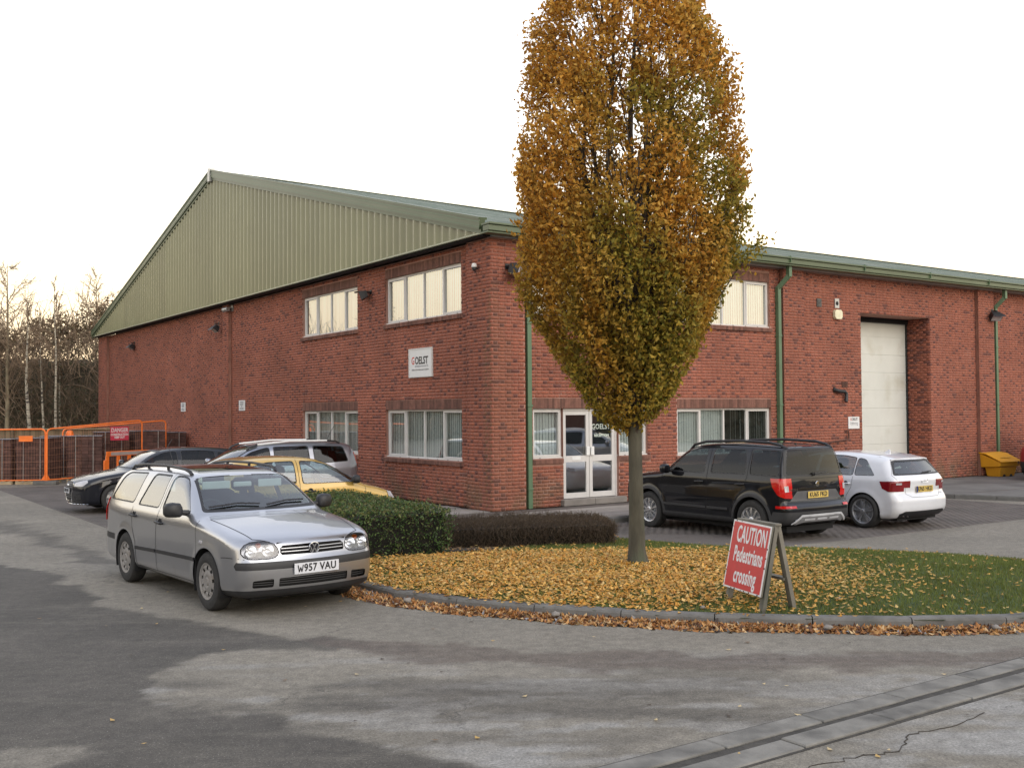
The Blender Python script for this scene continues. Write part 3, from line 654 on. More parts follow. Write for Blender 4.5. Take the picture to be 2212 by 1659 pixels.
def paving(name, label, regs, size, gap, matx, zf, zoff, n_single, near, pname='paver', herring=False):
    root = empty(name, (0, 0, 0), label=label); root['kind'] = 'structure'
    base_ = MB(); cells = []
    for (a0, a1, b0, b1) in regs:
        na = max(1, int((a1-a0)/1.0)); nb_ = max(1, int((b1-b0)/1.0))
        for i in range(na):
            for j in range(nb_):
                aa, bb = a0+(a1-a0)*i/na, b0+(b1-b0)*j/nb_; a2, b2 = a0+(a1-a0)*(i+1)/na, b0+(b1-b0)*(j+1)/nb_
                c4 = [W(aa, bb), W(a2, bb), W(a2, b2), W(aa, b2)]
                base_.add([(x, y, zf(x, y)+zoff-0.006) for x, y in c4], [(0, 1, 2, 3)])
        row = 0; b_ = b0
        while b_+size[1] <= b1+1e-6:
            a_ = a0 - (size[0]/2 if row % 2 else 0)
            while a_ < a1-1e-6:
                s0, s1 = max(a_, a0), min(a_+size[0], a1)
                if s1-s0 > 0.05: cells.append((s0+gap/2, s1-gap/2, b_+gap/2, b_+size[1]-gap/2))
                a_ += size[0]
            b_ += size[1]; row += 1
    base_.build('joint_bed', M['pavegap'], root)
    cells.sort(key=lambda c: near(c))
    full = [c for c in cells if abs((c[1]-c[0])-(size[0]-gap)) < 1e-4]
    single = full[:n_single]; ss = set(single); rest = [c for c in cells if c not in ss]
    V = []; F = []; T = []
    for (a0, a1, b0, b1) in rest:
        dz = rng.uniform(-0.0012, 0.0012); i = len(V)
        for (a_, b_, z_) in ((a0, b0, -0.02), (a1, b0, -0.02), (a1, b1, -0.02), (a0, b1, -0.02), (a0, b0, 0), (a1, b0, 0), (a1, b1, 0), (a0, b1, 0)):
            x, y = W(a_, b_); V.append((x, y, float(zf(x, y))+zoff+z_+dz))
        F += [(i+4, i+5, i+6, i+7), (i, i+1, i+5, i+4), (i+1, i+2, i+6, i+5), (i+2, i+3, i+7, i+6), (i+3, i, i+4, i+7)]; T += [rng.random()]*5
    if V:
        o = link(pname+'_field', np_mesh(pname, np.array(V), np.array(F), np.array(T)), matx, root); o['kind'] = 'stuff'
    protos = []
    for k in range(6):
        mb = MB(); mb.col = rng.random(); mb.box(-(size[0]-gap)/2, (size[0]-gap)/2, -(size[1]-gap)/2, (size[1]-gap)/2, -0.03, 0, ch=0.003); protos.append(mb.mesh(pname)); protos[-1].materials.append(matx)
    for c in single:
        x, y = W((c[0]+c[1])/2, (c[2]+c[3])/2); o = bpy.data.objects.new(pname, rr.choice(protos)); COL.objects.link(o); o.parent = root
        o.location = (x, y, float(zf(x, y))+zoff+rr.uniform(-.0025, .0025)); o.rotation_euler = (0, 0, YAW)
    return root
camdist = lambda c: (W((c[0]+c[1])/2, (c[2]+c[3])/2)[0]**2 + W((c[0]+c[1])/2, (c[2]+c[3])/2)[1]**2)
flat_gz = lambda x, y: float(gz(x, y))
paving('parking_bays_right', 'brown block paved parking bays by the reception', [(-0.3, 11.2, -6.9, -2.4)], (0.2, 0.1), 0.006, M['paver'], flat_gz, 0.006, 300, camdist)
paving('parking_bays_left', 'brown block paved parking bays along the gable wall', [(-7.0, -1.3, -1.2, 17.0)], (0.2, 0.1), 0.006, M['paver'], flat_gz, 0.006, 300, camdist)
paving('footpath', 'pale concrete slab footpath along the building', [(-1.2, 11.1, -2.3, 0.0), (-4.0, -1.25, -1.1, 0.0), (-1.2, 0.0, 0.05, 16.0)], (0.6, 0.6), 0.008, M['slab'], lambda x, y: 0.0, -0.002, 80, camdist, pname='paving_slab')
kk = tag(empty('bay_kerb', (0, 0, 0)), 'low concrete kerb between parking bays and footpath'); kk['kind'] = 'structure'
kerb_run(resample([W(11.3, -2.36), W(5, -2.36), W(-1.2, -2.36)][::-1], 0.915), kk, h=0.125, w=0.08, seed=9)
kerb_run(resample([W(-1.25, -1.0), W(-1.25, 8), W(-1.25, 16)][::-1], 0.915), kk, h=0.12, w=0.08, seed=10)
kerb_run(resample([W(11.35, -2.4), W(11.45, -3.3), W(12.05, -4.8), W(12.8, -6.6), W(14.5, -8.0), W(18, -8.6), W(24, -8.8)], 0.915), kk, h=0.12, w=0.12, seed=12)
P = [W(*q_) for q_ in ((11.4, 0.7), (11.4, -2.4), (11.55, -3.3), (12.15, -4.75), (12.9, -6.5), (14.6, -7.9), (18, -8.5), (36, -8.8), (36, 0.7))]
mb = MB(); mb.add([(x, y, -0.012) for x, y in P]+[(x, y, -0.3) for x, y in P], [tuple(range(len(P)))]+[(i, (i+1) % len(P), len(P)+(i+1) % len(P), len(P)+i) for i in range(len(P))])
tag(mb.build('concrete_apron', mat('apron_concrete', (0.165, 0.16, 0.15), 0.9, var=0.15, scale=1.2, bump=0.4, dirt=((0.10, 0.095, 0.09), 0.7, 0.45, 0.65))), 'grey raised pavement before the loading door', kind='structure')
mb = MB()
for (p_, q_) in (((12.1, -3.4), (23, -3.55)), ((12.6, -5.2), (24, -5.6)), ((16.4, -0.2), (17.2, -8.3)), ((20.5, -0.2), (21.2, -8.5))):
    a_, b_ = W(*p_), W(*q_); mb.bar((*a_, -0.009), (*b_, -0.009), 0.03, 0.004)
tag(mb.build('apron_joints', M['pavegap']), kind='structure')

# ================================================================ BUILDING
B = empty('industrial_building', (CX, CY, 0), YAW, 'long red brick industrial unit with green ribbed gable and low pitched roof', 'building')
WALL_T = 5.80
def mp_(P, u, d, z): return (d, u, z) if P == 'G' else (u, d, z)
def rects(u0, u1, z0, z1, holes):
    us = sorted({u0, u1, *[h for H in holes for h in (H[0], H[1]) if u0 < h < u1]}); zs = sorted({z0, z1, *[h for H in holes for h in (H[2], H[3]) if z0 < h < z1]})
    out_ = []
    for i in range(len(us)-1):
        for j in range(len(zs)-1):
            uc, zc = (us[i]+us[i+1])/2, (zs[j]+zs[j+1])/2
            if not any(H[0] < uc < H[1] and H[2] < zc < H[3] for H in holes): out_.append((us[i], us[i+1], zs[j], zs[j+1]))
    return out_
class Bricks:
    def __init__(s): s.b = []
    def field(s, P, d, u0, u1, z0, z1, holes, seed=0, flip=1, proud=0.007):
        """flemish bond: boxes from u0 to u1 on the plane at depth d"""
        g = np.random.default_rng(seed); nrow = int(round((z1-z0)/0.075))
        for r_ in range(nrow):
            zb = z0+r_*0.075; zt = zb+0.065
            if zt > z1+0.01: break
            blocked = sorted([(H[0], H[1]) for H in holes if H[2] < zt-0.01 and H[3] > zb+0.01])
            ivs = []; cur = u0
            for (h0, h1) in blocked:
                if h0 > cur: ivs.append((cur, min(h0, u1)))
                cur = max(cur, h1)
            if cur < u1: ivs.append((cur, u1))
            u = u0 - (0.0 if r_ % 2 == 0 else 0.169); st = True
            while u < u1:
                L = 0.215 if st else 0.1025
                for (i0, i1) in ivs:
                    a_, b_ = max(u, i0), min(u+L, i1)
                    if b_-a_ > 0.03:
                        x = g.random()
                        tone = (x*0.16 if (not st and x < 0.30) or (st and g.random() < 0.035) else 0.50+0.42*g.random()) if True else 0
                        s.b.append((P, a_, b_, zb, zt, d-proud*0+g.uniform(-0.0015, 0.0015), tone, (b_-a_) > L-1e-4))
                u += L+0.01; st = not st
    def arrays(s, sel):
        V = np.zeros((len(sel)*8, 3)); F = np.zeros((len(sel)*5, 4), int); T = np.zeros(len(sel)*5)
        for k, (P, a_, b_, zb, zt, d, tone, full) in enumerate(sel):
            bk = d+0.02
            q = [(a_, bk, zb), (b_, bk, zb), (b_, bk, zt), (a_, bk, zt), (a_, d, zb), (b_, d, zb), (b_, d, zt), (a_, d, zt)]
            for i, (u, dd, z) in enumerate(q): V[k*8+i] = mp_(P, u, dd, z) if P in 'GR' else mp2(P, u, dd, z)
            o = k*8; f = [(4, 5, 6, 7), (0, 1, 5, 4), (1, 2, 6, 5), (2, 3, 7, 6), (3, 0, 4, 7)]
            if P == 'G': f = [q_[::-1] for q_ in f]
            F[k*5:k*5+5] = np.array(f)+o; T[k*5:k*5+5] = tone
        return V, F, T
def mp2(P, u, d, z):
    """side faces: 'S:val:sign' plane a=val facing -a (sign -1) or +a; u runs along b"""
    k_, val, sg = P.split(':'); v_ = float(val)+float(sg)*d
    return (v_, u, z) if k_ == 'S' else (u, v_, z)
# openings ------------------------------------------------------
WG = [(1.36, 4.96, 4.30, 5.45), (6.52, 10.11, 4.30, 5.45), (1.36, 4.96, 1.00, 2.17), (6.52, 10.11, 1.00, 2.17)]
WR = [(5.45, 8.80, 1.00, 2.15), (5.45, 8.80, 4.225, 5.42), (1.15, 4.50, 4.225, 5.42)]
ENT = [(1.15, 1.98, 1.06, 2.165), (1.98, 3.60, 0.0, 2.165), (3.60, 4.50, 1.06, 2.165)]
SHUT = (12.55, 15.84, 0.0, 4.80)
soldG = [(u0-0.0, u1+0.0, z1, z1+0.225) for (u0, u1, z0, z1) in WG]; sillG = [(u0-0.05, u1+0.05, z0-0.11, z0) for (u0, u1, z0, z1) in WG]
soldR = [(1.15, 4.50, 2.165, 2.39), (5.45, 8.80, 2.15, 2.375), (5.45, 8.80, 5.42, 5.645), (1.15, 4.50, 5.42, 5.645)]
sillR = [(5.40, 8.85, 0.89, 1.0), (5.40, 8.85, 4.115, 4.225), (1.10, 4.55, 4.115, 4.225), (1.12, 1.96, 0.95, 1.06), (3.62, 4.55, 0.95, 1.06)]
DP = 0.11
GL, RL = 34.2, 36.0
def wall(name, P, piers, panels, holes, seed, ends):
    """mortar body with reveals plus brick field"""
    mb = MB(); br = Bricks(); mo = 0.0035
    for (u0, u1) in piers:
        for (a_, b_, c_, d_) in rects(u0, u1, 0, WALL_T, []):
            mb.add([mp_(P, a_, mo, c_), mp_(P, b_, mo, c_), mp_(P, b_, mo, d_), mp_(P, a_, mo, d_)], [(0, 1, 2, 3)])
        for e_ in (u0, u1):
            if e_ not in ends: mb.add([mp_(P, e_, mo, 0), mp_(P, e_, DP+mo, 0), mp_(P, e_, DP+mo, WALL_T), mp_(P, e_, mo, WALL_T)], [(0, 1, 2, 3)])
        br.field(P, 0.0, u0+0.003, u1-0.003, 0.005, WALL_T, [], seed+int(u0*7))
    for (u0, u1) in panels:
        hs = [h for h in holes if u0 <= h[0] < u1]
        for (a_, b_, c_, d_) in rects(u0, u1, 0, WALL_T, hs):
            mb.add([mp_(P, a_, DP+mo, c_), mp_(P, b_, DP+mo, c_), mp_(P, b_, DP+mo, d_), mp_(P, a_, DP+mo, d_)], [(0, 1, 2, 3)])
        extra = [s_ for s_ in (soldG+sillG if P == 'G' else soldR+sillR) if u0-0.1 <= s_[0] < u1]
        br.field(P, DP, u0+0.003, u1-0.003, 0.005, WALL_T, hs+extra, seed+int(u0*7)+1)
        for (a_, b_, c_, d_) in hs:                        # reveals
            dep = 0.85 if (a_, b_) == SHUT[:2] else 0.16
            x0, x1 = DP+mo, DP+dep
            for (ua, za, ub, zb) in ((a_, c_, a_, d_), (b_, c_, b_, d_), (a_, d_, b_, d_), (a_, c_, b_, c_)):
                mb.add([mp_(P, ua, x0, za), mp_(P, ub, x0, zb), mp_(P, ub, x1, zb), mp_(P, ua, x1, za)], [(0, 1, 2, 3)])
    w_ = mb.build(name, M['mortar'], B); return w_, br
wg, bg_ = wall('gable_wall', 'G', [(0, 0.96), (16.08, 16.68), (32.65, GL)], [(0.96, 16.08), (16.68, 32.65)], WG, 10, (0.0,))
pR = [(0, 0.87), (9.21, 10.02), (18.25, 19.10), (27.3, 28.15), (35.2, RL)]
wr, br_ = wall('front_wall', 'R', pR, [(0.87, 9.21), (10.02, 18.25), (19.10, 27.3), (28.15, 35.2)], WR+ENT+[SHUT], 50, (0.0,))
# shutter reveal bricks on the far jamb (faces the camera)
jb = Bricks(); g = np.random.default_rng(77)
class J: pass
jv = []
for r_ in range(64):
    zb = 0.005+r_*0.075; u = DP+0.01-(0.11 if r_ % 2 else 0)
    while u < DP+0.85:
        a_, b_ = max(u, DP+0.01), min(u+0.215, DP+0.85)
        if b_-a_ > 0.03: jb.b.append(('S:%f:1' % (SHUT[1]), a_, b_, zb, zb+0.065, -0.012, 0.05*g.random() if g.random() < 0.25 else 0.4+0.4*g.random(), False))
        u += 0.225
V, F, T = jb.arrays(jb.b); o = link('jamb_bricks', np_mesh('jamb_bricks', V, F, T), M['brick'], wr); o['kind'] = 'stuff'
def returns(planes, wo):                                   # brick faces on the sides of the piers
    jb = Bricks()
    for P_ in planes:
        for r_ in range(77):
            zb = 0.005+r_*0.075; t_ = 0.1*g.random() if (r_ % 2 and g.random() < .3) else 0.45+0.4*g.random()
            jb.b.append((P_, 0.004, DP-0.004, zb, zb+0.065, -0.004, t_, False))
    V, F, T = jb.arrays(jb.b); o = link('return_bricks', np_mesh('return_bricks', V, F, T), M['brick'], wo); o['kind'] = 'stuff'
returns(['S:%f:1' % a for a in (0.87, 10.02, 19.10, 28.15)]+['S:%f:-1' % a for a in (9.21, 18.25, 27.3)], wr)
returns(['T:%f:1' % a for a in (0.96, 16.68)]+['T:%f:-1' % a for a in (16.08, 32.65)], wg)
# one brick in view at a time: the nearest 300 as pieces of their own, the rest of the field as one mesh
def pos(b): 
    l = mp_(b[0], (b[1]+b[2])/2, b[5], b[3]); x, y = W(l[0], l[1]); return x*x+y*y+(l[2]-1.9)**2*1.5
allb = [(pos(b), i, 'R') for i, b in enumerate(br_.b) if b[7] and b[1] > 0 and b[1] < 6] + [(pos(b), i, 'G') for i, b in enumerate(bg_.b) if b[7] and b[1] < 6]
allb.sort(); chosen = allb[:296]; cR = {i for _, i, k in chosen if k == 'R'}; cG = {i for _, i, k in chosen if k == 'G'}
for br, sel, wo in ((br_, cR, wr), (bg_, cG, wg)):
    V, F, T = br.arrays([b for i, b in enumerate(br.b) if i not in sel]); o = link('brick_field', np_mesh('brick_field', V, F, T), M['brick'], wo); o['kind'] = 'stuff'
    protos = {}
    for i in sel:
        b = br.b[i]; key = (b[0], round(b[2]-b[1], 3), int(b[6]*16))
        if key not in protos:
            V, F, T = br.arrays([(b[0], -(b[2]-b[1])/2, (b[2]-b[1])/2, 0, 0.065, 0, (key[2]+0.5)/16, True)]); protos[key] = np_mesh('brick', V, F, T); protos[key].materials.append(M['brick'])
        o = bpy.data.objects.new('brick', protos[key]); COL.objects.link(o); o.parent = wo; o.location = mp_(b[0], (b[1]+b[2])/2, b[5], b[3])
# soldier courses and brick sills
def soldier(P, u0, u1, z0, z1, d, proud, name, wo):
    mb = MB(); n = int(round((u1-u0)/0.075)); w_ = (u1-u0)/n; g = random.Random(int(u0*100+z0*10))
    for i in range(n):
        mb.col = g.random(); a_, b_ = u0+i*w_+0.005, u0+(i+1)*w_-0.005
        vs = [mp_(P, *q) for q in ((a_, d+0.12, z0), (b_, d+0.12, z0), (b_, d-proud, z0+0.002), (a_, d-proud, z0+0.002), (a_, d+0.12, z1), (b_, d+0.12, z1), (b_, d-proud, z1-proud*0.3), (a_, d-proud, z1-proud*0.3))]
        mb.add(vs, [(0, 1, 2, 3), (7, 6, 5, 4), (3, 2, 6, 7), (0, 3, 7, 4), (1, 5, 6, 2)])
    o = mb.build(name, M['soldier'], wo); o['kind'] = 'stuff'
    mb = MB(); vs = [mp_(P, u, dd, z) for u in (u0, u1) for dd in (d+0.007-proud, d+0.13) for z in (z0+0.004, z1-0.006)]
    mb.add(vs, [(0, 1, 3, 2), (4, 6, 7, 5), (0, 4, 5, 1), (2, 3, 7, 6), (0, 2, 6, 4), (1, 5, 7, 3)]); mb.build(name+'_bed', M['mortar'], wo)
for q in soldG: soldier('G', *q, DP, 0.002, 'lintel_course', wg)
for q in sillG: soldier('G', *q, DP, 0.05, 'brick_sill', wg)
for q in soldR: soldier('R', *q, DP, 0.002, 'lintel_course', wr)
for q in sillR: soldier('R', *q, DP, 0.05, 'brick_sill', wr)
# ---------------------------------------------------------------- windows
def ubox(mb, P, u0, u1, d0, d1, z0, z1):
    if P == 'G': mb.box(d0, d1, u0, u1, z0, z1)
    else: mb.box(u0, u1, d0, d1, z0, z1)
FD = DP+0.075
def window(P, u0, u1, z0, z1, lights, label, blind='slats', sash=(0, -1), sill=True):
    root = empty('window', mp_(P, (u0+u1)/2, FD, z0), 0, parent=B); root['label'] = label
    o0 = Vector(root.location)
    def fin(o): o.data.transform(Matrix.Translation(-o0)); return o
    mb = MB(); f = 0.045
    ubox(mb, P, u0, u1, FD, FD+0.06, z1-f, z1); ubox(mb, P, u0, u1, FD, FD+0.06, z0, z0+f)
    ubox(mb, P, u0, u0+f, FD, FD+0.06, z0+f, z1-f); ubox(mb, P, u1-f, u1, FD, FD+0.06, z0+f, z1-f)
    w_ = (u1-u0-f)/lights
    for i in range(1, lights): ubox(mb, P, u0+f/2+i*w_-f/2, u0+f/2+i*w_+f/2, FD+0.002, FD+0.058, z0+f, z1-f)
    ss = [s_ % lights for s_ in sash]
    for i in ss:
        a_, b_ = u0+f/2+i*w_+f/2, u0+f/2+(i+1)*w_-f/2; t_ = 0.038
        ubox(mb, P, a_, b_, FD-0.012, FD+0.05, z1-f-t_, z1-f); ubox(mb, P, a_, b_, FD-0.012, FD+0.05, z0+f, z0+f+t_)
        ubox(mb, P, a_, a_+t_, FD-0.012, FD+0.05, z0+f+t_, z1-f-t_); ubox(mb, P, b_-t_, b_, FD-0.012, FD+0.05, z0+f+t_, z1-f-t_)
    if sill: ubox(mb, P, u0-0.0, u1+0.0, FD-0.05, FD+0.0, z0+0.004, z0+0.03)
    fin(mb.build('frame', M['upvc'], root, bevel=0.004))
    for i in range(lights):
        t_ = 0.038 if i in ss else 0.0; a_, b_ = u0+f/2+i*w_+f/2+t_, u0+f/2+(i+1)*w_-f/2-t_
        mb = MB(); mb.add([mp_(P, a_, FD+0.03, z0+f+t_), mp_(P, b_, FD+0.03, z0+f+t_), mp_(P, b_, FD+0.03, z1-f-t_), mp_(P, a_, FD+0.03, z1-f-t_)], [(0, 1, 2, 3)])
        fin(mb.build('pane', M['glass'], root))
    if sill:
        mb = MB(); g = 0.45
        for i in range(int((u1-u0)/g)): uc = u0+0.2+i*g; ubox(mb, P, uc-0.02, uc+0.02, FD-0.054, FD-0.0495, z0+0.010, z0+0.022)
        fin(mb.build('drain_cap', M['black'], root))
    if blind:
        mb = MB(); g = random.Random(int(u0*10+z0)); u = u0+0.05; rot_ = 0.035 if blind == 'slats' else 0.012
        while u < u1-0.1:
            slat = blind == 'part' and (u-u0)/(u1-u0) > 0.5
            w2 = 0.088 if not slat else 0.045; dd = FD+0.10+g.uniform(-.002, .002); ro = (0.008 if not slat else 0.03)*g.uniform(0.6, 1.2)
            vs = [mp_(P, u, dd-ro, z0+0.05), mp_(P, u+w2, dd+ro, z0+0.05), mp_(P, u+w2, dd+ro, z1-0.04), mp_(P, u, dd-ro, z1-0.04)]
            mb.col = g.random(); mb.add(vs, [(0, 1, 2, 3)]); u += 0.084 if not slat else 0.088
        o = fin(mb.build('blind', M['blind'], root)); o['kind'] = 'stuff'
    mb = MB(); x0, x1 = FD+0.065, FD+1.4
    vs = [mp_(P, u, d, z) for u in (u0-0.02, u1+0.02) for d in (x0, x1) for z in (z0-0.02, z1+0.02)]
    mb.add(vs, [(2, 3, 7, 6), (0, 1, 3, 2), (4, 6, 7, 5), (0, 2, 6, 4), (1, 5, 7, 3)]); fin(mb.build('room', M['room'], root))
    return root
window('G', *WG[0], 4, 'upper gable window nearer the corner')
window('G', *WG[1], 4, 'upper gable window further from the corner')
window('G', *WG[2], 4, 'ground floor gable window nearer the corner')
window('G', *WG[3], 4, 'ground floor gable window behind the parked cars')
window('R', *WR[0], 4, 'ground floor window behind the black car', blind='part')
window('R', *WR[1], 4, 'upper front window right of the tree')
window('R', *WR[2], 4, 'upper front window behind the tree crown')
window('R', *ENT[0], 1, 'narrow window left of the reception doors', sash=(0,))
window('R', *ENT[2], 1, 'narrow window right of the reception doors', sash=(0,))
# entrance doors
ds = empty('entrance', (2.79, FD, 0.14), parent=B); ds['label'] = 'double glazed white reception doors'
mb = MB(); mb.box(1.98-2.79, 2.03-2.79, 0, 0.09, 0, 2.02); mb.box(3.55-2.79, 3.60-2.79, 0, 0.09, 0, 2.02); mb.box(2.03-2.79, 3.55-2.79, 0, 0.09, 1.965, 2.02); mb.build('door_frame', M['upvc'], ds, bevel=0.003)
for k, (u0, u1) in enumerate(((-0.757, -0.006), (0.006, 0.757))):
    mb = MB(); y0, y1 = 0.012, 0.06
    mb.box(u0, u0+0.085, y0, y1, 0.01, 1.96); mb.box(u1-0.085, u1, y0, y1, 0.01, 1.96); mb.box(u0+0.085, u1-0.085, y0, y1, 1.875, 1.96)
    mb.box(u0+0.085, u1-0.085, y0, y1, 0.01, 0.13); mb.box(u0+0.085, u1-0.085, y0, y1, 0.82, 0.96)
    dr = mb.build('door', M['upvc'], ds, bevel=0.003)
    for (z0, z1) in ((0.13, 0.82), (0.96, 1.875)):
        mb = MB(); mb.add([(u0+0.085, 0.035, z0), (u1-0.085, 0.035, z0), (u1-0.085, 0.035, z1), (u0+0.085, 0.035, z1)], [(0, 1, 2, 3)]); mb.build('pane', M['glass'], dr)
    hx = u1-0.04 if k == 0 else u0+0.04
    mb = MB(); mb.box(hx-0.045+(-0.02 if k == 0 else 0.02), hx+0.045+(-0.02 if k == 0 else 0.02), y0-0.045, y0-0.03, 0.96, 1.16, ch=0.006); mb.box(hx-0.015, hx+0.015, y0-0.03, y0, 1.0, 1.12); mb.build('push_plate', M['white'], dr, bevel=0.003)
mb = MB(); mb.box(-0.5, -0.26, 0.0, 0.011, 0.86, 0.935, ch=0.003); mb.build('letter_plate', M['white'], ds)
glm = mat('frosted_letter', (0.62, 0.70, 0.62), 0.6)
GOEL_M = frame_mtx((0.36, 0.030, 1.60), (1, 0, 0), (0, 0, 1))
text('GOELST', 0.165, glm, ds, GOEL_M, name='door_lettering', xscale=0.88, bold=0.0005, space=1.06)
text('RECEPTION', 0.085, glm, ds, frame_mtx((0.38, 0.030, 1.40), (1, 0, 0), (0, 0, 1)), name='door_lettering', xscale=0.98, bold=0.002)
mb = MB(); mb.box(-0.83, 0.83, 0.02+0.1, 2.2, 0, 2.1)
for f_ in mb.f[:]: pass
vs = [(x, y, z) for x in (-0.83, 0.83) for y in (0.1, 2.2) for z in (-0.02, 2.1)]
mb = MB(); mb.add(vs, [(2, 3, 7, 6), (0, 1, 3, 2), (4, 6, 7, 5), (0, 2, 6, 4), (1, 5, 7, 3)]); mb.build('lobby', M['room'], ds)
mb = MB(); mb.box(1.90, 2.78, -0.02, 0.30, 0.0, 0.14, ch=0.01); mb.build('doorstep', M['slab'], B); mb = MB(); mb.box(2.79, 3.72, -0.02, 0.30, 0.0, 0.14, ch=0.01); mb.build('doorstep', M['slab'], B)
# loading door
sd = empty('loading_door', (14.2, DP+0.83, 0), parent=B); sd['label'] = 'tall white sectional loading door in a deep brick reveal'
for i in range(9):
    mb = MB(); z0, z1 = i*0.53+0.0012, (i+1)*0.53-0.0012; mb.box(-1.66, 1.66, 0, 0.05, z0, min(z1, 4.79), ch=0.004)
    for j in range(1, 4): mb.box(-1.65, 1.65, -0.003, 0.0, z0+j*0.1325-0.002, z0+j*0.1325+0.002)
    mb.build('panel', M['shutter'], sd)
mb = MB(); mb.box(1.605, 1.64, -0.06, -0.005, 0, 4.75); mb.box(-1.64, -1.60, -0.06, -0.005, 0, 4.75); mb.build('guide_rail', M['black'], sd)
mb = MB(); mb.box(-1.67, 1.67, -0.10, -0.006, 4.66, 4.80); mb.build('door_head_shade', M['dark'], sd)  # near-black box added for the shade at the top of the reveal
# ---------------------------------------------------------------- gable cladding and roof
RB = 17.05; ZE = 6.05; ZR = 10.42; SL = (ZR-ZE)/RB
def ztop(b): return ZE + SL*(b if b < RB else 2*RB-b)
V = []; F = []
bb = -0.06; prof = [];
while bb < GL+0.12:
    for (db, a_) in ((0, -0.20), (0.200, -0.20), (0.246, -0.275), (0.300, -0.275)): prof.append((bb+db, a_))
    bb += 0.325
for (b_, a_) in prof:
    b_ = min(b_, GL+0.10); V += [(a_, b_, 5.865), (a_, b_, max(ztop(b_)-0.12, 5.87))]
F = [(2*i, 2*i+1, 2*i+3, 2*i+2) for i in range(len(prof)-1)]
_r = random.Random(4); _t = [_r.random() for _ in range(60)]
o = link('gable_cladding', np_mesh('gable_cladding', np.array(V), np.array(F), np.array([_t[int((prof[i][0]+.1)/0.9)] for i in range(len(prof)-1)])), M['clad'], B)
mb = MB()                                                    # drip flashing along the foot of the cladding
mb.box(-0.275, -0.20, -0.08, GL+0.12, 5.835, 5.868); mb.build('drip_flashing', mat('flashing', (0.36, 0.38, 0.27), 0.45, var=0.08), B)
mb = MB(); mb.box(-0.197, 0.004, -0.02, GL, 5.805, 5.845); mb.build('soffit_shade', M['dark'], B)  # near-black strip standing for the shade under the cladding overhang
for s_ in (0, 1):                                             # stepped barge trims on the two rakes
    p = (-0.06, ZE) if s_ == 0 else (2*RB+0.2, ZE-0.06); q = (RB, ZR)
    def rk(off, a0, w_, h, name, mt_):
        mb = MB(); P0 = Vector((a0, p[0], p[1]+off)); Q0 = Vector((a0, q[0], q[1]+off)); mb.bar(P0, Q0, w_, h); mb.build(name, mt_, B)
    rk(-0.02, -0.25, 0.13, 0.22, 'barge_board', M['trim']); rk(0.11, -0.23, 0.21, 0.05, 'barge_capping', M['trim']); rk(-0.17, -0.24, 0.075, 0.09, 'barge_lip', M['trim'])
    rk(0.03, -0.318, 0.012, 0.016, 'barge_bead', M['pipe']); rk(-0.085, -0.317, 0.012, 0.012, 'barge_bead', M['pipe'])
mb = MB(); mb.box(-0.36, -0.16, RB-0.10, RB+0.10, ZR-0.30, ZR+0.17, ch=0.01); mb.build('ridge_end_cap', M['galv'], B)
V = []; prof = []; a_ = -0.15
RL2 = 62.0
while a_ < RL2:
    for (da, h) in ((0, 0), (0.24, 0), (0.262, 0.035), (0.31, 0.035)): prof.append((a_+da, h))
    a_ += 0.333
for side in (0, 1):
    b0, z0 = (-0.30, ZE-0.05) if side == 0 else (2*RB+0.25, ZE-0.06)
    V = []; K = 6
    for (aa, h) in prof:
        for k in range(K+1): t_ = k/K; V.append((aa, b0+(RB-b0)*t_, z0+(ZR-.27*float(sstep(aa/24.))-z0)*t_+h+0.02))
    F = [(i*(K+1)+k, (i+1)*(K+1)+k, (i+1)*(K+1)+k+1, i*(K+1)+k+1) for i in range(len(prof)-1) for k in range(K)]
    link('roof_sheeting', np_mesh('roof_sheeting', np.array(V), np.array(F)), M['roof'], B)
mb = MB(); mb.bar((-0.2, RB, ZR+0.06), (24, RB, ZR-.21), 0.4, 0.03); mb.bar((24, RB, ZR-.21), (RL2, RB, ZR-.21), 0.4, 0.03); mb.build('ridge_capping', M['trim'], B)
mb = MB()                                                    # eaves gutter, stepped moulding
mb.box(-0.30, RL2, -0.40, -0.16, 5.865, 5.985); mb.box(-0.31, RL2, -0.44, -0.12, 5.99, 6.035); mb.box(-0.30, RL2, -0.36, -0.10, 5.82, 5.86)
mb.build('gutter', M['trim'], B, bevel=0.008)
mb = MB(); mb.box(-0.02, RL, -0.10, 0.10, 5.80, 5.833); mb.build('eaves_closure', M['galv'], B)
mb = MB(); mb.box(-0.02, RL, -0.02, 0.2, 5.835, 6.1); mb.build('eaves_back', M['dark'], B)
for a_ in np.arange(2.9, RL, 3.05):
    mb = MB(); mb.box(a_, a_+0.012, -0.447, -0.12, 5.89, 6.06); mb.build('gutter_joint', M['pipe'], B)
mb = MB(); vs = [(0.3, 0.3, 0), (RL-0.3, 0.3, 0), (RL-0.3, GL-0.3, 0), (0.3, GL-0.3, 0)]
mb.box(RL-0.01, RL, 0.12, GL, 0, 5.8); mb.box(0.12, RL, GL-0.01, GL, 0, 5.8); mb.build('rear_walls', M['mortar'], B)
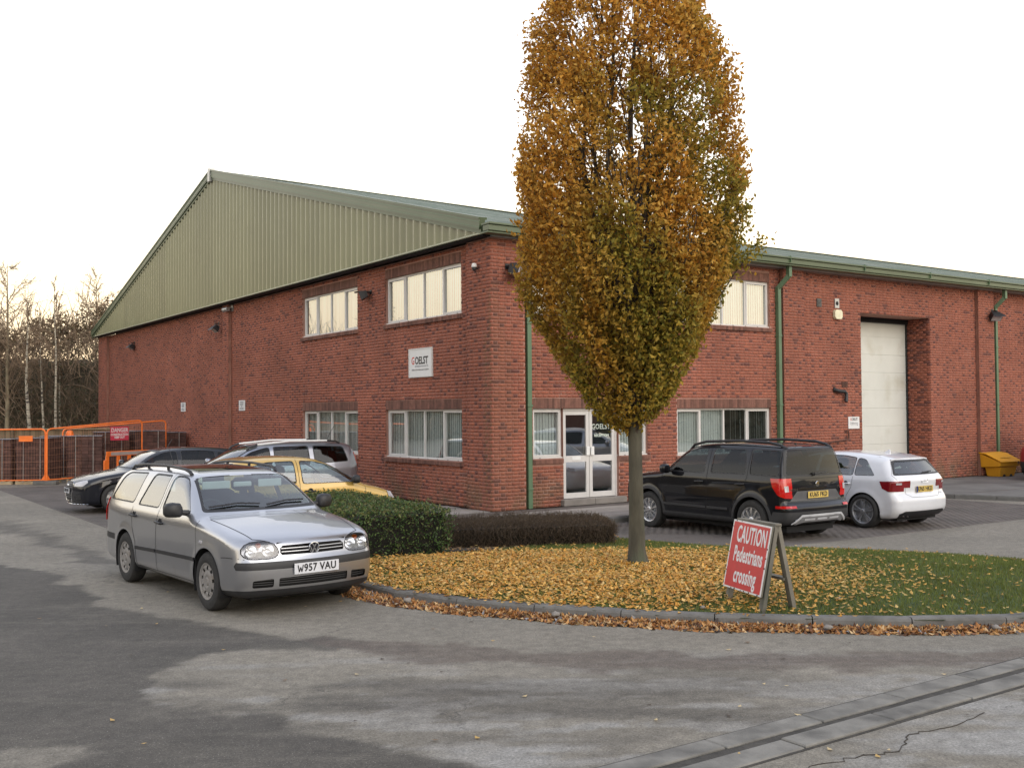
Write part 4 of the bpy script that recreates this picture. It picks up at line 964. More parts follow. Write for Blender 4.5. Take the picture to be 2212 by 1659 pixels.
for k, (a_, xo, lab) in enumerate(((1.0, 0.0, 0), (9.06, 0.115, 1), (19.26, 0.10, 1), (28.3, 0.1, 1))):      # square downpipes with a swan neck
    mb = MB(); s_ = 0.055; yb = DP-0.06
    ztop_ = 5.86 if not lab else 5.30
    mb.box(a_-s_, a_+s_, yb-s_, yb+s_, 0.0, ztop_)
    if lab:
        mb.box(a_+xo-s_, a_+xo+s_, -0.28, -0.28+2*s_, 5.55, 5.86)
        mb.bar((a_, yb, 5.27), (a_+xo, -0.22, 5.58), 2*s_, 2*s_)
    for z_ in (0.4, 2.2, 4.0): mb.box(a_-s_-0.012, a_+s_+0.012, yb-s_-0.012, yb+s_+0.02, z_, z_+0.05)
    mb.build('downpipe', M['pipe'], B, bevel=0.006)
# ---------------------------------------------------------------- fittings on the walls (each a thing of its own)
bpy.context.view_layer.update()
BM = Matrix.Translation((CX, CY, 0)) @ Matrix.Rotation(YAW, 4, 'Z')
def on_wall(name, P, u, z, d=None, label=None, cat=None, group=None):
    """empty on the wall: local x along the wall to the viewer's right, local y out of the wall, z up"""
    if d is None: d = DP
    l = mp_(P, u, d, z); x, y = W(l[0], l[1])
    o = empty(name, (x, y, l[2]), (YAW + math.pi) if P == 'R' else (YAW + math.pi/2), label, cat, group)
    return o
# in that frame: P=='R': +x = -a ; P=='G': +x = b ... mirror so that +y is always outwards
def floodlight(P, u, z, d, label, big=1.0, tilt=0.5, swing=0.0):
    r_ = on_wall('floodlight', P, u, z, d, label, 'floodlight', 'floodlights on the brick walls')
    mb = MB(); mb.box(-0.03, 0.03, 0.0, 0.16*big, -0.02, 0.02); mb.box(-0.05, 0.05, 0, 0.015, -0.06, 0.06); mb.build('bracket', M['black'], r_)
    rot = Matrix.Rotation(swing, 3, 'Z') @ Matrix.Rotation(-tilt, 3, 'X'); org = (0, 0.18*big, 0.0)
    mb = MB(); w_, h = 0.17*big, 0.12*big; vs = [(-w_*0.7, 0.10*big, -h*0.6), (w_*0.7, 0.10*big, -h*0.6), (w_*0.7, 0.10*big, h*0.6), (-w_*0.7, 0.10*big, h*0.6), (-w_, 0.30*big, -h), (w_, 0.30*big, -h), (w_, 0.30*big, h), (-w_, 0.30*big, h)]
    vs = [tuple(rot @ Vector(v)) for v in vs]; mb.add(vs, [(3, 2, 1, 0), (0, 1, 5, 4), (1, 2, 6, 5), (2, 3, 7, 6), (3, 0, 4, 7)])
    vs = [(-w_*1.1, 0.30*big, h), (w_*1.1, 0.30*big, h), (w_*1.1, 0.40*big, h*1.1), (-w_*1.1, 0.40*big, h*1.1)]; mb.add([tuple(rot @ Vector(v)) for v in vs], [(0, 1, 2, 3)])
    mb.build('housing', M['black'], r_)
    mb = MB(); vs = [(-w_*0.92, 0.302*big, -h*0.9), (w_*0.92, 0.302*big, -h*0.9), (w_*0.92, 0.302*big, h*0.9), (-w_*0.92, 0.302*big, h*0.9)]; mb.add([tuple(rot @ Vector(v)) for v in vs], [(0, 1, 2, 3)]); mb.build('lamp_glass', M['clearlens'], r_)
    return r_
floodlight('G', 5.74, 5.20, DP, 'black floodlight between the two upper gable windows', 1.0, 0.35, -0.5)
floodlight('G', 17.0, 5.22, 0.0, 'black floodlight left of the middle brick pier', 1.0, 0.9)
floodlight('G', 28.2, 5.22, DP, 'small black floodlight at the far end of the gable wall', 1.0, 0.9)
floodlight('R', 0.42, 5.20, 0.0, 'large black floodlight on the corner pier beside the tree', 1.3, 0.3, 0.5)
floodlight('R', 19.0, 5.15, 0.0, 'black floodlight by the right hand downpipe', 1.1, 0.75, -0.4)
c_ = on_wall('security_camera', 'G', 15.95, 5.68, 0.10, 'cylindrical grey security camera under the cladding', 'camera')
mb = MB(); mb.lathe([(0.0, -0.2), (0.07, -0.2), (0.075, -0.15), (0.075, 0.12), (0.085, 0.2), (0.0, 0.2)], 14, 'x', (0.14, 0.17, -0.05)); mb.build('camera_body', M['galv'], c_, angle=40)
mb = MB(); mb.box(-0.03, 0.03, 0, 0.14, -0.02, 0.02); mb.box(-0.1, 0.1, 0, 0.03, -0.12, 0.1); mb.build('bracket', M['galv'], c_)
c_ = on_wall('sensor', 'G', 0.50, 5.22, 0.0, 'small white dome sensor on the corner pier', 'sensor')
mb = MB(); mb.lathe([(0, 0.06), (0.045, 0.05), (0.06, 0.0), (0.055, -0.03)], 12, 'z', (0, 0.09, 0.02)); mb.build('cap', M['white'], c_, smooth=True)
mb = MB(); mb.lathe([(0.055, -0.03), (0.05, -0.09), (0.0, -0.12)], 12, 'z', (0, 0.09, 0.02)); mb.box(-0.015, 0.015, 0, 0.07, -0.05, -0.02); mb.tube([(0, 0.06, -0.09), (0.02, 0.01, -0.2)], 0.006, 5); mb.build('lens', M['black'], c_)
c_ = on_wall('alarm_box', 'R', 11.5, 4.70, DP, 'cream octagonal alarm box above the flue pipe', 'alarm box')
mb = MB(); oc = [(-0.16, -0.07), (-0.11, -0.13), (0.11, -0.13), (0.16, -0.07), (0.16, 0.07), (0.11, 0.13), (-0.11, 0.13), (-0.16, 0.07)]; mb.prism(oc, 0.0, 0.09); mb.build('box', M['cream'], c_, bevel=0.012)
text('Honda', 0.06, M['inkgrey'], c_, frame_mtx((0, 0.0915, 0.0), (-1, 0, 0), (0, 0, 1)), name='box_lettering') if False else None
c_ = on_wall('air_vent', 'R', 10.75, 4.99, DP, 'square grey louvred wall vent, left of the pair', 'vent', 'square vents high on the wall')
mb = MB(); mb.box(-0.09, 0.09, 0, 0.03, -0.11, 0.11); [mb.box(-0.075, 0.075, 0.03, 0.045, -0.09+i*0.045, -0.065+i*0.045) for i in range(4)]; tag(mb.build('louvre', M['blockgrey'], c_))
c_ = on_wall('air_vent', 'R', 11.5, 5.01, DP, 'square grey wall vent with a round hole', 'vent', 'square vents high on the wall')
mb = MB(); mb.box(-0.09, 0.09, 0, 0.03, -0.13, 0.13); mb.build('plate', M['galv'], c_); mb = MB(); mb.lathe([(0.0, 0.036), (0.05, 0.036), (0.058, 0.032)], 14, 'y'); mb.build('hole', M['dark'], c_)
c_ = on_wall('air_brick', 'R', 11.80, 2.78, DP, 'pair of brown louvred air bricks above the flue', 'air brick')
for s_ in (-1, 1):
    mb = MB(); mb.box(s_*0.065-0.06, s_*0.065+0.06, 0, 0.012, -0.08, 0.08); [mb.box(s_*0.065-0.05, s_*0.065+0.05, 0.012, 0.02, -0.07+i*0.03, -0.055+i*0.03) for i in range(5)]; mb.build('grille', M['soldier'], c_)
c_ = on_wall('flue_pipe', 'R', 11.55, 2.60, DP, 'black elbowed flue pipe sticking out of the wall', 'pipe')
mb = MB(); mb.tube([(0.2, 0.0, 0.03), (0.18, 0.06, 0.02), (0.12, 0.09, 0.0), (-0.14, 0.09, -0.02), (-0.2, 0.09, -0.06), (-0.19, 0.1, -0.2), (-0.15, 0.12, -0.3)], 0.05, 10); mb.tube([(0.21, 0.001, 0.03), (0.2, 0.03, 0.03)], 0.075, 10); mb.build('pipe', M['black'], c_, smooth=True)
c_ = on_wall('gas_pipe', 'R', 11.83, 1.40, DP, 'thin brown gas pipe running down and left from the delivery sign', 'pipe')
mb = MB(); mb.tube([(0.06, 0.0, 0.10), (-0.02, 0.05, 0.11), (-0.04, 0.06, 0.06), (-0.04, 0.06, -0.1), (0.0, 0.06, -0.14), (1.25, 0.06, -0.23), (1.30, 0.03, -0.26)], 0.02, 8); mb.build('pipe', M['soldier'], c_, smooth=True)
def sign(P, u0, u1, z0, z1, d, label, name='sign', frame=None, th=0.02):
    r_ = on_wall(name, P, (u0+u1)/2, (z0+z1)/2, d, label, 'sign'); w_, h = (u1-u0)/2, (z1-z0)/2
    mb = MB(); mb.box(-w_, w_, 0.002, th, -h, h, ch=0.003); mb.build('board', M['signwhite'], r_)
    if frame:
        mb = MB(); f = frame
        mb.box(-w_, w_, th, th+0.008, h-f, h); mb.box(-w_, w_, th, th+0.008, -h, -h+f); mb.box(-w_, -w_+f, th, th+0.008, -h+f, h-f); mb.box(w_-f, w_, th, th+0.008, -h+f, h-f); mb.build('frame', M['upvc'], r_)
    return r_, w_, h, th
def wtxt(r_, s, x, z, size, mt_, y, **kw):
    text(s, size, M[mt_], r_, frame_mtx((-x, y, z), (-1, 0, 0), (0, 0, 1)), **kw)
r_, w_, h, th = sign('G', 2.60, 3.71, 2.93, 3.62, DP, 'white framed GOELST company sign on the gable wall', 'company_sign', 0.03, 0.03)
y_ = th+0.0025
wtxt(r_, 'G', -0.345, 0.045, 0.245, 'inkred', y_, name='logo_letter', xscale=0.80, bold=0.004)
wtxt(r_, 'OELST', 0.06, 0.045, 0.245, 'inkblack', y_, name='logo_letters', xscale=0.88, bold=0.006)
wtxt(r_, 'INTERIOR PRODUCTS', 0.06, -0.085, 0.058, 'inkgrey', y_, name='small_print', space=1.1)
wtxt(r_, 'Member of the Goelst group of companies', 0.0, -0.165, 0.046, 'inkblack', y_, name='small_print')
for (u0, u1, z0, z1, lab) in ((20.95, 21.68, 2.20, 2.525, 'small white parking notice at the far part of the gable wall'), (14.72, 15.37, 2.20, 2.545, 'white parking notice just right of the middle pier')):
    u0, u1 = (u0+u1)/2-0.27, (u0+u1)/2+0.27
    z1 = z0+0.345
    r_, w_, h, th = sign('G', u0, u1, z0, z1, DP, lab, 'parking_notice')
    for i, s_ in enumerate(('VISITORS', 'PARKING', 'NO', 'DELIVERIES')): wtxt(r_, s_, 0, 0.105-i*0.07, 0.07, 'inkgrey', th+0.0025, name='notice_lettering', xscale=1.0, bold=0.001)
r_, w_, h, th = sign('R', 11.92, 12.40, 1.555, 1.89, DP, 'small square white GOELST deliveries sign beside the loading door', 'delivery_sign')
wtxt(r_, 'G', -0.135, 0.095, 0.10, 'inkred', th+0.0025, name='logo_letter', xscale=0.9, bold=0.001); wtxt(r_, 'OELST', 0.03, 0.095, 0.10, 'inkblack', th+0.0025, name='logo_letters', xscale=0.9, bold=0.001)
wtxt(r_, 'Deliveries', 0.0, -0.015, 0.085, 'inkgrey', th+0.0025, name='sign_lettering')
mb = MB(); mb.box(-0.13, 0.16, th, th+0.002, -0.072, -0.066); mb.prism([(-0.13, -0.085), (-0.18, -0.069), (-0.13, -0.053)], th, th+0.002); mb.build('arrow', M['inkgrey'], r_)

# ================================================================ CARS
def smax(a, b, r):
    h = np.maximum(r-np.abs(a-b), 0)/r
    return np.maximum(a, b)+h*h*r*0.25
class CarShape:
    """body as a smooth intersection of a side outline, a width-by-height section and a plan taper"""
    def __init__(s, spec):
        s.sp = spec
        s.x0, s.x1, s.z0, s.z1 = spec['x0']-0.25, spec['x1']+0.25, -0.05, spec['h']+0.25
        s.gx = np.arange(s.x0-0.3, s.x1+0.3, 0.02); s.gzz = np.arange(s.z0-0.1, s.z1+0.1, 0.02)
        X, Z = np.meshgrid(s.gx, s.gzz, indexing='ij'); P = resample_open(spec['side'], 0.03) if spec.get('smooth', True) else spec['side']
        d = seg_sdf(X, Z, [tuple(p) for p in P])
        s.sd = d
    def side(s, x, z):
        u = (x-s.gx[0])/0.02; v = (z-s.gzz[0])/0.02
        u = np.clip(u, 0, len(s.gx)-1.001); v = np.clip(v, 0, len(s.gzz)-1.001); i = u.astype(int); j = v.astype(int); f = u-i; g = v-j
        d = s.sd
        return (d[i, j]*(1-f)+d[i+1, j]*f)*(1-g)+(d[i, j+1]*(1-f)+d[i+1, j+1]*f)*g
    def F(s, x, y, z):
        sp = s.sp; ay = np.abs(y); kf, kr = sp['bulge']
        xx = x + kf*(ay/0.85)**2*sstep((x-0.0)/1.0) - kr*(ay/0.85)**2*sstep((-x-0.9)/1.0)
        crown = sp.get('crown', 0.03)*(ay/0.7)**2
        fs = s.side(xx, z+crown*sstep((z-0.75)/0.2))
        wz = np.interp(z, sp['wz'][0], sp['wz'][1]); wz2 = np.interp(z+0.03, sp['wz'][0], sp['wz'][1]); wz0 = np.interp(z-0.03, sp['wz'][0], sp['wz'][1])
        wz = (wz+wz2+wz0)/3; sl = (wz2-wz0)/0.06
        fl = 0
        for ax in (sp['wb']/2, -sp['wb']/2):
            rr_ = np.hypot(x-ax, z-sp['wr'])-sp['arch']; fl = fl + sp.get('flare', 0.012)*np.exp(-(np.maximum(rr_, 0)/0.07)**2)*(z < 0.95)
        fw = (ay-(wz+fl))/np.sqrt(1+sl*sl)
        pw = np.interp(x, sp['px'][0], sp['px'][1]); sl = (np.interp(x+0.05, *sp['px'])-np.interp(x-0.05, *sp['px']))/0.1
        fp = (ay-pw-fl)/np.sqrt(1+sl*sl)
        r1 = np.where(z > sp['belt']+0.05, sp.get('rtop', 0.16), sp.get('rlow', 0.13)) if True else 0.1
        return smax(smax(fw, fp, 0.12), fs, r1)
    def grad(s, P):
        e = 0.006; g = np.zeros_like(P)
        for k in range(3):
            d = np.zeros(3); d[k] = e
            g[:, k] = (s.F(*(P+d).T)-s.F(*(P-d).T))/(2*e)
        return g
    def surface(s, h=0.03):
        xs = np.arange(s.x0, s.x1, h); ys = np.arange(-1.02, 1.02+h, h); zs = np.arange(s.z0, s.z1, h)
        X, Y, Z = np.meshgrid(xs, ys, zs, indexing='ij'); f = s.F(X, Y, Z); ins = f < 0
        nx, ny, nz = f.shape
        acc = np.zeros((nx-1, ny-1, nz-1, 3)); cnt = np.zeros((nx-1, ny-1, nz-1))
        org = np.array([xs[0], ys[0], zs[0]])
        for ax in range(3):
            for i in (0, 1):
                for j in (0, 1):
                    o = [0, 0, 0]; oth = [k for k in range(3) if k != ax]; o[oth[0]] = i; o[oth[1]] = j
                    p = list(o); q = list(o); q[ax] = 1
                    sl = lambda t_: f[t_[0]:nx-1+t_[0], t_[1]:ny-1+t_[1], t_[2]:nz-1+t_[2]]
                    a = sl(p); b_ = sl(q); m_ = (a < 0) != (b_ < 0)
                    t_ = np.where(m_, a/(a-b_+1e-12), 0)
                    for k in range(3):
                        acc[..., k] += np.where(m_, (p[k] + (t_ if k == ax else 0)), 0)
                    cnt += m_
        act = cnt > 0; vid = -np.ones(cnt.shape, int); vid[act] = np.arange(act.sum())
        I = np.argwhere(act); V = (acc[act]/cnt[act][:, None] + I)*h + org
        Fs = []
        for ax in range(3):
            o = [k for k in range(3) if k != ax]
            a = ins; sl0 = [slice(1, n_-1) for n_ in f.shape]; sl0[ax] = slice(0, f.shape[ax]-1); sl1 = list(sl0); sl1[ax] = slice(1, f.shape[ax])
            m_ = a[tuple(sl0)] != a[tuple(sl1)]; E = np.argwhere(m_)
            off = np.array([1, 1, 1]); off[ax] = 0; E = E+off
            st = a[E[:, 0], E[:, 1], E[:, 2]]
            def vv(d0, d1):
                c = E.copy(); c[:, o[0]] += d0; c[:, o[1]] += d1; return vid[c[:, 0], c[:, 1], c[:, 2]]
            q = np.stack([vv(-1, -1), vv(0, -1), vv(0, 0), vv(-1, 0)], 1)
            fl = st if ax != 1 else ~st
            q[~fl] = q[~fl][:, ::-1]; Fs.append(q)
        Fq = np.concatenate(Fs); Fq = Fq[(Fq >= 0).all(1)]
        for _ in range(3):
            g = s.grad(V); n2 = (g*g).sum(1)[:, None]; V = V - s.F(*V.T)[:, None]*g/np.maximum(n2, 0.2)
        return V, Fq
def resample_open(P, step):
    """closed outline, lightly rounded: chaikin twice"""
    P = np.array(P, float)
    for _ in range(2):
        Q = []
        for i in range(len(P)):
            a, b_ = P[i], P[(i+1) % len(P)]; Q += [a*0.8+b_*0.2, a*0.2+b_*0.8] if np.linalg.norm(a-b_) > 0.03 else [(a+b_)/2]
        P = np.array(Q)
    return P
def pin(x, y, poly):
    c = False; n = len(poly); j = n-1
    for i in range(n):
        xi, yi = poly[i]; xj, yj = poly[j]
        if (yi > y) != (yj > y) and x < (xj-xi)*(y-yi)/(yj-yi)+xi: c = not c
        j = i
    return c
AX = {'s': (0, 2), 'f': (1, 2), 'r': (1, 2), 't': (0, 1)}
def rounded(poly, r=0.05, n=3):
    P = [Vector((*p, 0)) for p in poly]; out_ = []
    for i in range(len(P)):
        a, b_, c = P[i-1], P[i], P[(i+1) % len(P)]; d1 = (a-b_); d2 = (c-b_); rr_ = min(r, d1.length*0.45, d2.length*0.45)
        p1 = b_+d1.normalized()*rr_; p2 = b_+d2.normalized()*rr_
        for k in range(n+1):
            t_ = k/n; q = (1-t_)**2*p1+2*t_*(1-t_)*b_+t_*t_*p2; out_.append((q.x, q.y))
    return out_
class Car:
    def __init__(s, name, label, cat, spec, h=0.03):
        s.sp = spec; s.root = empty(name, (0, 0, 0), 0, label, cat); s.shape = CarShape(spec)
        V, F = s.shape.surface(h); me = np_mesh('b', V, F)
        bm = bmesh.new(); bm.from_mesh(me); bpy.data.meshes.remove(me)
        s.bvh = BVHTree.FromBMesh(bm)
        bmesh.ops.bisect_plane(bm, geom=bm.verts[:]+bm.edges[:]+bm.faces[:], plane_co=(0, 0, 0), plane_no=(0, 1, 0), clear_inner=True, dist=1e-5)
        s.bm = bm; s.reg = bm.faces.layers.int.new('reg'); s.names = ['body']
        bm.normal_update()
    def cut(s, name, view, poly, cond=None, thr=0.25, within=None):
        """mark the faces inside the outline (seen along the view axis) as region name, splitting faces on the outline"""
        bm = s.bm; L = s.reg
        if name not in s.names: s.names.append(name)
        rid = s.names.index(name); i, j = AX[view]
        if view == 'f': vis = lambda f: f.normal.x > thr
        elif view == 'r': vis = lambda f: f.normal.x < -thr
        elif view == 't': vis = lambda f: f.normal.z > thr
        elif view == 's': vis = lambda f: True
        xs = [p[0] for p in poly]; ys = [p[1] for p in poly]; lo0, hi0, lo1, hi1 = min(xs)-0.04, max(xs)+0.04, min(ys)-0.04, max(ys)+0.04
        wr_ = None if within is None else {s.names.index(w_) for w_ in within}
        faces = []
        for f in bm.faces:
            if wr_ is not None and f[L] not in wr_: continue
            c = f.calc_center_median()
            if lo0 < c[i] < hi0 and lo1 < c[j] < hi1 and vis(f) and (cond is None or cond(c, f.normal)): faces.append(f)
        n = len(poly)
        for k in range(n):
            a, b_ = poly[k], poly[(k+1) % n]; dx, dy = b_[0]-a[0], b_[1]-a[1]
            if dx*dx+dy*dy < 1e-10: continue
            co = [0, 0, 0]; co[i], co[j] = a; no = [0, 0, 0]; no[i], no[j] = -dy, dx
            # only split faces near this edge
            near_, far_ = [], []
            m0, m1, m2, m3 = min(a[0], b_[0])-0.05, max(a[0], b_[0])+0.05, min(a[1], b_[1])-0.05, max(a[1], b_[1])+0.05
            for f in faces:
                c = f.calc_center_median(); (near_ if (m0 < c[i] < m1 and m2 < c[j] < m3) else far_).append(f)
            if not near_: continue
            es = {e_ for f in near_ for e_ in f.edges}; vs = {v for f in near_ for v in f.verts}
            r_ = bmesh.ops.bisect_plane(bm, geom=list(vs)+list(es)+near_, plane_co=co, plane_no=no, dist=1e-5)
            faces = far_+[g for g in r_['geom'] if isinstance(g, bmesh.types.BMFace)]
        for f in faces:
            c = f.calc_center_median()
            if pin(c[i], c[j], poly): f[L] = rid
    def region_mesh(s, name, side=None, offset=0.0):
        """side None = both halves, +1 / -1 = one"""
        bm = s.bm; L = s.reg; rid = s.names.index(name); vm = {}; V = []; F = []
        for f in bm.faces:
            if f[L] != rid: continue
            ix = []
            for v in f.verts:
                if v.index not in vm: vm[v.index] = len(V); V.append(tuple(v.co))
                ix.append(vm[v.index])
            F.append(tuple(ix))
        if not F: return None
        V = np.array(V); G = s.shape.grad(V); G /= np.linalg.norm(G, axis=1)[:, None]+1e-9
        V = V+G*offset
        Vs, Fs, Gs = [], [], []
        for sg in ((1, -1) if side is None else (side,)):
            b0 = sum(len(x) for x in Vs); Vv = V.copy(); Gg = G.copy()
            if sg < 0: Vv[:, 1] *= -1; Gg[:, 1] *= -1
            Vs.append(Vv); Gs.append(Gg); Fs += [tuple(b0+k for k in (f if sg > 0 else f[::-1])) for f in F]
        V = np.concatenate(Vs); G = np.concatenate(Gs)
        me = bpy.data.meshes.new(name); me.from_pydata(V.tolist(), [], Fs); me.update(); me.shade_smooth()
        me.normals_split_custom_set_from_vertices(G.tolist())
        return me
    def region(s, name, mt_, part=None, parent=None, pair=False, offset=0.0, label=None):
        s.bm.verts.index_update(); res = []
        for sd_ in ((1, -1) if pair else (None,)):
            me = s.region_mesh(name, sd_, offset)
            if me is None: continue
            o = link(part or name, me, mt_, parent or s.root); res.append(o)
            if label: o['label'] = label
        return res
    def hit(s, view, a, b_, sg=1):
        if view == 's': o, d = (a, 3*sg, b_), (0, -sg, 0)
        elif view == 'f': o, d = (5, a, b_), (-1, 0, 0)
        elif view == 'r': o, d = (-5, a, b_), (1, 0, 0)
        else: o, d = (a, b_, 4), (0, 0, -1)
        p, n, _, _ = s.bvh.ray_cast(Vector(o), Vector(d))
        return (p, n) if p else (None, None)
    def ribbon(s, name, view, pts, width, mt_, parent=None, sg=1, off=0.002, mb=None, step=0.03, thick=0):
        """thin strip following the surface along a polyline"""
        P = []; 
        for k in range(len(pts)-1):
            a, b_ = Vector(pts[k]), Vector(pts[k+1]); n = max(1, int((b_-a).length/step))
            P += [a.lerp(b_, t_/n) for t_ in range(n)]
        P.append(Vector(pts[-1])); own = mb is None; mb = mb or MB(); L = []; 
        H = [s.hit(view, p[0], p[1], sg) for p in P]
        H = [(p, n) for p, n in H if p is not None]
        for k, (p, n) in enumerate(H):
            d = (H[min(k+1, len(H)-1)][0]-H[max(k-1, 0)][0]).normalized(); sd_ = n.cross(d).normalized()*width/2
            L.append((p+sd_+n*off, p-sd_+n*off, p+sd_+n*(off+thick), p-sd_+n*(off+thick)))
        vs = []; fs = []
        for l in L: vs += list(l)
        for k in range(len(L)-1):
            if (L[k+1][0]-L[k][0]).length > 0.25: continue
            o = 4*k
            if thick: fs += [(o+2, o+3, o+7, o+6), (o, o+2, o+6, o+4), (o+3, o+1, o+5, o+7)]
            else: fs += [(o, o+1, o+5, o+4)]
        if not fs: return None
        mb.add(vs, fs)
        if own: return mb.build(name, mt_, parent or s.root)
    def pt(s, view, a, b_, off=0.0, sg=1):
        p, n = s.hit(view, a, b_, sg); return (p+n*off) if p else Vector((0, 0, 0))
    def place(s, x, y, z, heading):
        s.root.location = (x, y, z); s.root.rotation_euler = (0, 0, R(heading)); s.bm.free()
def wheel(car, x, sg, r, w, kind, turn=0.0):
    sp = car.sp; yc = sp['track']*sg
    root = empty('wheel', (x, yc, r), 0, parent=car.root); root.rotation_euler = (0, 0, turn)
    rim = r-sp['tw']
    mb = MB(); y1 = w/2
    prof = [(rim-0.01, -y1+0.02), (rim+0.008, -y1+0.008), (rim+sp['tw']*0.45, -y1), (r-0.022, -y1+0.012), (r-0.004, -y1+0.035), (r, -y1+0.055), (r, y1-0.055), (r-0.004, y1-0.035), (r-0.022, y1-0.012), (rim+sp['tw']*0.45, y1), (rim+0.008, y1-0.008), (rim-0.01, y1-0.02)]
    mb.lathe(prof, 44, 'y'); mb.build('tyre', M['rubber'], root, angle=35)
    mb = MB(); mb.lathe([(r+0.0005, -0.055), (r+0.0005, -0.048)], 40, 'y')
    o = sg; ym = y1-0.012
    mb = MB(); mb.lathe([(rim-0.012, sg*(ym-0.004)), (rim+0.006, sg*(ym+0.006)), (rim-0.006, sg*(ym+0.002)), (rim-0.022, sg*(ym-0.03)), (rim-0.04, sg*(ym-0.12)), (rim-0.04, -sg*ym)], 44, 'y')
    matr = {'hubcap': 'hubcap', 'multi': 'alloy', 'double': 'gunalloy', 'five': 'alloy', 'plain': 'hubcap'}[kind]
    if kind == 'hubcap' or kind == 'plain':
        # pressed trim with nine openings round the edge
        n = 9; ro, ri = rim-0.014, rim*0.62; hw = 0.34
        for k in range(n):
            a0 = 2*math.pi*k/n; a1 = a0+2*math.pi/n; hole = (a1-a0)*hw
            for (aa, ab, rr0, rr1, y_) in ((a0+hole, a1, ri, ro-0.012, 0),):
                vs = []; m_ = 5
                for i in range(m_+1):
                    t_ = aa+(ab-aa)*i/m_
                    for rr_, yy in ((rr0, ym-0.008), ((rr0+rr1)/2, ym+0.001), (rr1, ym-0.006)): vs.append((math.cos(t_)*rr_, sg*yy, math.sin(t_)*rr_))
                fs = [(i*3+j, i*3+j+1, i*3+j+4, i*3+j+3) for i in range(m_) for j in range(2)]
                mb.add(vs, fs)
        mb.lathe([(ro+0.004, sg*(ym-0.004)), (ro-0.014, sg*(ym-0.007))], 44, 'y')
        mb.lathe([(ri+0.001, sg*(ym-0.008)), (rim*0.42, sg*(ym+0.004)), (rim*0.28, sg*(ym+0.001)), (rim*0.25, sg*(ym-0.004)), (rim*0.2, sg*(ym+0.008)), (0.001, sg*(ym+0.010))], 36, 'y')
    else:
        n, dbl, sw = {'multi': (10, False, 0.020), 'double': (5, True, 0.021), 'five': (5, False, 0.05)}[kind]
        for k in range(n):
            a0 = 2*math.pi*k/n+0.3
            for off in ((-0.13, 0.13) if dbl else (0,)):
                ai, ao = a0+off*0.7, a0+off*1.15; c0, s0 = math.cos(ai), math.sin(ai); c1, s1 = math.cos(ao), math.sin(ao)
                p = Vector((c0*0.045, 0, s0*0.045)); q = Vector((c1*(rim-0.012), 0, s1*(rim-0.012))); d = (q-p).normalized(); nn = Vector((-d.z, 0, d.x))
                w0, w1 = sw*0.9, sw*(1.0 if kind != 'multi' else 0.75)
                vs = []
                for (c_, ww, yf) in ((p, w0, ym-0.004), ((p+q)/2, (w0+w1)/2, ym+0.001), (q, w1, ym-0.010)):
                    vs += [c_+nn*ww+Vector((0, sg*(yf-0.022), 0)), c_+nn*ww*0.7+Vector((0, sg*yf, 0)), c_-nn*ww*0.7+Vector((0, sg*yf, 0)), c_-nn*ww+Vector((0, sg*(yf-0.022), 0))]
                fs = [(i*4+j, i*4+j+1, i*4+j+5, i*4+j+4) for i in range(2) for j in range(3)]
                mb.add(vs, fs)
        mb.lathe([(0.062, sg*(ym-0.03)), (0.06, sg*(ym-0.004)), (0.036, sg*ym), (0.03, sg*(ym+0.006)), (0.001, sg*(ym+0.007))], 24, 'y')
    mb.build('rim', M[matr], root, angle=40)
    mb = MB(); mb.lathe([(rim-0.03, sg*(ym-0.055)), (0.14, sg*(ym-0.055)), (0.13, sg*(ym-0.04)), (0.001, sg*(ym-0.04))], 28, 'y'); mb.build('brake_disc', M['black'] if kind == 'hubcap' else M['gunalloy'], root, smooth=True)
    return root
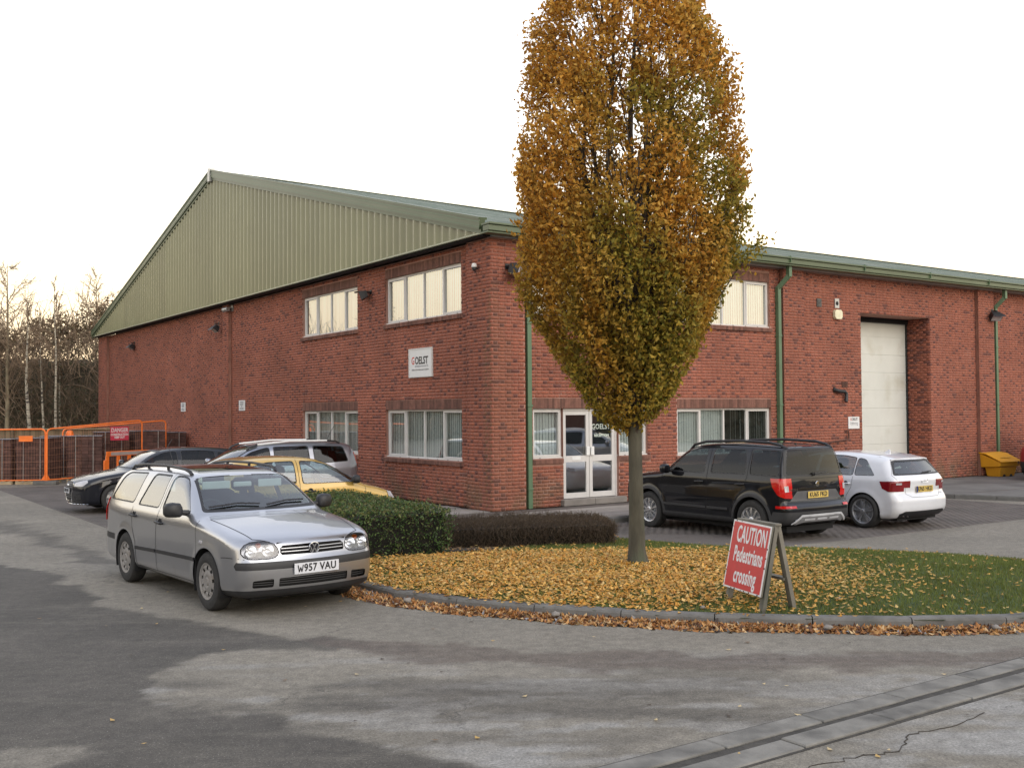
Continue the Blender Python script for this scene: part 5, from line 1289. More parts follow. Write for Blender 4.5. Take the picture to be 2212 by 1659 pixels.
def common(c, paint, kind, seams=True, interior=True):
    """wheel arches, underbody, wheels and cabin shared by all cars"""
    sp = c.sp; wb = sp['wb']; R_ = sp['arch']
    for ax in (wb/2, -wb/2):
        arc = [(ax+math.cos(t_)*R_, sp['wr']+math.sin(t_)*R_) for t_ in np.linspace(-0.35, math.pi+0.35, 26)] + [(ax-R_*0.9, -0.1), (ax+R_*0.9, -0.1)]
        c.cut('arch_hole', 's', arc, cond=lambda p, n: abs(p.y) > 0.45 and n.z < 0.6)
    mb = MB()
    for ax in (wb/2, -wb/2):
        for sg in (1, -1):
            yo = sp['wmax']-0.015
            pr = []; K = 20
            for k in range(K+1):
                t_ = -0.4+(math.pi+0.8)*k/K; pr.append((ax+math.cos(t_)*(R_+0.004), sp['wr']+math.sin(t_)*(R_+0.004)))
            vs = [(a, sg*y, z) for (a, z) in pr for y in (yo-0.02, 0.42)]; fs = [(2*k, 2*k+1, 2*k+3, 2*k+2) for k in range(K)]
            mb.add(vs, fs); mb.add([(a, sg*0.42, z) for (a, z) in pr], [tuple(range(K+1))])
    mb.box(sp['x0']+0.25, sp['x1']-0.3, -0.6, 0.6, 0.16, 0.26); mb.build('arch_liner', M['dark'], c.root)
    for ax, tr in ((wb/2, sp.get('steer', 0.0)), (-wb/2, 0.0)):
        for sg in (1, -1): wheel(c, ax, sg, sp['wr'], sp.get('ww', 0.2), kind, tr)
    if interior:
        I = empty('cabin', (0, 0, 0), parent=c.root); bl = sp['belt']; fx = sp['seatx']
        mb = MB(); mb.box(-1.9 if sp['x0'] < -2.1 else -1.7, 1.0, -0.7, 0.7, 0.30, 0.36); mb.box(0.62+fx, 0.95+fx, -0.66, 0.66, 0.45, bl-0.07, ch=0.04); mb.box(0.55+fx, 0.66+fx, -0.60, -0.12, bl-0.10, bl+0.0, ch=0.03)
        mb.build('dashboard', M['black'], I)
        for (x, ys) in ((fx-0.05, (-0.36, 0.36)), (fx-0.95, (-0.36, 0.0, 0.36))):
            for y in ys:
                mb = MB(); rot = Matrix.Rotation(-0.22, 3, 'Y')
                mb.box(x-0.05, x+0.48, y-0.24, y+0.24, 0.42, 0.58, ch=0.05); mb.box(x-0.12, x+0.02, y-0.23, y+0.23, 0.5, bl+0.17, rot=rot, org=(x, y, 0.5), ch=0.05)
                mb.box(x-0.14, x-0.04, y-0.13, y+0.13, bl+0.21, bl+0.38, rot=rot, org=(x, y, 0.5), ch=0.04); mb.box(x-0.10, x-0.07, y-0.05, y+0.05, bl+0.1, bl+0.25, rot=rot, org=(x, y, 0.5))
                mb.build('seat', M['seat'], I, smooth=True)
        mb = MB(); cx_, cz_ = fx+0.47, bl-0.03; rot = Matrix.Rotation(-0.45, 3, 'Y'); ring = []
        for k in range(20): t_ = 2*math.pi*k/20; ring.append(Vector((cx_, -0.36, cz_)) + rot @ Vector((0, math.cos(t_)*0.185, math.sin(t_)*0.185)))
        mb.tube(ring, 0.016, 6, closed=True); mb.tube([Vector((cx_, -0.36, cz_)), Vector((cx_+0.25, -0.36, cz_-0.12))], 0.035, 8); mb.bar(ring[0], ring[10], 0.05, 0.02, (1, 0, 0)); mb.build('steering_wheel', M['black'], I)
def mirror(c, x, z, mt_, sg, big=1.0, parent=None):
    p = c.pt('s', x, z, 0, sg); r_ = empty('door_mirror', p, parent=c.root)
    mb = MB(); b_ = big; y0, y1 = 0.07, 0.25*b_
    ring = []
    for (y, sx, sz, cx_, cz_) in ((y0, 0.035, 0.05, 0.0, 0.02), (y0+0.03, 0.065, 0.075, 0.0, 0.03), ((y0+y1)/2, 0.075, 0.08, -0.005, 0.035), (y1-0.03, 0.07, 0.072, -0.015, 0.033), (y1, 0.03, 0.045, -0.02, 0.03)):
        ring.append([(cx_+math.copysign(abs(math.cos(t_))**0.6, math.cos(t_))*sx*b_, sg*y, cz_+math.copysign(abs(math.sin(t_))**0.6, math.sin(t_))*sz*b_) for t_ in np.linspace(0, 2*math.pi, 14, endpoint=False)])
    vs = [v for r__ in ring for v in r__]; fs = [(i*14+j, i*14+(j+1) % 14, (i+1)*14+(j+1) % 14, (i+1)*14+j) for i in range(4) for j in range(14)] + [tuple(range(14)), tuple(range(56, 70))]
    mb.add(vs, fs); mb.build('shell', mt_, r_, angle=50)
    mb = MB(); mb.tube([(0.0, -0.02*sg, -0.01), (0.0, sg*0.10, 0.005)], [0.035, 0.028], 8); mb.build('mount', M['black'], r_, smooth=True)
    return r_
def handle(c, x, z, sg, mt_, L=0.2):
    p = c.pt('s', x, z, 0, sg); mb = MB(); y = p.y
    mb.lathe([(0.0, 0.002*sg), (0.05, 0.003*sg)], 14, 'y', (p.x, y, p.z)); o = mb.build('handle_recess', M['dark'] if mt_ != M['dark'] else mt_, c.root)
    mb = MB(); q0 = c.pt('s', x-L/2, z+0.004, 0.0, sg); q1 = c.pt('s', x+L/2, z-0.004, 0.0, sg)
    mb.tube([q0+Vector((0, 0, 0)), q0+Vector((0.02, 0.03*sg, 0)), q1+Vector((-0.02, 0.03*sg, 0)), q1], [0.012, 0.015, 0.015, 0.012], 8); mb.build('door_handle', mt_, c.root, smooth=True)
def plate(c, view, y, z, txt, mt_, w=0.52, tilt=0.0, off=0.012, euro=False):
    sg = 1 if view == 'f' else -1; p = c.pt(view, y, z, off)
    xs = [c.pt(view, yy, z, 0).x for yy in (y-w/2, y, y+w/2)]; x = (max(xs) if sg > 0 else min(xs)) + sg*off
    r_ = empty('number_plate', (x, y, z), parent=c.root); rot = Matrix.Rotation(tilt, 3, 'Y')
    mb = MB(); mb.box(0, sg*0.006, -w/2, w/2, -0.0555, 0.0555, rot=rot); mb.build('plate', mt_, r_)
    if euro: mb = MB(); mb.box(sg*0.0062, sg*0.0075, (w/2-0.05)*1.0 if sg < 0 else -w/2, w/2 if sg < 0 else -w/2+0.05, -0.055, 0.055, rot=rot); mb.build('blue_band', mat('plate_blue', (0.02, 0.05, 0.25), 0.4), r_)
    xd = Vector((0, sg, 0)); yd = rot @ Vector((0, 0, 1)); o_ = rot @ Vector((sg*0.0085, 0, 0))
    if txt[0] == 'W':
        mb = MB()
        for (a_, b_) in (((-.222, .036), (-.207, -.036)), ((-.207, -.036), (-.192, .012)), ((-.192, .012), (-.177, -.036)), ((-.177, -.036), (-.162, .036))):
            p_, q_ = o_+xd*a_[0]+yd*a_[1], o_+xd*b_[0]+yd*b_[1]; mb.bar(p_, q_, .011, .001, (1, 0, 0))
        mb.build('plate_characters', M['inkblack'], r_); txt = txt[1:]; o_ = o_+xd*0.038
    text(txt, 0.108, M['inkblack'], r_, frame_mtx(o_, xd, yd), name='plate_characters', xscale=0.88, space=1.08, bold=0.0025)
    return r_
def wiper(c, view, pts, parent=None):
    mb = MB(); c.ribbon('wiper', view, pts, 0.018, None, mb=mb, off=0.012, thick=0.012); mb.build('wiper', M['black'], c.root)
def light_bowl(c, view, cy, cz, items, parent, sg=1):
    pass

# ---------------------------------------------------------------- silver estate car (hero)
GOLF = dict(x0=-2.28, x1=2.14, h=1.46, wb=2.515, wr=0.315, arch=0.355, track=0.745, tw=0.125, ww=0.195, wmax=0.868, belt=0.955, seatx=-0.15, steer=0.0, flare=0.014,
    bulge=(0.17, 0.07), crown=0.022, rtop=0.13, rlow=0.12,
    side=[(1.96, .19), (2.07, .22), (2.12, .33), (2.135, .48), (2.13, .56), (2.10, .61), (2.085, .66), (2.06, .745), (2.01, .795), (1.9, .835), (1.6, .905), (1.25, .96), (1.05, .985), (.98, 1.01), (.74, 1.145), (.42, 1.315), (.28, 1.375), (.10, 1.415), (-.3, 1.445), (-.9, 1.452), (-1.5, 1.437), (-1.9, 1.40), (-2.02, 1.365), (-2.10, 1.27), (-2.19, 1.05), (-2.235, .95), (-2.25, .80), (-2.24, .62), (-2.285, .58), (-2.29, .42), (-2.25, .26), (-2.1, .21), (-1.6, .20), (1.5, .185)],
    wz=([0, .17, .24, .34, .5, .66, .80, .90, .955, .99, 1.10, 1.25, 1.38, 1.46, 1.6], [.76, .79, .825, .848, .862, .868, .860, .838, .805, .785, .738, .675, .612, .56, .5]),
    px=([-2.5, -2.3, -2.2, -1.95, -1.5, 0, 1.3, 1.7, 1.95, 2.1, 2.2, 2.5], [.62, .70, .765, .82, .865, .875, .875, .855, .80, .735, .66, .5]))
c = Car('silver_estate_car', 'silver estate car parked at the front with black roof rails and plate W957 VAU', 'car', GOLF, 0.026)
P_ = M['silver']
c.cut('bonnet', 't', [(2.02, -0.01), (2.03, .35), (1.98, .50), (1.90, .62), (1.5, .665), (1.05, .70), (.985, .70), (.985, -0.01)], cond=lambda p, n: p.z > .78 and p.z < 1.03, thr=0.2)
c.cut('front_bumper', 's', [(1.60, .60), (1.72, .605), (1.95, .612), (2.3, .612), (2.3, .1), (1.55, .1), (1.58, .3)])
c.cut('rear_bumper', 's', [(-1.62, .58), (-1.75, .60), (-2.4, .60), (-2.4, .1), (-1.6, .1)])
c.cut('front_door', 's', [(.985, .26), (1.0, .62), (.93, .93), (.30, 1.375), (-.21, 1.40), (-.215, .26)], cond=lambda p, n: p.y > .4 and n.y > .2)
c.cut('rear_door', 's', [(-.215, .26), (-.21, 1.40), (-1.02, 1.40), (-1.09, .93), (-1.02, .72), (-.90, .54), (-.86, .26)], cond=lambda p, n: p.y > .4 and n.y > .2)
c.cut('tailgate', 'r', [(-0.01, 1.42), (.55, 1.40), (.70, 1.0), (.70, .62), (-0.01, .62)], cond=lambda p, n: p.x < -1.7, thr=.3)
sidec = lambda p, n: p.y > .35 and n.y > .2
for nm, poly in (('fd', [(.70, .985), (.33, 1.285), (.20, 1.35), (.06, 1.375), (-.165, 1.375), (-.165, .985)]), ('rd', [(-.265, .985), (-.265, 1.375), (-.80, 1.375), (-.965, .985)]), ('rq', [(-1.115, .995), (-1.04, 1.375), (-1.70, 1.36), (-1.80, 1.32), (-1.99, 1.0)])):
    big = rounded(poly, .05, 2); cx0 = sum(p[0] for p in big)/len(big); cz0 = sum(p[1] for p in big)/len(big)
    c.cut('window_trim', 's', big, cond=sidec)
    sc = lambda p: (cx0+(p[0]-cx0)*(1-.055), cz0+(p[1]-cz0)*(1-.085))
    c.cut('side_glass_'+nm, 's', [sc(p) for p in big], cond=sidec)
c.cut('screen_trim', 'f', rounded([(-.01, 1.015), (.70, 1.005), (.565, 1.365), (.50, 1.395), (-.01, 1.40)][1:4]+[(-.3, 1.40), (-.3, 1.01)], .03, 2), cond=lambda p, n: p.z > 1.0 and p.x > .1, thr=.3)
c.cut('windscreen', 'f', rounded([(.665, 1.035), (.535, 1.36), (-.3, 1.378), (-.3, 1.035)], .045, 3), cond=lambda p, n: p.z > 1.0 and p.x > .1, thr=.3)
c.cut('rear_glass', 'r', rounded([(.60, 1.0), (.50, 1.35), (-.3, 1.355), (-.3, 1.0)], .05, 2), cond=lambda p, n: p.x < -1.6, thr=.25)
# front: grille, lamps, bumper details
c.cut('grille_opening', 'f', [(-.1, .733), (.34, .727), (.372, .70), (.375, .655), (.36, .632), (-.1, .628)], thr=.2)
HL = [(.395, .665), (.40, .70), (.43, .745), (.49, .768), (.57, .775), (.655, .768), (.715, .745), (.748, .705), (.75, .665), (.73, .632), (.69, .612), (.62, .607), (.50, .607), (.44, .617), (.41, .636)]
ctr = (.575, .69); hb = [(ctr[0]+(p[0]-ctr[0])*1.055, ctr[1]+(p[1]-ctr[1])*1.11) for p in HL]
c.cut('lamp_surround', 'f', hb, cond=lambda p, n: p.x > 1.6, thr=.05)
c.cut('headlight', 'f', HL, cond=lambda p, n: p.x > 1.6, thr=.05)
strip = lambda z0, z1, x0: [(x0, z0), (2.4, z0), (2.4, z1), (x0, z1), (x0-.03, (z0+z1)/2)]
c.cut('rub_strip', 's', strip(.495, .575, 1.90), within=['front_bumper'])
c.cut('rear_rub_strip', 's', [(-2.5, .50), (-1.68, .50), (-1.68, .575), (-2.5, .575)], within=['rear_bumper'])
c.cut('sill_valance', 's', [(1.6, .0), (2.4, .0), (2.4, .285), (1.9, .285), (1.6, .262)], within=['front_bumper'])
for (y0, y1) in ((-.1, .40), (.455, .665)): c.cut('lower_intake', 'f', rounded([(y0, .312), (y1, .312), (y1, .40 if y0 < 0 else .385), (y0, .41 if y0 < 0 else .40)], .018 if y0 > 0 else .012, 2), cond=lambda p, n: p.x > 1.7, thr=.1)
common(c, P_, 'hubcap')
c.region('body', P_); 
for nm in ('bonnet', 'front_bumper', 'rear_bumper', 'tailgate'): c.region(nm, P_)
c.region('front_door', P_, pair=True); c.region('rear_door', P_, pair=True)
c.region('window_trim', M['black'], 'window_seal', pair=True)
for nm in ('fd', 'rd', 'rq'): c.region('side_glass_'+nm, M['sideglass'], 'side_window', pair=True, offset=-.006)
c.region('screen_trim', M['black'], 'windscreen_seal'); c.region('windscreen', M['carglass'], offset=-.003); c.region('rear_glass', M['carglass'], 'rear_window', offset=-.005)
c.region('rub_strip', M['black'], 'bumper_strip'); c.region('rear_rub_strip', M['black'], 'bumper_strip'); c.region('sill_valance', M['black'], 'valance')
c.region('lamp_surround', M['black'], 'lamp_seal', pair=True); lamps = c.region('headlight', M['lens'], 'headlight', pair=True)
for o, sg in zip(lamps, (1, -1)):
    o['label'] = 'clear lensed headlight with two round reflectors and an amber bulb'
    mb = MB(); pts = []
    K = len(HL); base_v = []
    for (y, z) in hb: p = c.pt('f', sg*y, z); base_v.append((p.x-.006, p.y, p.z))
    back = [(v[0]-.10-.02*abs(v[1]), ctr[0]*sg+(v[1]-ctr[0]*sg)*.93, ctr[1]+(v[2]-ctr[1])*.93) for v in base_v]
    mb.add(base_v+back, [(i, (i+1) % K, K+(i+1) % K, K+i) for i in range(K)]+[tuple(range(K, 2*K))]); mb.build('lamp_bowl', mat('lamp_silver', (0.55, 0.55, 0.57), 0.25, metal=0.7, var=.05), o, smooth=False)
    for (y, z, r0, m_) in ((.655, .682, .062, 'chrome'), (.485, .682, .064, 'chrome'), (.572, .737, .026, 'amber'), (.572, .648, .030, 'galv')):
        p = c.pt('f', sg*y, z); mb = MB(); mb.lathe([(r0, -.025), (r0*.93, -.045), (r0*.7, -.075), (r0*.25, -.09), (0.001, -.05)], 20, 'x', (p.x, sg*y, z)); mb.build('reflector', M[m_], o, smooth=True)
# grille recess, bars, badge
mb = MB(); x_ = c.pt('f', 0, .68).x; x2 = c.pt('f', .36, .68).x
mb.add([(x_-.06, -.40, .60), (x_-.06, .40, .60), (x_-.06, .40, .76), (x_-.06, -.40, .76)], [(0, 1, 2, 3)])
xl = c.pt('f', 0, .35).x
mb.add([(xl-.09, -.43, .29), (xl-.09, .43, .29), (xl-.09, .43, .43), (xl-.09, -.43, .43)], [(0, 1, 2, 3)])
for sg in (1, -1): mb.add([(xl-.10, sg*.43, .29), (xl-.26, sg*.69, .29), (xl-.26, sg*.69, .43), (xl-.10, sg*.43, .43)], [(0, 1, 2, 3)])
mb.build('grille_recess', M['dark'], c.root)
for z_ in (.697, .664):
    mb = MB(); pts = [c.pt('f', y, z_, -.004) for y in np.linspace(-.36, .36, 17)]; mb.tube(pts, .0065, 6); mb.build('grille_bar', M['silver'], c.root, smooth=True)
for z_ in (.335, .36, .385):
    for (y0, y1) in ((-.395, .395), (.46, .66), (-.66, -.46)):
        mb = MB(); pts = [c.pt('f', y, z_, -.018) for y in np.linspace(y0, y1, 9)]; mb.tube(pts, .0055, 5); mb.build('intake_slat', M['black'], c.root)
bx_ = c.pt('f', 0, .68, .012); bg = empty('badge', bx_, parent=c.root)
mb = MB(); ring = lambda r_, x=0: [Vector((x, math.cos(t_)*r_, math.sin(t_)*r_)) for t_ in np.linspace(0, 2*math.pi, 32, endpoint=False)]
mb.tube(ring(.058), .0055, 6, closed=True)
for (p_, q_) in (((-.026, .046), (0, .006)), ((.026, .046), (0, .006)), ((-.050, .018), (-.022, -.046)), ((.050, .018), (.022, -.046)), ((-.022, -.046), (0, -.002)), ((.022, -.046), (0, -.002))):
    mb.bar((.004, p_[0], p_[1]), (.004, q_[0], q_[1]), .010, .006, (1, 0, 0))
mb.build('badge_ring', M['chrome'], bg, smooth=False)
mb = MB(); mb.lathe([(.001, 0), (.055, 0)], 28, 'x', (-.001, 0, 0)); mb.build('badge_back', M['navypaint'], bg)
plate(c, 'f', 0.0, .487, 'W957 VAU', M['plateW'], off=.012)
# seams, handles, rails, strips
for sg in (1, -1):
    mb = MB()
    c.ribbon('x', 's', [(.985, .26), (1.0, .62), (.93, .93)], .007, None, mb=mb, sg=sg); c.ribbon('x', 's', [(-.215, .26), (-.212, .97)], .008, None, mb=mb, sg=sg); c.ribbon('x', 's', [(-1.09, .96), (-1.02, .72), (-.90, .54), (-.86, .27)], .008, None, mb=mb, sg=sg)
    c.ribbon('x', 's', [(-.215, .98), (-.21, 1.38)], .006, None, mb=mb, sg=sg); c.ribbon('x', 's', [(-.86, .262), (.985, .262)], .006, None, mb=mb, sg=sg)
    c.ribbon('x', 'f', [(sg*.78, .613), (sg*.73, .605)], .006, None, mb=mb); c.ribbon('x', 's', [(1.62, .603), (1.72, .612), (1.85, .614)], .007, None, mb=mb, sg=sg)
    c.ribbon('x', 't', [(1.99, sg*.46), (1.90, sg*.62), (1.5, sg*.668), (1.05, sg*.705)], .008, None, mb=mb)
    mb.build('panel_seams', M['dark'], c.root)
    mb = MB(); c.ribbon('x', 's', [(-.885, .475), (-.235, .495)], .042, None, mb=mb, sg=sg, off=.001, thick=.012); c.ribbon('x', 's', [(-.20, .497), (.965, .52)], .042, None, mb=mb, sg=sg, off=.001, thick=.012); mb.build('door_strip', M['black'], c.root)
    handle(c, -.10, .835, sg, M['black']); handle(c, -.98, .86, sg, M['black'])
    mirror(c, .60, 1.0, M['black'], sg, 1.05)
    q0 = [c.pt('t', x, sg*.53, o) for x, o in ((.12, .0), (.07, .035), (-.05, .052), (-.6, .058), (-1.3, .056), (-1.72, .045), (-1.85, .0))]
    mb = MB(); mb.tube(q0, [.022, .021, .018, .016, .016, .018, .02], 8)
    for x in (-.62, -1.28): a_ = c.pt('t', x, sg*.53, .0); mb.tube([a_, a_+Vector((0, 0, .05))], .02, 6)
    mb.build('roof_rail', M['black'], c.root, smooth=True)
    # rear lamp
    mb = MB(); c.ribbon('x', 's', [(-2.13, 1.0), (-2.15, .72)], .10, None, mb=mb, sg=sg, off=.004, thick=.006); mb.build('tail_lamp', M['redlens'], c.root)
    p = c.pt('s', .83, .62, .003, sg)
    mb = MB(); mb.box(-.035, .035, -.006, .006, -.016, .016, ch=.004); o = mb.build('side_repeater', M['clearlens'], c.root); o.location = c.pt('s', 1.12, .72, .003, sg)
mb = MB(); c.ribbon('x', 't', [(1.3, .30), (1.02, .31)], .004, None, mb=mb); mb.build('sunroof', M['black'], c.root)
mb = MB(); V = []; xs = np.linspace(.0, -.75, 8); ys = np.linspace(-.40, .40, 9)
vs = [c.pt('t', x, y, .004) for x in xs for y in ys]; mb.add(vs, [(i*9+j, i*9+j+1, i*9+j+10, i*9+j+9) for i in range(7) for j in range(8)]); mb.build('sunroof', M['tintglass'], c.root, smooth=True)
wiper(c, 'f', [(-.62, 1.045), (-.30, 1.075), (-.05, 1.06)]); wiper(c, 'f', [(.02, 1.045), (.30, 1.075), (.55, 1.07)])
mb = MB(); p = c.pt('f', 0, 1.33, -.05); mb.box(p.x-.05, p.x-.02, -.11, .11, p.z-.05, p.z+.01, ch=.01); mb.box(p.x-.03, p.x-.02, -.50, -.16, p.z-.06, p.z+.03, ch=.006); mb.box(p.x-.03, p.x-.02, .2, .50, p.z-.06, p.z+.03, ch=.006); mb.build('sun_visor', M['signwhite'], c.root)
p = c.pt('t', -1.8, .0, 0); mb = MB(); mb.tube([p, p+Vector((-.18, 0, .22))], .004, 5); mb.build('aerial', M['black'], c.root)
c.place(-3.43, 12.64, float(gz(-3.4, 12.6)), -50.7)

# ---------------------------------------------------------------- generic pieces for the other cars
def glaze(c, polys, scr, rear, glass='carglass', trim='black', rearglass=None, side_part='side_window', inset=(.05, .08)):
    sidec = lambda p, n: p.y > .35 and n.y > .2
    for k, poly in enumerate(polys):
        big = rounded(poly, .05, 2); cx0 = sum(p[0] for p in big)/len(big); cz0 = sum(p[1] for p in big)/len(big)
        c.cut('window_trim', 's', big, cond=sidec)
        c.cut('side_glass_%d' % k, 's', [(cx0+(p[0]-cx0)*(1-inset[0]), cz0+(p[1]-cz0)*(1-inset[1])) for p in big], cond=sidec)
    (zb, yb, zt, yt) = scr
    c.cut('screen_trim', 'f', rounded([(yb, zb), (yt, zt), (-.3, zt+.02), (-.3, zb+.01)], .04, 2), cond=lambda p, n: p.z > zb-.02 and p.x > -.2, thr=.2)
    c.cut('windscreen', 'f', rounded([(yb-.04, zb+.03), (yt-.035, zt-.025), (-.3, zt-.005), (-.3, zb+.035)], .05, 2), cond=lambda p, n: p.z > zb-.02 and p.x > -.2, thr=.2)
    (zb, yb, zt, yt) = rear
    c.cut('rear_trim', 'r', rounded([(yb, zb), (yt, zt), (-.3, zt+.0), (-.3, zb)], .04, 2), cond=lambda p, n: p.x < -1.2 and p.z > zb-.03, thr=.12)
    c.cut('rear_glass', 'r', rounded([(yb-.05, zb+.03), (yt-.05, zt-.035), (-.3, zt-.035), (-.3, zb+.03)], .05, 2), cond=lambda p, n: p.x < -1.2 and p.z > zb-.03, thr=.12)
    return [('side_glass_%d' % k) for k in range(len(polys))], glass, rearglass or glass, trim
def finish_glass(c, g, paint, extra=()):
    names, glass, rg, trim = g
    c.region('body', paint)
    for nm in ('bonnet', 'front_bumper', 'rear_bumper', 'tailgate'):
        if nm in c.names: c.region(nm, paint)
    for nm in ('front_door', 'rear_door'):
        if nm in c.names: c.region(nm, paint, pair=True)
    c.region('window_trim', M[trim], 'window_seal', pair=True)
    for nm in names: c.region(nm, M[glass], 'side_window', pair=True, offset=-.006)
    c.region('screen_trim', M[trim], 'windscreen_seal'); c.region('windscreen', M['carglass'], offset=-.004)
    c.region('rear_trim', M['black'], 'rear_window_seal'); c.region('rear_glass', M[rg], 'rear_window', offset=-.005)
def seams(c, lines, tops=(), fronts=(), rears=(), m='dark', w=.008):
    for sg in (1, -1):
        mb = MB()
        for l in lines: c.ribbon('x', 's', l, w, None, mb=mb, sg=sg)
        for l in tops: c.ribbon('x', 't', [(a, b_*sg) for a, b_ in l], w, None, mb=mb)
        for l in fronts: c.ribbon('x', 'f', [(a*sg, b_) for a, b_ in l], w, None, mb=mb)
        for l in rears: c.ribbon('x', 'r', [(a*sg, b_) for a, b_ in l], w, None, mb=mb)
        mb.build('panel_seams', M[m], c.root)
def rails(c, pts, y, r_=.02, mt_='black'):
    for sg in (1, -1):
        mb = MB(); mb.tube([c.pt('t', x, sg*y, o) for x, o in pts], r_, 8); mb.build('roof_rail', M[mt_], c.root, smooth=True)

# ---------------------------------------------------------------- black boxy off-roader
YETI = dict(x0=-2.09, x1=2.14, h=1.66, wb=2.578, wr=0.345, arch=0.40, track=0.765, tw=0.125, ww=0.215, wmax=0.895, belt=1.08, seatx=-0.10, flare=0.02,
    bulge=(0.16, 0.05), crown=0.02, rtop=0.11, rlow=0.10,
    side=[(1.95, .24), (2.08, .30), (2.13, .45), (2.14, .66), (2.12, .82), (2.05, .94), (1.95, 1.0), (1.6, 1.06), (1.2, 1.10), (1.06, 1.13), (.80, 1.30), (.50, 1.49), (.36, 1.555), (.15, 1.605), (-.3, 1.645), (-1.0, 1.65), (-1.6, 1.63), (-1.86, 1.60), (-1.90, 1.55), (-1.95, 1.25), (-1.985, 1.08), (-2.01, .88), (-2.0, .70), (-2.03, .64), (-2.09, .60), (-2.09, .42), (-2.03, .32), (-1.85, .27), (1.5, .23)],
    wz=([0, .22, .30, .45, .66, .85, 1.0, 1.06, 1.10, 1.30, 1.50, 1.62, 1.8], [.80, .83, .865, .885, .894, .888, .872, .855, .835, .775, .70, .645, .55]),
    px=([-2.5, -2.15, -2.05, -1.9, -1.5, 0, 1.3, 1.7, 1.95, 2.1, 2.2, 2.5], [.62, .74, .80, .85, .885, .895, .90, .88, .83, .77, .70, .5]))
c = Car('black_off_roader', 'black boxy off-roader nose-in before the reception window, plate KU65 FKD', 'car', YETI, 0.03)
P_ = M['blackpaint']
c.cut('lower_cladding', 's', [(-2.3, .0), (2.3, .0), (2.3, .36), (1.7, .36), (-1.7, .36), (-1.76, .52), (-2.3, .52)])
for ax in (1.289, -1.289):
    c.cut('arch_trim_front' if ax > 0 else 'arch_trim_rear', 's', [(ax+math.cos(t_)*.455, .345+math.sin(t_)*.455) for t_ in np.linspace(-.1, math.pi+.1, 20)], cond=lambda p, n: n.y > .2)
g = glaze(c, [[(.80, 1.105), (.40, 1.42), (.22, 1.51), (.05, 1.535), (-.17, 1.545), (-.17, 1.12), (-.10, 1.09)][:7], [(-.30, 1.10), (-.30, 1.55), (-1.06, 1.555), (-1.14, 1.30), (-1.14, 1.11)], [(-1.22, 1.11), (-1.19, 1.555), (-1.83, 1.55), (-1.88, 1.10)]],
    (1.15, .70, 1.53, .60), (1.10, .76, 1.585, .655), glass='tintglass')
c.cut('tail_lamp', 's', [(-1.70, 1.075), (-2.2, 1.075), (-2.2, .745), (-1.98, .74), (-1.86, .80), (-1.75, .93)], cond=lambda p, n: p.y > .62 and n.z < .7)
c.cut('plate_recess', 'r', [(.50, .86), (.66, .70), (-.1, .70), (-.1, .86)], cond=lambda p, n: p.x < -1.8)
common(c, P_, 'multi')
finish_glass(c, g, P_)
claddm = mat('charcoal_cladding', (0.030, 0.030, 0.032), 0.6, var=.15)
c.region('lower_cladding', claddm, 'lower_bumper'); c.region('arch_trim_front', claddm, 'arch_trim', pair=True); c.region('arch_trim_rear', claddm, 'arch_trim', pair=True)
c.region('tail_lamp', M['redlens'], pair=True, offset=.006); c.region('plate_recess', mat('grey_plastic', (0.10, 0.10, 0.105), 0.45), 'plate_recess')
seams(c, [[(.95, .37), (1.0, .85), (.88, 1.08)], [(-.235, .37), (-.235, 1.56)], [(-1.18, 1.57), (-1.18, 1.06), (-1.05, .82), (-.93, .62)], [(-.9, .37), (.95, .37)], [(1.62, .70), (1.95, .72)]], rears=[[(.655, 1.60), (.755, 1.1), (.755, .68), (0, .655)], [(0, 1.06), (.74, 1.06)]])
for sg in (1, -1):
    handle(c, -.05, 1.0-.05, sg, M['black']); handle(c, -1.03, .97-.02, sg, M['black'])
    mirror(c, .70, 1.12, M['blackpaint'], sg, 1.1)
    mb = MB(); c.ribbon('x', 's', [(-.75, .50), (-.245, .50)], .04, None, mb=mb, sg=sg, off=.001, thick=.012); c.ribbon('x', 's', [(-.22, .50), (.9, .50)], .04, None, mb=mb, sg=sg, off=.001, thick=.012); mb.build('door_strip', claddm, c.root)
    p = c.pt('s', -1.90, .87, .008, sg); mb = MB(); c.ribbon('x', 'r', [(sg*.775, .90), (sg*.70, .905)], .10, None, mb=mb, off=.008, thick=.004); mb.build('reversing_lamp', M['clearlens'], c.root)
    mb = MB(); c.ribbon('x', 's', [(-2.03, .60), (-1.82, .60)], .045, None, mb=mb, sg=sg, off=.004, thick=.006); c.ribbon('x', 'r', [(sg*.78, .60), (sg*.60, .60)], .045, None, mb=mb, off=.004, thick=.006); mb.build('rear_reflector', M['redlens'], c.root)
rails(c, ((.42, 0), (.30, .045), (.0, .06), (-.8, .062), (-1.5, .055), (-1.72, .03), (-1.85, 0)), .575, .024)
skid = mat('silver_skid', (0.60, 0.61, 0.63), 0.4, metal=.3)
mb = MB(); c.ribbon('x', 'r', [(-.62, .35), (-.45, .40), (.45, .40), (.62, .35)], .11, None, mb=mb, off=.006, thick=.012); mb.build('skid_plate', mat('grey_skid', (0.24, 0.24, 0.25), .45, metal=.3), c.root)
mb = MB(); c.ribbon('x', 'r', [(-.68, .33), (-.50, .455), (.50, .455), (.68, .33)], .035, None, mb=mb, off=.018, thick=.008)
for a_ in (-.44, -.13, .18): c.ribbon('x', 'r', [(a_, .395), (a_+.25, .395)], .03, None, mb=mb, off=.02, thick=.006)
mb.build('skid_trim', skid, c.root)
plate(c, 'r', 0.0, .79, 'KU65 FKD', M['plateY'], off=.014)
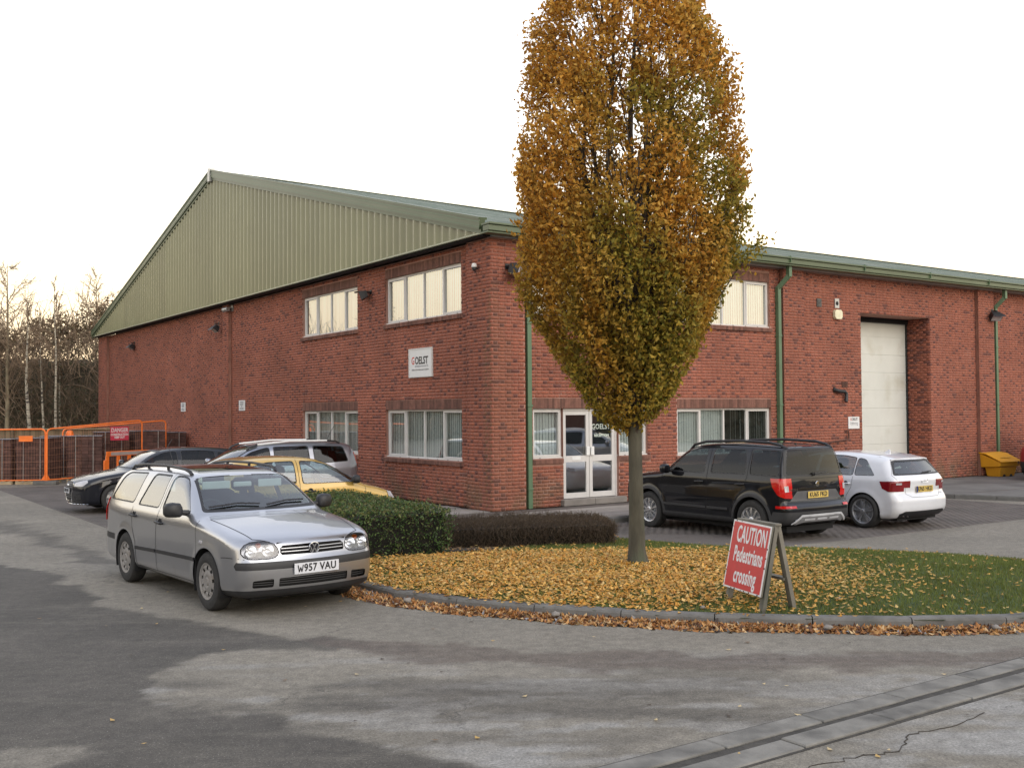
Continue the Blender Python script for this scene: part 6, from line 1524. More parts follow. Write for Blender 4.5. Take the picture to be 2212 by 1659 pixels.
p = c.pt('r', 0, .965, .008); mb = MB(); mb.lathe([(.001, -.006), (.042, -.005), (.047, 0), (.036, .002)], 20, 'x', p); mb.build('badge', M['chrome'], c.root, angle=40)
for (s_, yy, zz, sz) in (('SKODA', .57, .885, .055), ('YETI', -.60, .90, .05), ('TDI', -.60, .69, .035)):
    p = c.pt('r', yy, zz, .006); text(s_, sz, M['chrome'], c.root, frame_mtx(p, (0, -1, 0), (0, 0, 1)), name='boot_lettering', xscale=1.1)
mb = MB(); c.ribbon('x', 'r', [(.10, 1.14), (-.28, 1.155)], .022, None, mb=mb, off=.01, thick=.012); p = c.pt('r', .08, 1.13, .0); mb.lathe([(.03, -.03), (.025, 0), (.001, 0)], 10, 'x', p); mb.build('rear_wiper', M['black'], c.root)
p = c.pt('t', -1.55, 0, 0); mb = MB(); mb.tube([p, p+Vector((-.10, 0, .30))], .004, 5); mb.tube([p, p+Vector((0, 0, .02))], .02, 8); mb.build('aerial', M['black'], c.root)
mb = MB(); c.ribbon('x', 'r', [(-.16, 1.60), (.16, 1.60)], .025, None, mb=mb, off=.004, thick=.004); mb.build('brake_light', M['darkredlens'], c.root)
for sg in (1, -1):
    mb = MB(); c.ribbon('x', 's', [(2.0, .88), (1.78, .92)], .12, None, mb=mb, sg=sg, off=.004, thick=.004); mb.build('headlight', M['clearlens'], c.root)
c.place(4.046, 19.361, -0.15+0.02, 124.75)
HB8 = dict(x0=-2.12, x1=2.19, h=1.43, wb=2.636, wr=0.32, arch=0.352, track=0.775, tw=0.092, ww=0.215, wmax=0.893, belt=.93, seatx=-0.20, flare=0.014,
    bulge=(0.20, 0.12), crown=0.02, rtop=0.12, rlow=0.11,
    side=[(2.05, .17), (2.14, .24), (2.18, .40), (2.18, .55), (2.13, .68), (2.05, .755), (1.7, .83), (1.3, .895), (1.02, .945), (.85, 1.03), (.45, 1.235), (.12, 1.355), (-.2, 1.405), (-.6, 1.42), (-1.1, 1.40), (-1.5, 1.355), (-1.74, 1.315), (-1.765, 1.295), (-1.80, 1.24), (-1.93, 1.08), (-2.02, .97), (-2.055, .90), (-2.04, .80), (-2.03, .68), (-2.08, .62), (-2.12, .54), (-2.11, .38), (-2.07, .30), (-1.95, .20), (-1.6, .185), (1.5, .165)],
    wz=([0, .17, .26, .40, .56, .66, .70, .78, .88, .925, .97, 1.1, 1.25, 1.36, 1.43, 1.6], [.79, .82, .855, .878, .890, .893, .886, .875, .852, .835, .81, .755, .68, .605, .55, .45]),
    px=([-2.5, -2.2, -2.05, -1.9, -1.5, 0, 1.3, 1.7, 1.95, 2.1, 2.2, 2.5], [.58, .70, .775, .825, .875, .893, .893, .87, .82, .75, .66, .5]))
c = Car('white_hatchback', 'white hatchback with dark spoked wheels and a dirty rear, right of the black off-roader', 'car', HB8, 0.03)
P_ = M['whitepaint']
g = glaze(c, [[(.80, .975), (.30, 1.235), (.05, 1.31), (-.19, 1.34), (-.19, .965)], [(-.26, .965), (-.26, 1.345), (-.75, 1.345), (-1.07, 1.31), (-1.07, .975)], [(-1.09, .975), (-1.09, 1.31), (-1.28, 1.28), (-1.55, .985)]],
    (.965, .70, 1.345, .54), (1.0, .72, 1.275, .56), glass='carglass', inset=(.03, .06))
c.cut('tail_lamp', 's', [(-1.66, .89), (-2.2, .905), (-2.2, .72), (-1.85, .705), (-1.72, .76)], cond=lambda p, n: p.y > .40 and n.z < .8 and not (p.y < .56 and p.z < .77))
c.cut('diffuser', 'r', [(-.1, .345), (.58, .345), (.70, .30), (.62, .15), (-.1, .15)], cond=lambda p, n: p.x < -1.8, thr=.05)
common(c, P_, 'double')
finish_glass(c, g, P_)
c.region('tail_lamp', M['darkredlens'], pair=True, offset=.006); c.region('diffuser', M['black'])
seams(c, [[(.98, .26), (1.02, .6), (.9, .93)], [(-.225, .26), (-.225, .96)], [(-1.07, .96), (-1.05, .75), (-.95, .60), (-.87, .30)], [(-.87, .27), (.98, .27)]], rears=[[(.52, .90), (.52, .66), (.40, .60), (0, .595)], [(.56, 1.28), (.735, 1.0), (.70, .91)]], m='blockgrey', w=.007)
for sg in (1, -1):
    handle(c, -.05, .80, sg, M['whitepaint']); handle(c, -.93, .82, sg, M['whitepaint']); mirror(c, .68, .99, M['whitepaint'], sg)
    mb = MB(); c.ribbon('x', 'r', [(sg*.62, .85), (sg*.74, .85)], .035, None, mb=mb, off=.009, thick=.003); mb.build('reversing_lamp', M['clearlens'], c.root)
    mb = MB(); c.ribbon('x', 's', [(2.0, .70), (1.72, .74)], .11, None, mb=mb, sg=sg, off=.004, thick=.004); mb.build('headlight', M['clearlens'], c.root)
plate(c, 'r', 0.0, .74, 'KP65 HKD', M['plateY'], off=.012, euro=True)
mb = MB(); xq = c.pt('r', 0, .89).x
for k in range(4):
    y = (k-1.5)*.045; ring = [Vector((c.pt('r', y, .89).x-.008, y+math.cos(t_)*.029, .885+math.sin(t_)*.029)) for t_ in np.linspace(0, 2*math.pi, 18, endpoint=False)]; mb.tube(ring, .0045, 5, closed=True)
mb.build('badge_rings', M['chrome'], c.root)
p = c.pt('r', -.55, .64, .006); text('TDI', .045, M['chrome'], c.root, frame_mtx(p, (0, -1, 0), (0, 0, 1)), name='boot_lettering')
mb = MB(); c.ribbon('x', 'r', [(.0, 1.03), (-.36, 1.045)], .022, None, mb=mb, off=.01, thick=.012); mb.build('rear_wiper', M['black'], c.root)
mb = MB()                                                  # roof spoiler lip over the rear window
L_ = []
for y in np.linspace(-.56, .56, 13):
    p = c.pt('t', -1.60, y, .0); L_.append([(p.x+.14, y, p.z+.028), (p.x-.17+.06*abs(y), y, p.z-.025), (p.x-.17+.06*abs(y), y, p.z-.05), (p.x+.05, y, p.z-.03)])
vs = [v for l in L_ for v in l]; mb.add(vs, [(i*4+j, i*4+(j+1) % 4, i*4+4+(j+1) % 4, i*4+4+j) for i in range(12) for j in range(4)]+[(0, 1, 2, 3), (51, 50, 49, 48)]); mb.build('roof_spoiler', P_, c.root, angle=50)
p = c.pt('t', -1.25, 0, 0); mb = MB(); mb.prism([(p.x+.09, p.z-.01), (p.x-.05, p.z+.065), (p.x-.08, p.z+.06), (p.x-.08, p.z-.01)], -.014, .014, 'y'); mb.build('shark_fin_aerial', P_, c.root, bevel=.004)
mb = MB()
for y in (.43, .53): q = c.pt('r', y, .26, 0); mb.tube([(q.x+.2, y, .27), (q.x-.015, y, .27)], .04, 14, caps=False); mb.tube([(q.x+.02, y, .27), (q.x+.021, y, .27)], .036, 14)
mb.build('exhaust_pipe', M['chrome'], c.root, smooth=True)
wa_root = c.root
c.place(6.50, 21.07, -0.15+0.02, 125.2)

# ---------------------------------------------------------------- dark blue hatchback by the barrier
HB7 = dict(HB8); HB7.update(x0=-2.1, x1=2.15, wb=2.578, wmax=.882, bulge=(.20, .08), tw=.105, rtop=.14,
    side=[(2.02, .17), (2.10, .22), (2.145, .35), (2.15, .52), (2.12, .64), (2.05, .735), (1.75, .83), (1.35, .90), (1.08, .945), (.88, 1.06), (.5, 1.27), (.2, 1.37), (-.15, 1.415), (-.6, 1.423), (-1.2, 1.40), (-1.55, 1.36), (-1.70, 1.31), (-1.92, 1.08), (-2.03, .93), (-2.05, .80), (-2.03, .66), (-2.09, .56), (-2.07, .35), (-1.95, .21), (-1.6, .185), (1.5, .165)])
c = Car('dark_blue_hatchback', 'dark blue hatchback facing left beside the orange barrier with single frame grille', 'car', HB7, 0.034)
P_ = M['navypaint']
g = glaze(c, [[(.85, .975), (.42, 1.22), (.15, 1.325), (-.14, 1.35), (-.14, .965)], [(-.22, .965), (-.22, 1.35), (-.75, 1.35), (-1.04, 1.32), (-1.04, .975)], [(-1.10, .975), (-1.10, 1.31), (-1.30, 1.28), (-1.52, .985)]], (.97, .70, 1.35, .55), (.98, .70, 1.30, .56), glass='tintglass', inset=(.04, .07))
c.cut('headlight', 'f', rounded([(.40, .60), (.38, .68), (.72, .745), (.80, .70), (.74, .61)], .03, 2), cond=lambda p, n: p.x > 1.5, thr=.03)
c.cut('front_grille', 'f', rounded([(-.3, .27), (.24, .27), (.34, .45), (.34, .66), (.28, .70), (-.3, .70)], .04, 2), cond=lambda p, n: p.x > 1.8, thr=.1)
common(c, P_, 'five'); finish_glass(c, g, P_)
c.region('headlight', M['clearlens'], pair=True, offset=.003); c.region('front_grille', M['black'], offset=.002)
mb = MB()
for sg in (1, -1): mb.tube([c.pt('f', sg*y, z, .006) for y, z in ((0, .70), (.28, .70), (.34, .66), (.34, .45), (.24, .27), (0, .27))], .009, 6)
mb.build('grille_frame', M['chrome'], c.root, smooth=True)
for z_ in (.36, .41, .46, .58, .62, .66): mb = MB(); mb.tube([c.pt('f', y, z_, .004) for y in np.linspace(-.30, .30, 7)], .004, 4); mb.build('grille_slat', M['alloy'], c.root)
mb = MB()
for k in range(4):
    y = (k-1.5)*.045; mb.tube([Vector((c.pt('f', y, .62).x+.012, y+math.cos(t_)*.029, .62+math.sin(t_)*.029)) for t_ in np.linspace(0, 2*math.pi, 14, endpoint=False)], .005, 5, closed=True)
mb.build('badge_rings', M['chrome'], c.root)
plate(c, 'f', 0, .50, 'KV08 HNF', M['plateW'], off=.012)
mb = MB(); c.ribbon('x', 'f', [(-.78, .215), (0, .205), (.78, .215)], .035, None, mb=mb, off=.01, thick=.012); mb.build('splitter', M['chrome'], c.root)
seams(c, [[(.98, .26), (1.02, .6), (.9, .93)], [(-.18, .26), (-.18, .96)], [(-1.05, .96), (-1.0, .75), (-.85, .30)]], tops=[[(2.0, .40), (1.5, .62), (1.05, .68)]])
for sg in (1, -1):
    handle(c, .0, .80, sg, M['navypaint']); handle(c, -.9, .82, sg, M['navypaint']); mirror(c, .72, 1.0, M['navypaint'], sg, 1.0)
    mb = MB(); c.ribbon('x', 'f', [(sg*.50, .36), (sg*.70, .38)], .10, None, mb=mb, off=.003); mb.build('fog_lamp', M['black'], c.root)
p = c.pt('t', -.1, 0, 0); mb = MB(); mb.tube([p, p+Vector((-.12, 0, .20))], .006, 5); mb.build('aerial', M['black'], c.root)
c.place(-8.40, 24.95, -0.13+.02, 214.75)

# ---------------------------------------------------------------- silver people carrier against the gable
MPV = dict(x0=-2.25, x1=2.15, h=1.60, wb=2.70, wr=0.32, arch=0.36, track=0.76, tw=0.11, ww=0.2, wmax=0.89, belt=1.0, seatx=0.1, flare=0.012, bulge=(0.25, 0.12), crown=0.025, rtop=0.15, rlow=0.13,
    side=[(2.02, .2), (2.12, .30), (2.15, .48), (2.12, .66), (2.02, .82), (1.75, .93), (1.45, 1.0), (1.1, 1.16), (.6, 1.40), (.25, 1.51), (-.2, 1.56), (-.9, 1.575), (-1.6, 1.555), (-1.95, 1.52), (-2.08, 1.44), (-2.20, 1.15), (-2.23, .95), (-2.22, .66), (-2.26, .58), (-2.24, .35), (-2.1, .22), (1.5, .19)],
    wz=([0, .2, .35, .55, .75, .95, 1.0, 1.05, 1.25, 1.45, 1.6, 1.8], [.78, .82, .865, .882, .89, .875, .86, .83, .76, .68, .61, .5]), px=HB8['px'])
c = Car('silver_people_carrier', 'silver people carrier with pale roof bars parked against the gable wall', 'car', MPV, 0.036)
g = glaze(c, [[(.95, 1.09), (.45, 1.37), (.20, 1.44), (.02, 1.47), (.02, 1.05)], [(-.06, 1.05), (-.06, 1.475), (-.90, 1.48), (-.90, 1.06)], [(-1.0, 1.07), (-1.0, 1.48), (-1.75, 1.45), (-1.85, 1.10)]], (1.08, .72, 1.49, .58), (1.03, .72, 1.48, .60), glass='tintglass')
c.cut('tail_lamp', 's', [(-2.0, 1.30), (-2.4, 1.30), (-2.4, .82), (-2.15, .85)], cond=lambda p, n: p.y > .5)
common(c, M['silver2'], 'five'); finish_glass(c, g, M['silver2']); c.region('tail_lamp', M['redlens'], pair=True, offset=.006)
seams(c, [[(1.0, .28), (1.02, .98)], [(-.02, .28), (-.02, 1.04)], [(-.95, 1.04), (-.9, .6), (-.8, .30)]])
for sg in (1, -1):
    handle(c, .15, .90, sg, M['silver2']); handle(c, -.75, .92, sg, M['silver2']); mirror(c, .85, 1.08, M['silver2'], sg)
    mb = MB(); c.ribbon('x', 's', [(-2.10, 1.27), (-2.18, 1.12)], .07, None, mb=mb, sg=sg, off=.008, thick=.004); mb.build('indicator_lamp', M['clearlens'], c.root)
    mb = MB(); mb.tube([c.pt('t', x, sg*.56, o) for x, o in ((.25, .05), (-.5, .055), (-1.4, .055))], .02, 8); mb.build('roof_bar', M['white'], c.root, smooth=True)
    mb = MB(); mb.tube([c.pt('t', x, sg*.56, o) for x, o in ((.50, 0), (.42, .04), (.25, .05))], .022, 8); mb.tube([c.pt('t', x, sg*.56, o) for x, o in ((-1.4, .055), (-1.62, .045), (-1.72, 0))], .022, 8); o = mb.build('bar_end', M['black'], c.root, smooth=True); o['kind'] = 'stuff'
p = c.pt('t', -1.55, 0.2, 0); mb = MB(); mb.tube([p, p+Vector((-.20, 0, .34))], .006, 5); mb.build('aerial', M['black'], c.root)
plate(c, 'r', 0, .80, 'FN57', M['plateY'], off=.012)
c.place(-5.75, 23.55, -0.13+.02, 214.75)

# ---------------------------------------------------------------- small gold coloured hatchback behind the hedge
YEL = dict(x0=-1.75, x1=1.88, h=1.46, wb=2.37, wr=0.29, arch=0.33, track=0.70, tw=0.11, ww=0.18, wmax=0.83, belt=.96, seatx=-0.12, flare=0.012, bulge=(0.22, 0.10), crown=0.025, rtop=0.16, rlow=0.14,
    side=[(1.75, .2), (1.84, .3), (1.87, .48), (1.84, .62), (1.74, .76), (1.5, .86), (1.25, .93), (1.1, .985), (.70, 1.21), (.35, 1.37), (.05, 1.435), (-.35, 1.46), (-.8, 1.455), (-1.2, 1.42), (-1.40, 1.36), (-1.55, 1.15), (-1.66, .98), (-1.70, .80), (-1.70, .60), (-1.75, .52), (-1.73, .32), (-1.6, .21), (1.3, .18)],
    wz=([0, .2, .35, .5, .7, .88, .95, 1.0, 1.2, 1.4, 1.5, 1.7], [.74, .77, .80, .82, .83, .82, .80, .775, .69, .59, .53, .45]),
    px=([-2.5, -1.85, -1.7, -1.5, -1.2, 0, 1.1, 1.5, 1.75, 1.9, 2.2], [.5, .62, .70, .76, .81, .83, .83, .80, .74, .64, .5]))
c = Car('gold_hatchback', 'small gold yellow hatchback behind the green hedge', 'car', YEL, 0.034)
g = glaze(c, [[(1.02, .98), (.62, 1.19), (.35, 1.31), (.12, 1.37), (-.16, 1.385), (-.16, .985)], [(-.26, .99), (-.26, 1.385), (-.75, 1.375), (-1.05, 1.31), (-1.05, 1.0)]], (1.0, .68, 1.38, .52), (.99, .66, 1.37, .52), glass='carglass', inset=(.035, .06))
common(c, M['yellowpaint'], 'plain'); finish_glass(c, g, M['yellowpaint'])
seams(c, [[(1.0, .28), (1.05, .95)], [(-.21, .28), (-.21, 1.40)], [(-1.07, .96), (-.95, .6), (-.85, .30)]], tops=[[(1.7, .45), (1.4, .60), (1.1, .65)]])
for sg in (1, -1):
    handle(c, -.02, .86, sg, M['black']); mirror(c, .82, 1.0, M['black'], sg, .95)
    mb = MB(); c.ribbon('x', 's', [(1.72, .68), (1.50, .74)], .13, None, mb=mb, sg=sg, off=.004, thick=.004); mb.build('headlight', M['clearlens'], c.root)
    mb = MB(); c.ribbon('x', 's', [(-1.60, .95), (-1.62, .72)], .08, None, mb=mb, sg=sg, off=.004, thick=.004); mb.build('tail_lamp', M['redlens'], c.root)
wiper(c, 'f', [(-.55, 1.03), (-.1, 1.06)])
yel_root = c.root
c.place(-3.95, 18.75, -0.13+.02, 34.75)

# ---------------------------------------------------------------- red van at the right edge
VAN = dict(x0=-2.2, x1=2.15, h=1.80, wb=2.75, wr=0.33, arch=0.37, track=0.78, tw=0.13, ww=0.2, wmax=0.90, belt=1.05, seatx=0.3, flare=0.01, bulge=(0.2, 0.05), crown=0.02, rtop=0.12, rlow=0.12,
    side=[(2.0, .22), (2.12, .32), (2.15, .5), (2.14, .75), (2.02, .95), (1.75, 1.06), (1.35, 1.14), (.85, 1.55), (.6, 1.70), (.2, 1.77), (-1.0, 1.80), (-2.0, 1.78), (-2.12, 1.70), (-2.18, 1.1), (-2.2, .6), (-2.2, .35), (-2.1, .25), (1.5, .22)],
    wz=([0, .22, .4, .6, .9, 1.05, 1.1, 1.5, 1.8], [.80, .84, .88, .895, .90, .89, .87, .80, .72]), px=HB8['px'])
c = Car('red_van', 'dark red van cut off by the right edge of the view beside the yellow bin', 'van', VAN, 0.045)
c.cut('lower_bumper', 's', [(-2.4, .1), (-2.4, .52), (-1.72, .52), (-1.72, .1)]); c.cut('front_bumper_trim', 's', [(1.7, .1), (1.7, .52), (2.4, .52), (2.4, .1)])
g = glaze(c, [[(1.05, 1.16), (.65, 1.52), (.45, 1.60), (.1, 1.62), (.1, 1.12)]], (1.18, .74, 1.66, .66), (1.15, .76, 1.66, .70), glass='tintglass')
common(c, M['redpaint'], 'plain'); finish_glass(c, g, M['redpaint']); c.region('lower_bumper', M['black']); c.region('front_bumper_trim', M['black'], 'lower_bumper')
for sg in (1, -1): mirror(c, .95, 1.2, M['black'], sg, 1.2)
c.place(16.95, 31.0, -0.012+.02, 215.0)

# cars across the yard, seen only as reflections in the doors and windows
bpy.context.view_layer.update()
for src, (x, y, h), lab in ((bpy.data.objects['silver_people_carrier'], (14.6, 19.8, 80), 'silver people carrier across the yard, reflected in the reception doors'), (yel_root, (14.5, 17.0, 85), 'gold hatchback across the yard, reflected in the reception doors'), (wa_root, (13.5, 13.2, 95), 'white hatchback across the yard, reflected in the window behind the off-roader')):
    r_ = copy_tree(src); r_.location = (x, y, float(gz(x, y))+.02); r_.rotation_euler = (0, 0, R(h)); r_['label'] = lab

# ================================================================ AUTUMN TREE (upright hornbeam)
def tubes_np(segs, n=5):
    """segs: list of (pts (k,3), radii (k,)) -> arrays"""
    V, F = [], []; base = 0
    for P, r_ in segs:
        P = np.asarray(P, float); k = len(P); d = np.gradient(P, axis=0); d /= np.linalg.norm(d, axis=1)[:, None]+1e-9
        a = np.cross(d, np.array([0.3, 0.9, 0.2])); a /= np.linalg.norm(a, axis=1)[:, None]+1e-9; b_ = np.cross(d, a)
        t_ = np.arange(n)*2*np.pi/n
        ring = P[:, None, :]+(a[:, None, :]*np.cos(t_)[None, :, None]+b_[:, None, :]*np.sin(t_)[None, :, None])*np.asarray(r_)[:, None, None]
        V.append(ring.reshape(-1, 3)); i = np.arange(k-1)[:, None]*n; j = np.arange(n)[None, :]
        f = np.stack([i+j, i+(j+1) % n, i+n+(j+1) % n, i+n+j], -1).reshape(-1, 4)+base; F.append(f); base += k*n
    return np.concatenate(V), np.concatenate(F)
def tree_outline(z, th):
    """crown radius by height (m above road) and direction"""
    r_ = np.interp(z, [1.95, 2.12, 2.4, 2.75, 3.15, 3.75, 4.4, 5.2, 5.8, 6.3, 6.8, 7.3, 7.8, 8.5, 9.1, 9.5], [.20, .44, .64, .86, 1.10, 1.36, 1.47, 1.48, 1.45, 1.36, 1.23, 1.08, 0.92, .64, .36, .05])
    r_ = r_*(1+.10*np.exp(-((z-6.25)/.45)**2)*np.cos(np.asarray(th)-.1)-.04*np.exp(-((z-7.3)/.5)**2)*np.cos(th))
    return r_*(1+0.05*np.sin(3*th+z*1.7)+0.05*np.sin(5*th-z*2.3+1)+0.04*np.sin(9*th+z*5))
tx, ty = TREE; tz0 = float(isl_z(np.array([tx]), np.array([ty]))[0])-0.05
T = empty('hornbeam_tree', (tx, ty, tz0), label='tall upright tree with golden orange and olive autumn leaves on the grass island', cat='tree')
prof = [(0.24, -.08), (0.175, 0.0), (0.130, .10), (0.106, .25), (0.094, .6), (0.088, 1.1), (0.086, 1.5), (0.092, 1.75), (0.10, 1.88)]
V = []; K = 20
for (r_, z) in prof:
    for k in range(K):
        t_ = 2*math.pi*k/K; rr_ = r_*(1+0.05*math.sin(3*t_+z)+0.04*math.sin(5*t_+2*z)+(0.10*math.sin(6*t_) if z < .12 else 0)); V.append((math.cos(t_)*rr_-z*0.012, math.sin(t_)*rr_, z))
F = [(i*K+j, i*K+(j+1) % K, (i+1)*K+(j+1) % K, (i+1)*K+j) for i in range(len(prof)-1) for j in range(K)]
link('trunk', np_mesh('trunk', np.array(V), np.array(F)), M['bark'], T, smooth=True)
limbs, subs, twigs, LP, LD = [], [], [], [], []
g = np.random.default_rng(21)
def inside(p, f=1.0):
    th = math.atan2(p[1], p[0]-(-0.11)); return math.hypot(p[0]+0.11, p[1]) < tree_outline(p[2]+tz0, th)*f
top = 9.0-tz0
NL = 17
for i in range(NL):
    th = i*2.39996+0.3; fr_ = i/NL; z0 = 1.72+0.9*fr_*(i % 3 != 0); zt = (top-0.25) if i == 0 else g.uniform(3.6, top-0.6)
    if i % 4 == 0: zt = top-g.uniform(0.2, 1.2)
    th2 = th+g.normal(0, .15); pts = []; m_ = 16
    for k in range(m_+1):
        t_ = k/m_; z = z0+(zt-z0)*t_; rmax = float(tree_outline(z+tz0, th2))
        rr_ = (0.05 + (0.55 if zt > 6 else 0.86)*rmax*(t_**0.75)*(1-0.25*t_**3)) if i else 0.03+0.05*math.sin(z*2)
        rr_ = min(rr_, rmax*0.93); a_ = th2+0.12*math.sin(z*1.3+i)
        pts.append((math.cos(a_)*rr_-0.02, math.sin(a_)*rr_, z))
    rb = g.uniform(.032, .052) if i else .075
    if z0 < 1.75: rb *= 1.15
    limbs.append((np.array(pts), np.linspace(rb, .008, m_+1)))
    for k in range(2, m_):
        for s_ in range(2):
            p = np.array(pts[k]); a_ = math.atan2(p[1], p[0])+g.normal(0, .9); L = g.uniform(.5, 1.25)*(0.75 if k < 5 else 1)
            el = g.uniform(.65, 1.15); q = [p]; d = np.array([math.cos(a_)*math.cos(el), math.sin(a_)*math.cos(el), math.sin(el)]); st = L/7
            for _ in range(7):
                d = d+g.normal(0, .09, 3)+np.array([0, 0, .05]); d /= np.linalg.norm(d); nx_ = q[-1]+d*st
                if not inside(nx_, 0.99): d = d*0.6+np.array([0, 0, .6]); nx_ = q[-1]+d/np.linalg.norm(d)*st*0.6
                q.append(nx_)
            subs.append((np.array(q), np.linspace(.012, .003, 8)))
# twigs from every sub-branch towards the shell, carrying the leaves
for (P, r_) in subs:
    for k in range(1, 8):
        for s_ in range(2):
            p = P[k]; a_ = math.atan2(p[1], p[0])+g.normal(0, .8); el = g.uniform(.2, 1.0); L = g.uniform(.16, .42)
            d = np.array([math.cos(a_)*math.cos(el), math.sin(a_)*math.cos(el), math.sin(el)]); q = p+d*L
            if not inside(q, 1.03) or vnoise(np.array([math.atan2(q[1], q[0])*1.6+q[2]*.3]), np.array([q[2]*1.1]), .5, 92, 3)[0] < .46-.1*(q[2] < 2.5): continue
            mid = p+d*L*.5+g.normal(0, .015, 3); twigs.append((np.array([p, mid, q]), [.0028, .002, .001]))
            for u in np.linspace(.15, 1.0, 5): LP.append(p+(q-p)*u+g.normal(0, .02, 3)); 
# extra leafy shoots filling the outer shell evenly, thin in the middle
n = 27000; z = g.uniform(1.95, 9.3, n); th = g.uniform(0, 2*np.pi, n); ro = tree_outline(z, th); keep_ = g.random(n) < ro/1.4
z, th, ro = z[keep_], th[keep_], ro[keep_]; fr_ = 1-np.abs(g.normal(0, .11, len(z))); rr_ = ro*np.clip(fr_, .35, 1.0)
gap = vnoise(th*1.6+z*0.3, z*1.1, 0.5, 91, 3); ok = gap > 0.435 - 0.17*sstep((5.2-z)/1.2)
z, th, rr_ = z[ok], th[ok], rr_[ok]
S = np.c_[np.cos(th)*rr_-.11, np.sin(th)*rr_, z-tz0]
for p, a_ in zip(S, th):
    el = g.uniform(.35, 1.2); d = np.array([math.cos(a_)*math.cos(el), math.sin(a_)*math.cos(el), math.sin(el)]); L = g.uniform(.10, .24)
    p0 = p-d*L; twigs.append((np.array([p0, p]), [.0022, .001]))
    for u in (0.1, .4, .7, 1.0): LP.append(p0+d*L*u+g.normal(0, .022, 3))
LP = np.array(LP)
# odd sprig on the right, as the long shoot towards the upper window
for u in np.linspace(0, 1, 26):
    for _ in range(7): LP = np.vstack([LP, np.array([[1.22+u*.42, -0.15, 3.75+u*.42-tz0*0+.0]])+g.normal(0, .07, (1, 3))])
subs.append((np.array([[.9, -.1, 3.2], [1.3, -.15, 3.8], [1.62, -.15, 4.2]]), np.array([.01, .006, .002])))
V, F = tubes_np(limbs, 7)
for (P, r_) in limbs: pass
for k, (P, r_) in enumerate(limbs):
    V, F = tubes_np([(P, r_)], 7); link('limb', np_mesh('limb', V, F), M['bark'] if k < 0 else M['twig'], T, smooth=True)
V, F = tubes_np(subs, 4); o = link('branches', np_mesh('branches', V, F), M['twig'], T); o['kind'] = 'stuff'
V, F = tubes_np(twigs, 3); o = link('twigs', np_mesh('twigs', V, F), M['twig'], T); o['kind'] = 'stuff'
n = len(LP); zz = LP[:, 2]+tz0; xx = LP[:, 0]
gol = np.array([[.70, .37, .06], [.62, .30, .04], [.75, .46, .10], [.50, .22, .03]]); olv = np.array([[.40, .31, .05], [.29, .25, .04], [.50, .35, .055], [.21, .21, .035]])
mixf = sstep((zz-2.2)/5.2 - 0.26*xx/1.5 + (vnoise(xx*1.0+zz*.4, LP[:, 1]+zz*.7, .7, 95, 3)-.5)*2.0 + .12)
mixf = np.clip(mixf + g.normal(0, .12, n), 0, 1)[:, None]
lc = gol[g.choice(4, n, p=[.35, .25, .25, .15])]*mixf + olv[g.choice(4, n, p=[.35, .25, .2, .2])]*(1-mixf); lc *= g.uniform(.72, 1.15, (n, 1))
V, F, C = leaves(LP, g.uniform(.048, .088, n), lc, droop=0.45, aspect=.52, fold=.28)
o = link('crown', np_mesh('crown', V, F, C), M['leaf'], T); o['kind'] = 'stuff'; o['label'] = 'golden orange crown, olive green low down'
print('tree leaves', n)

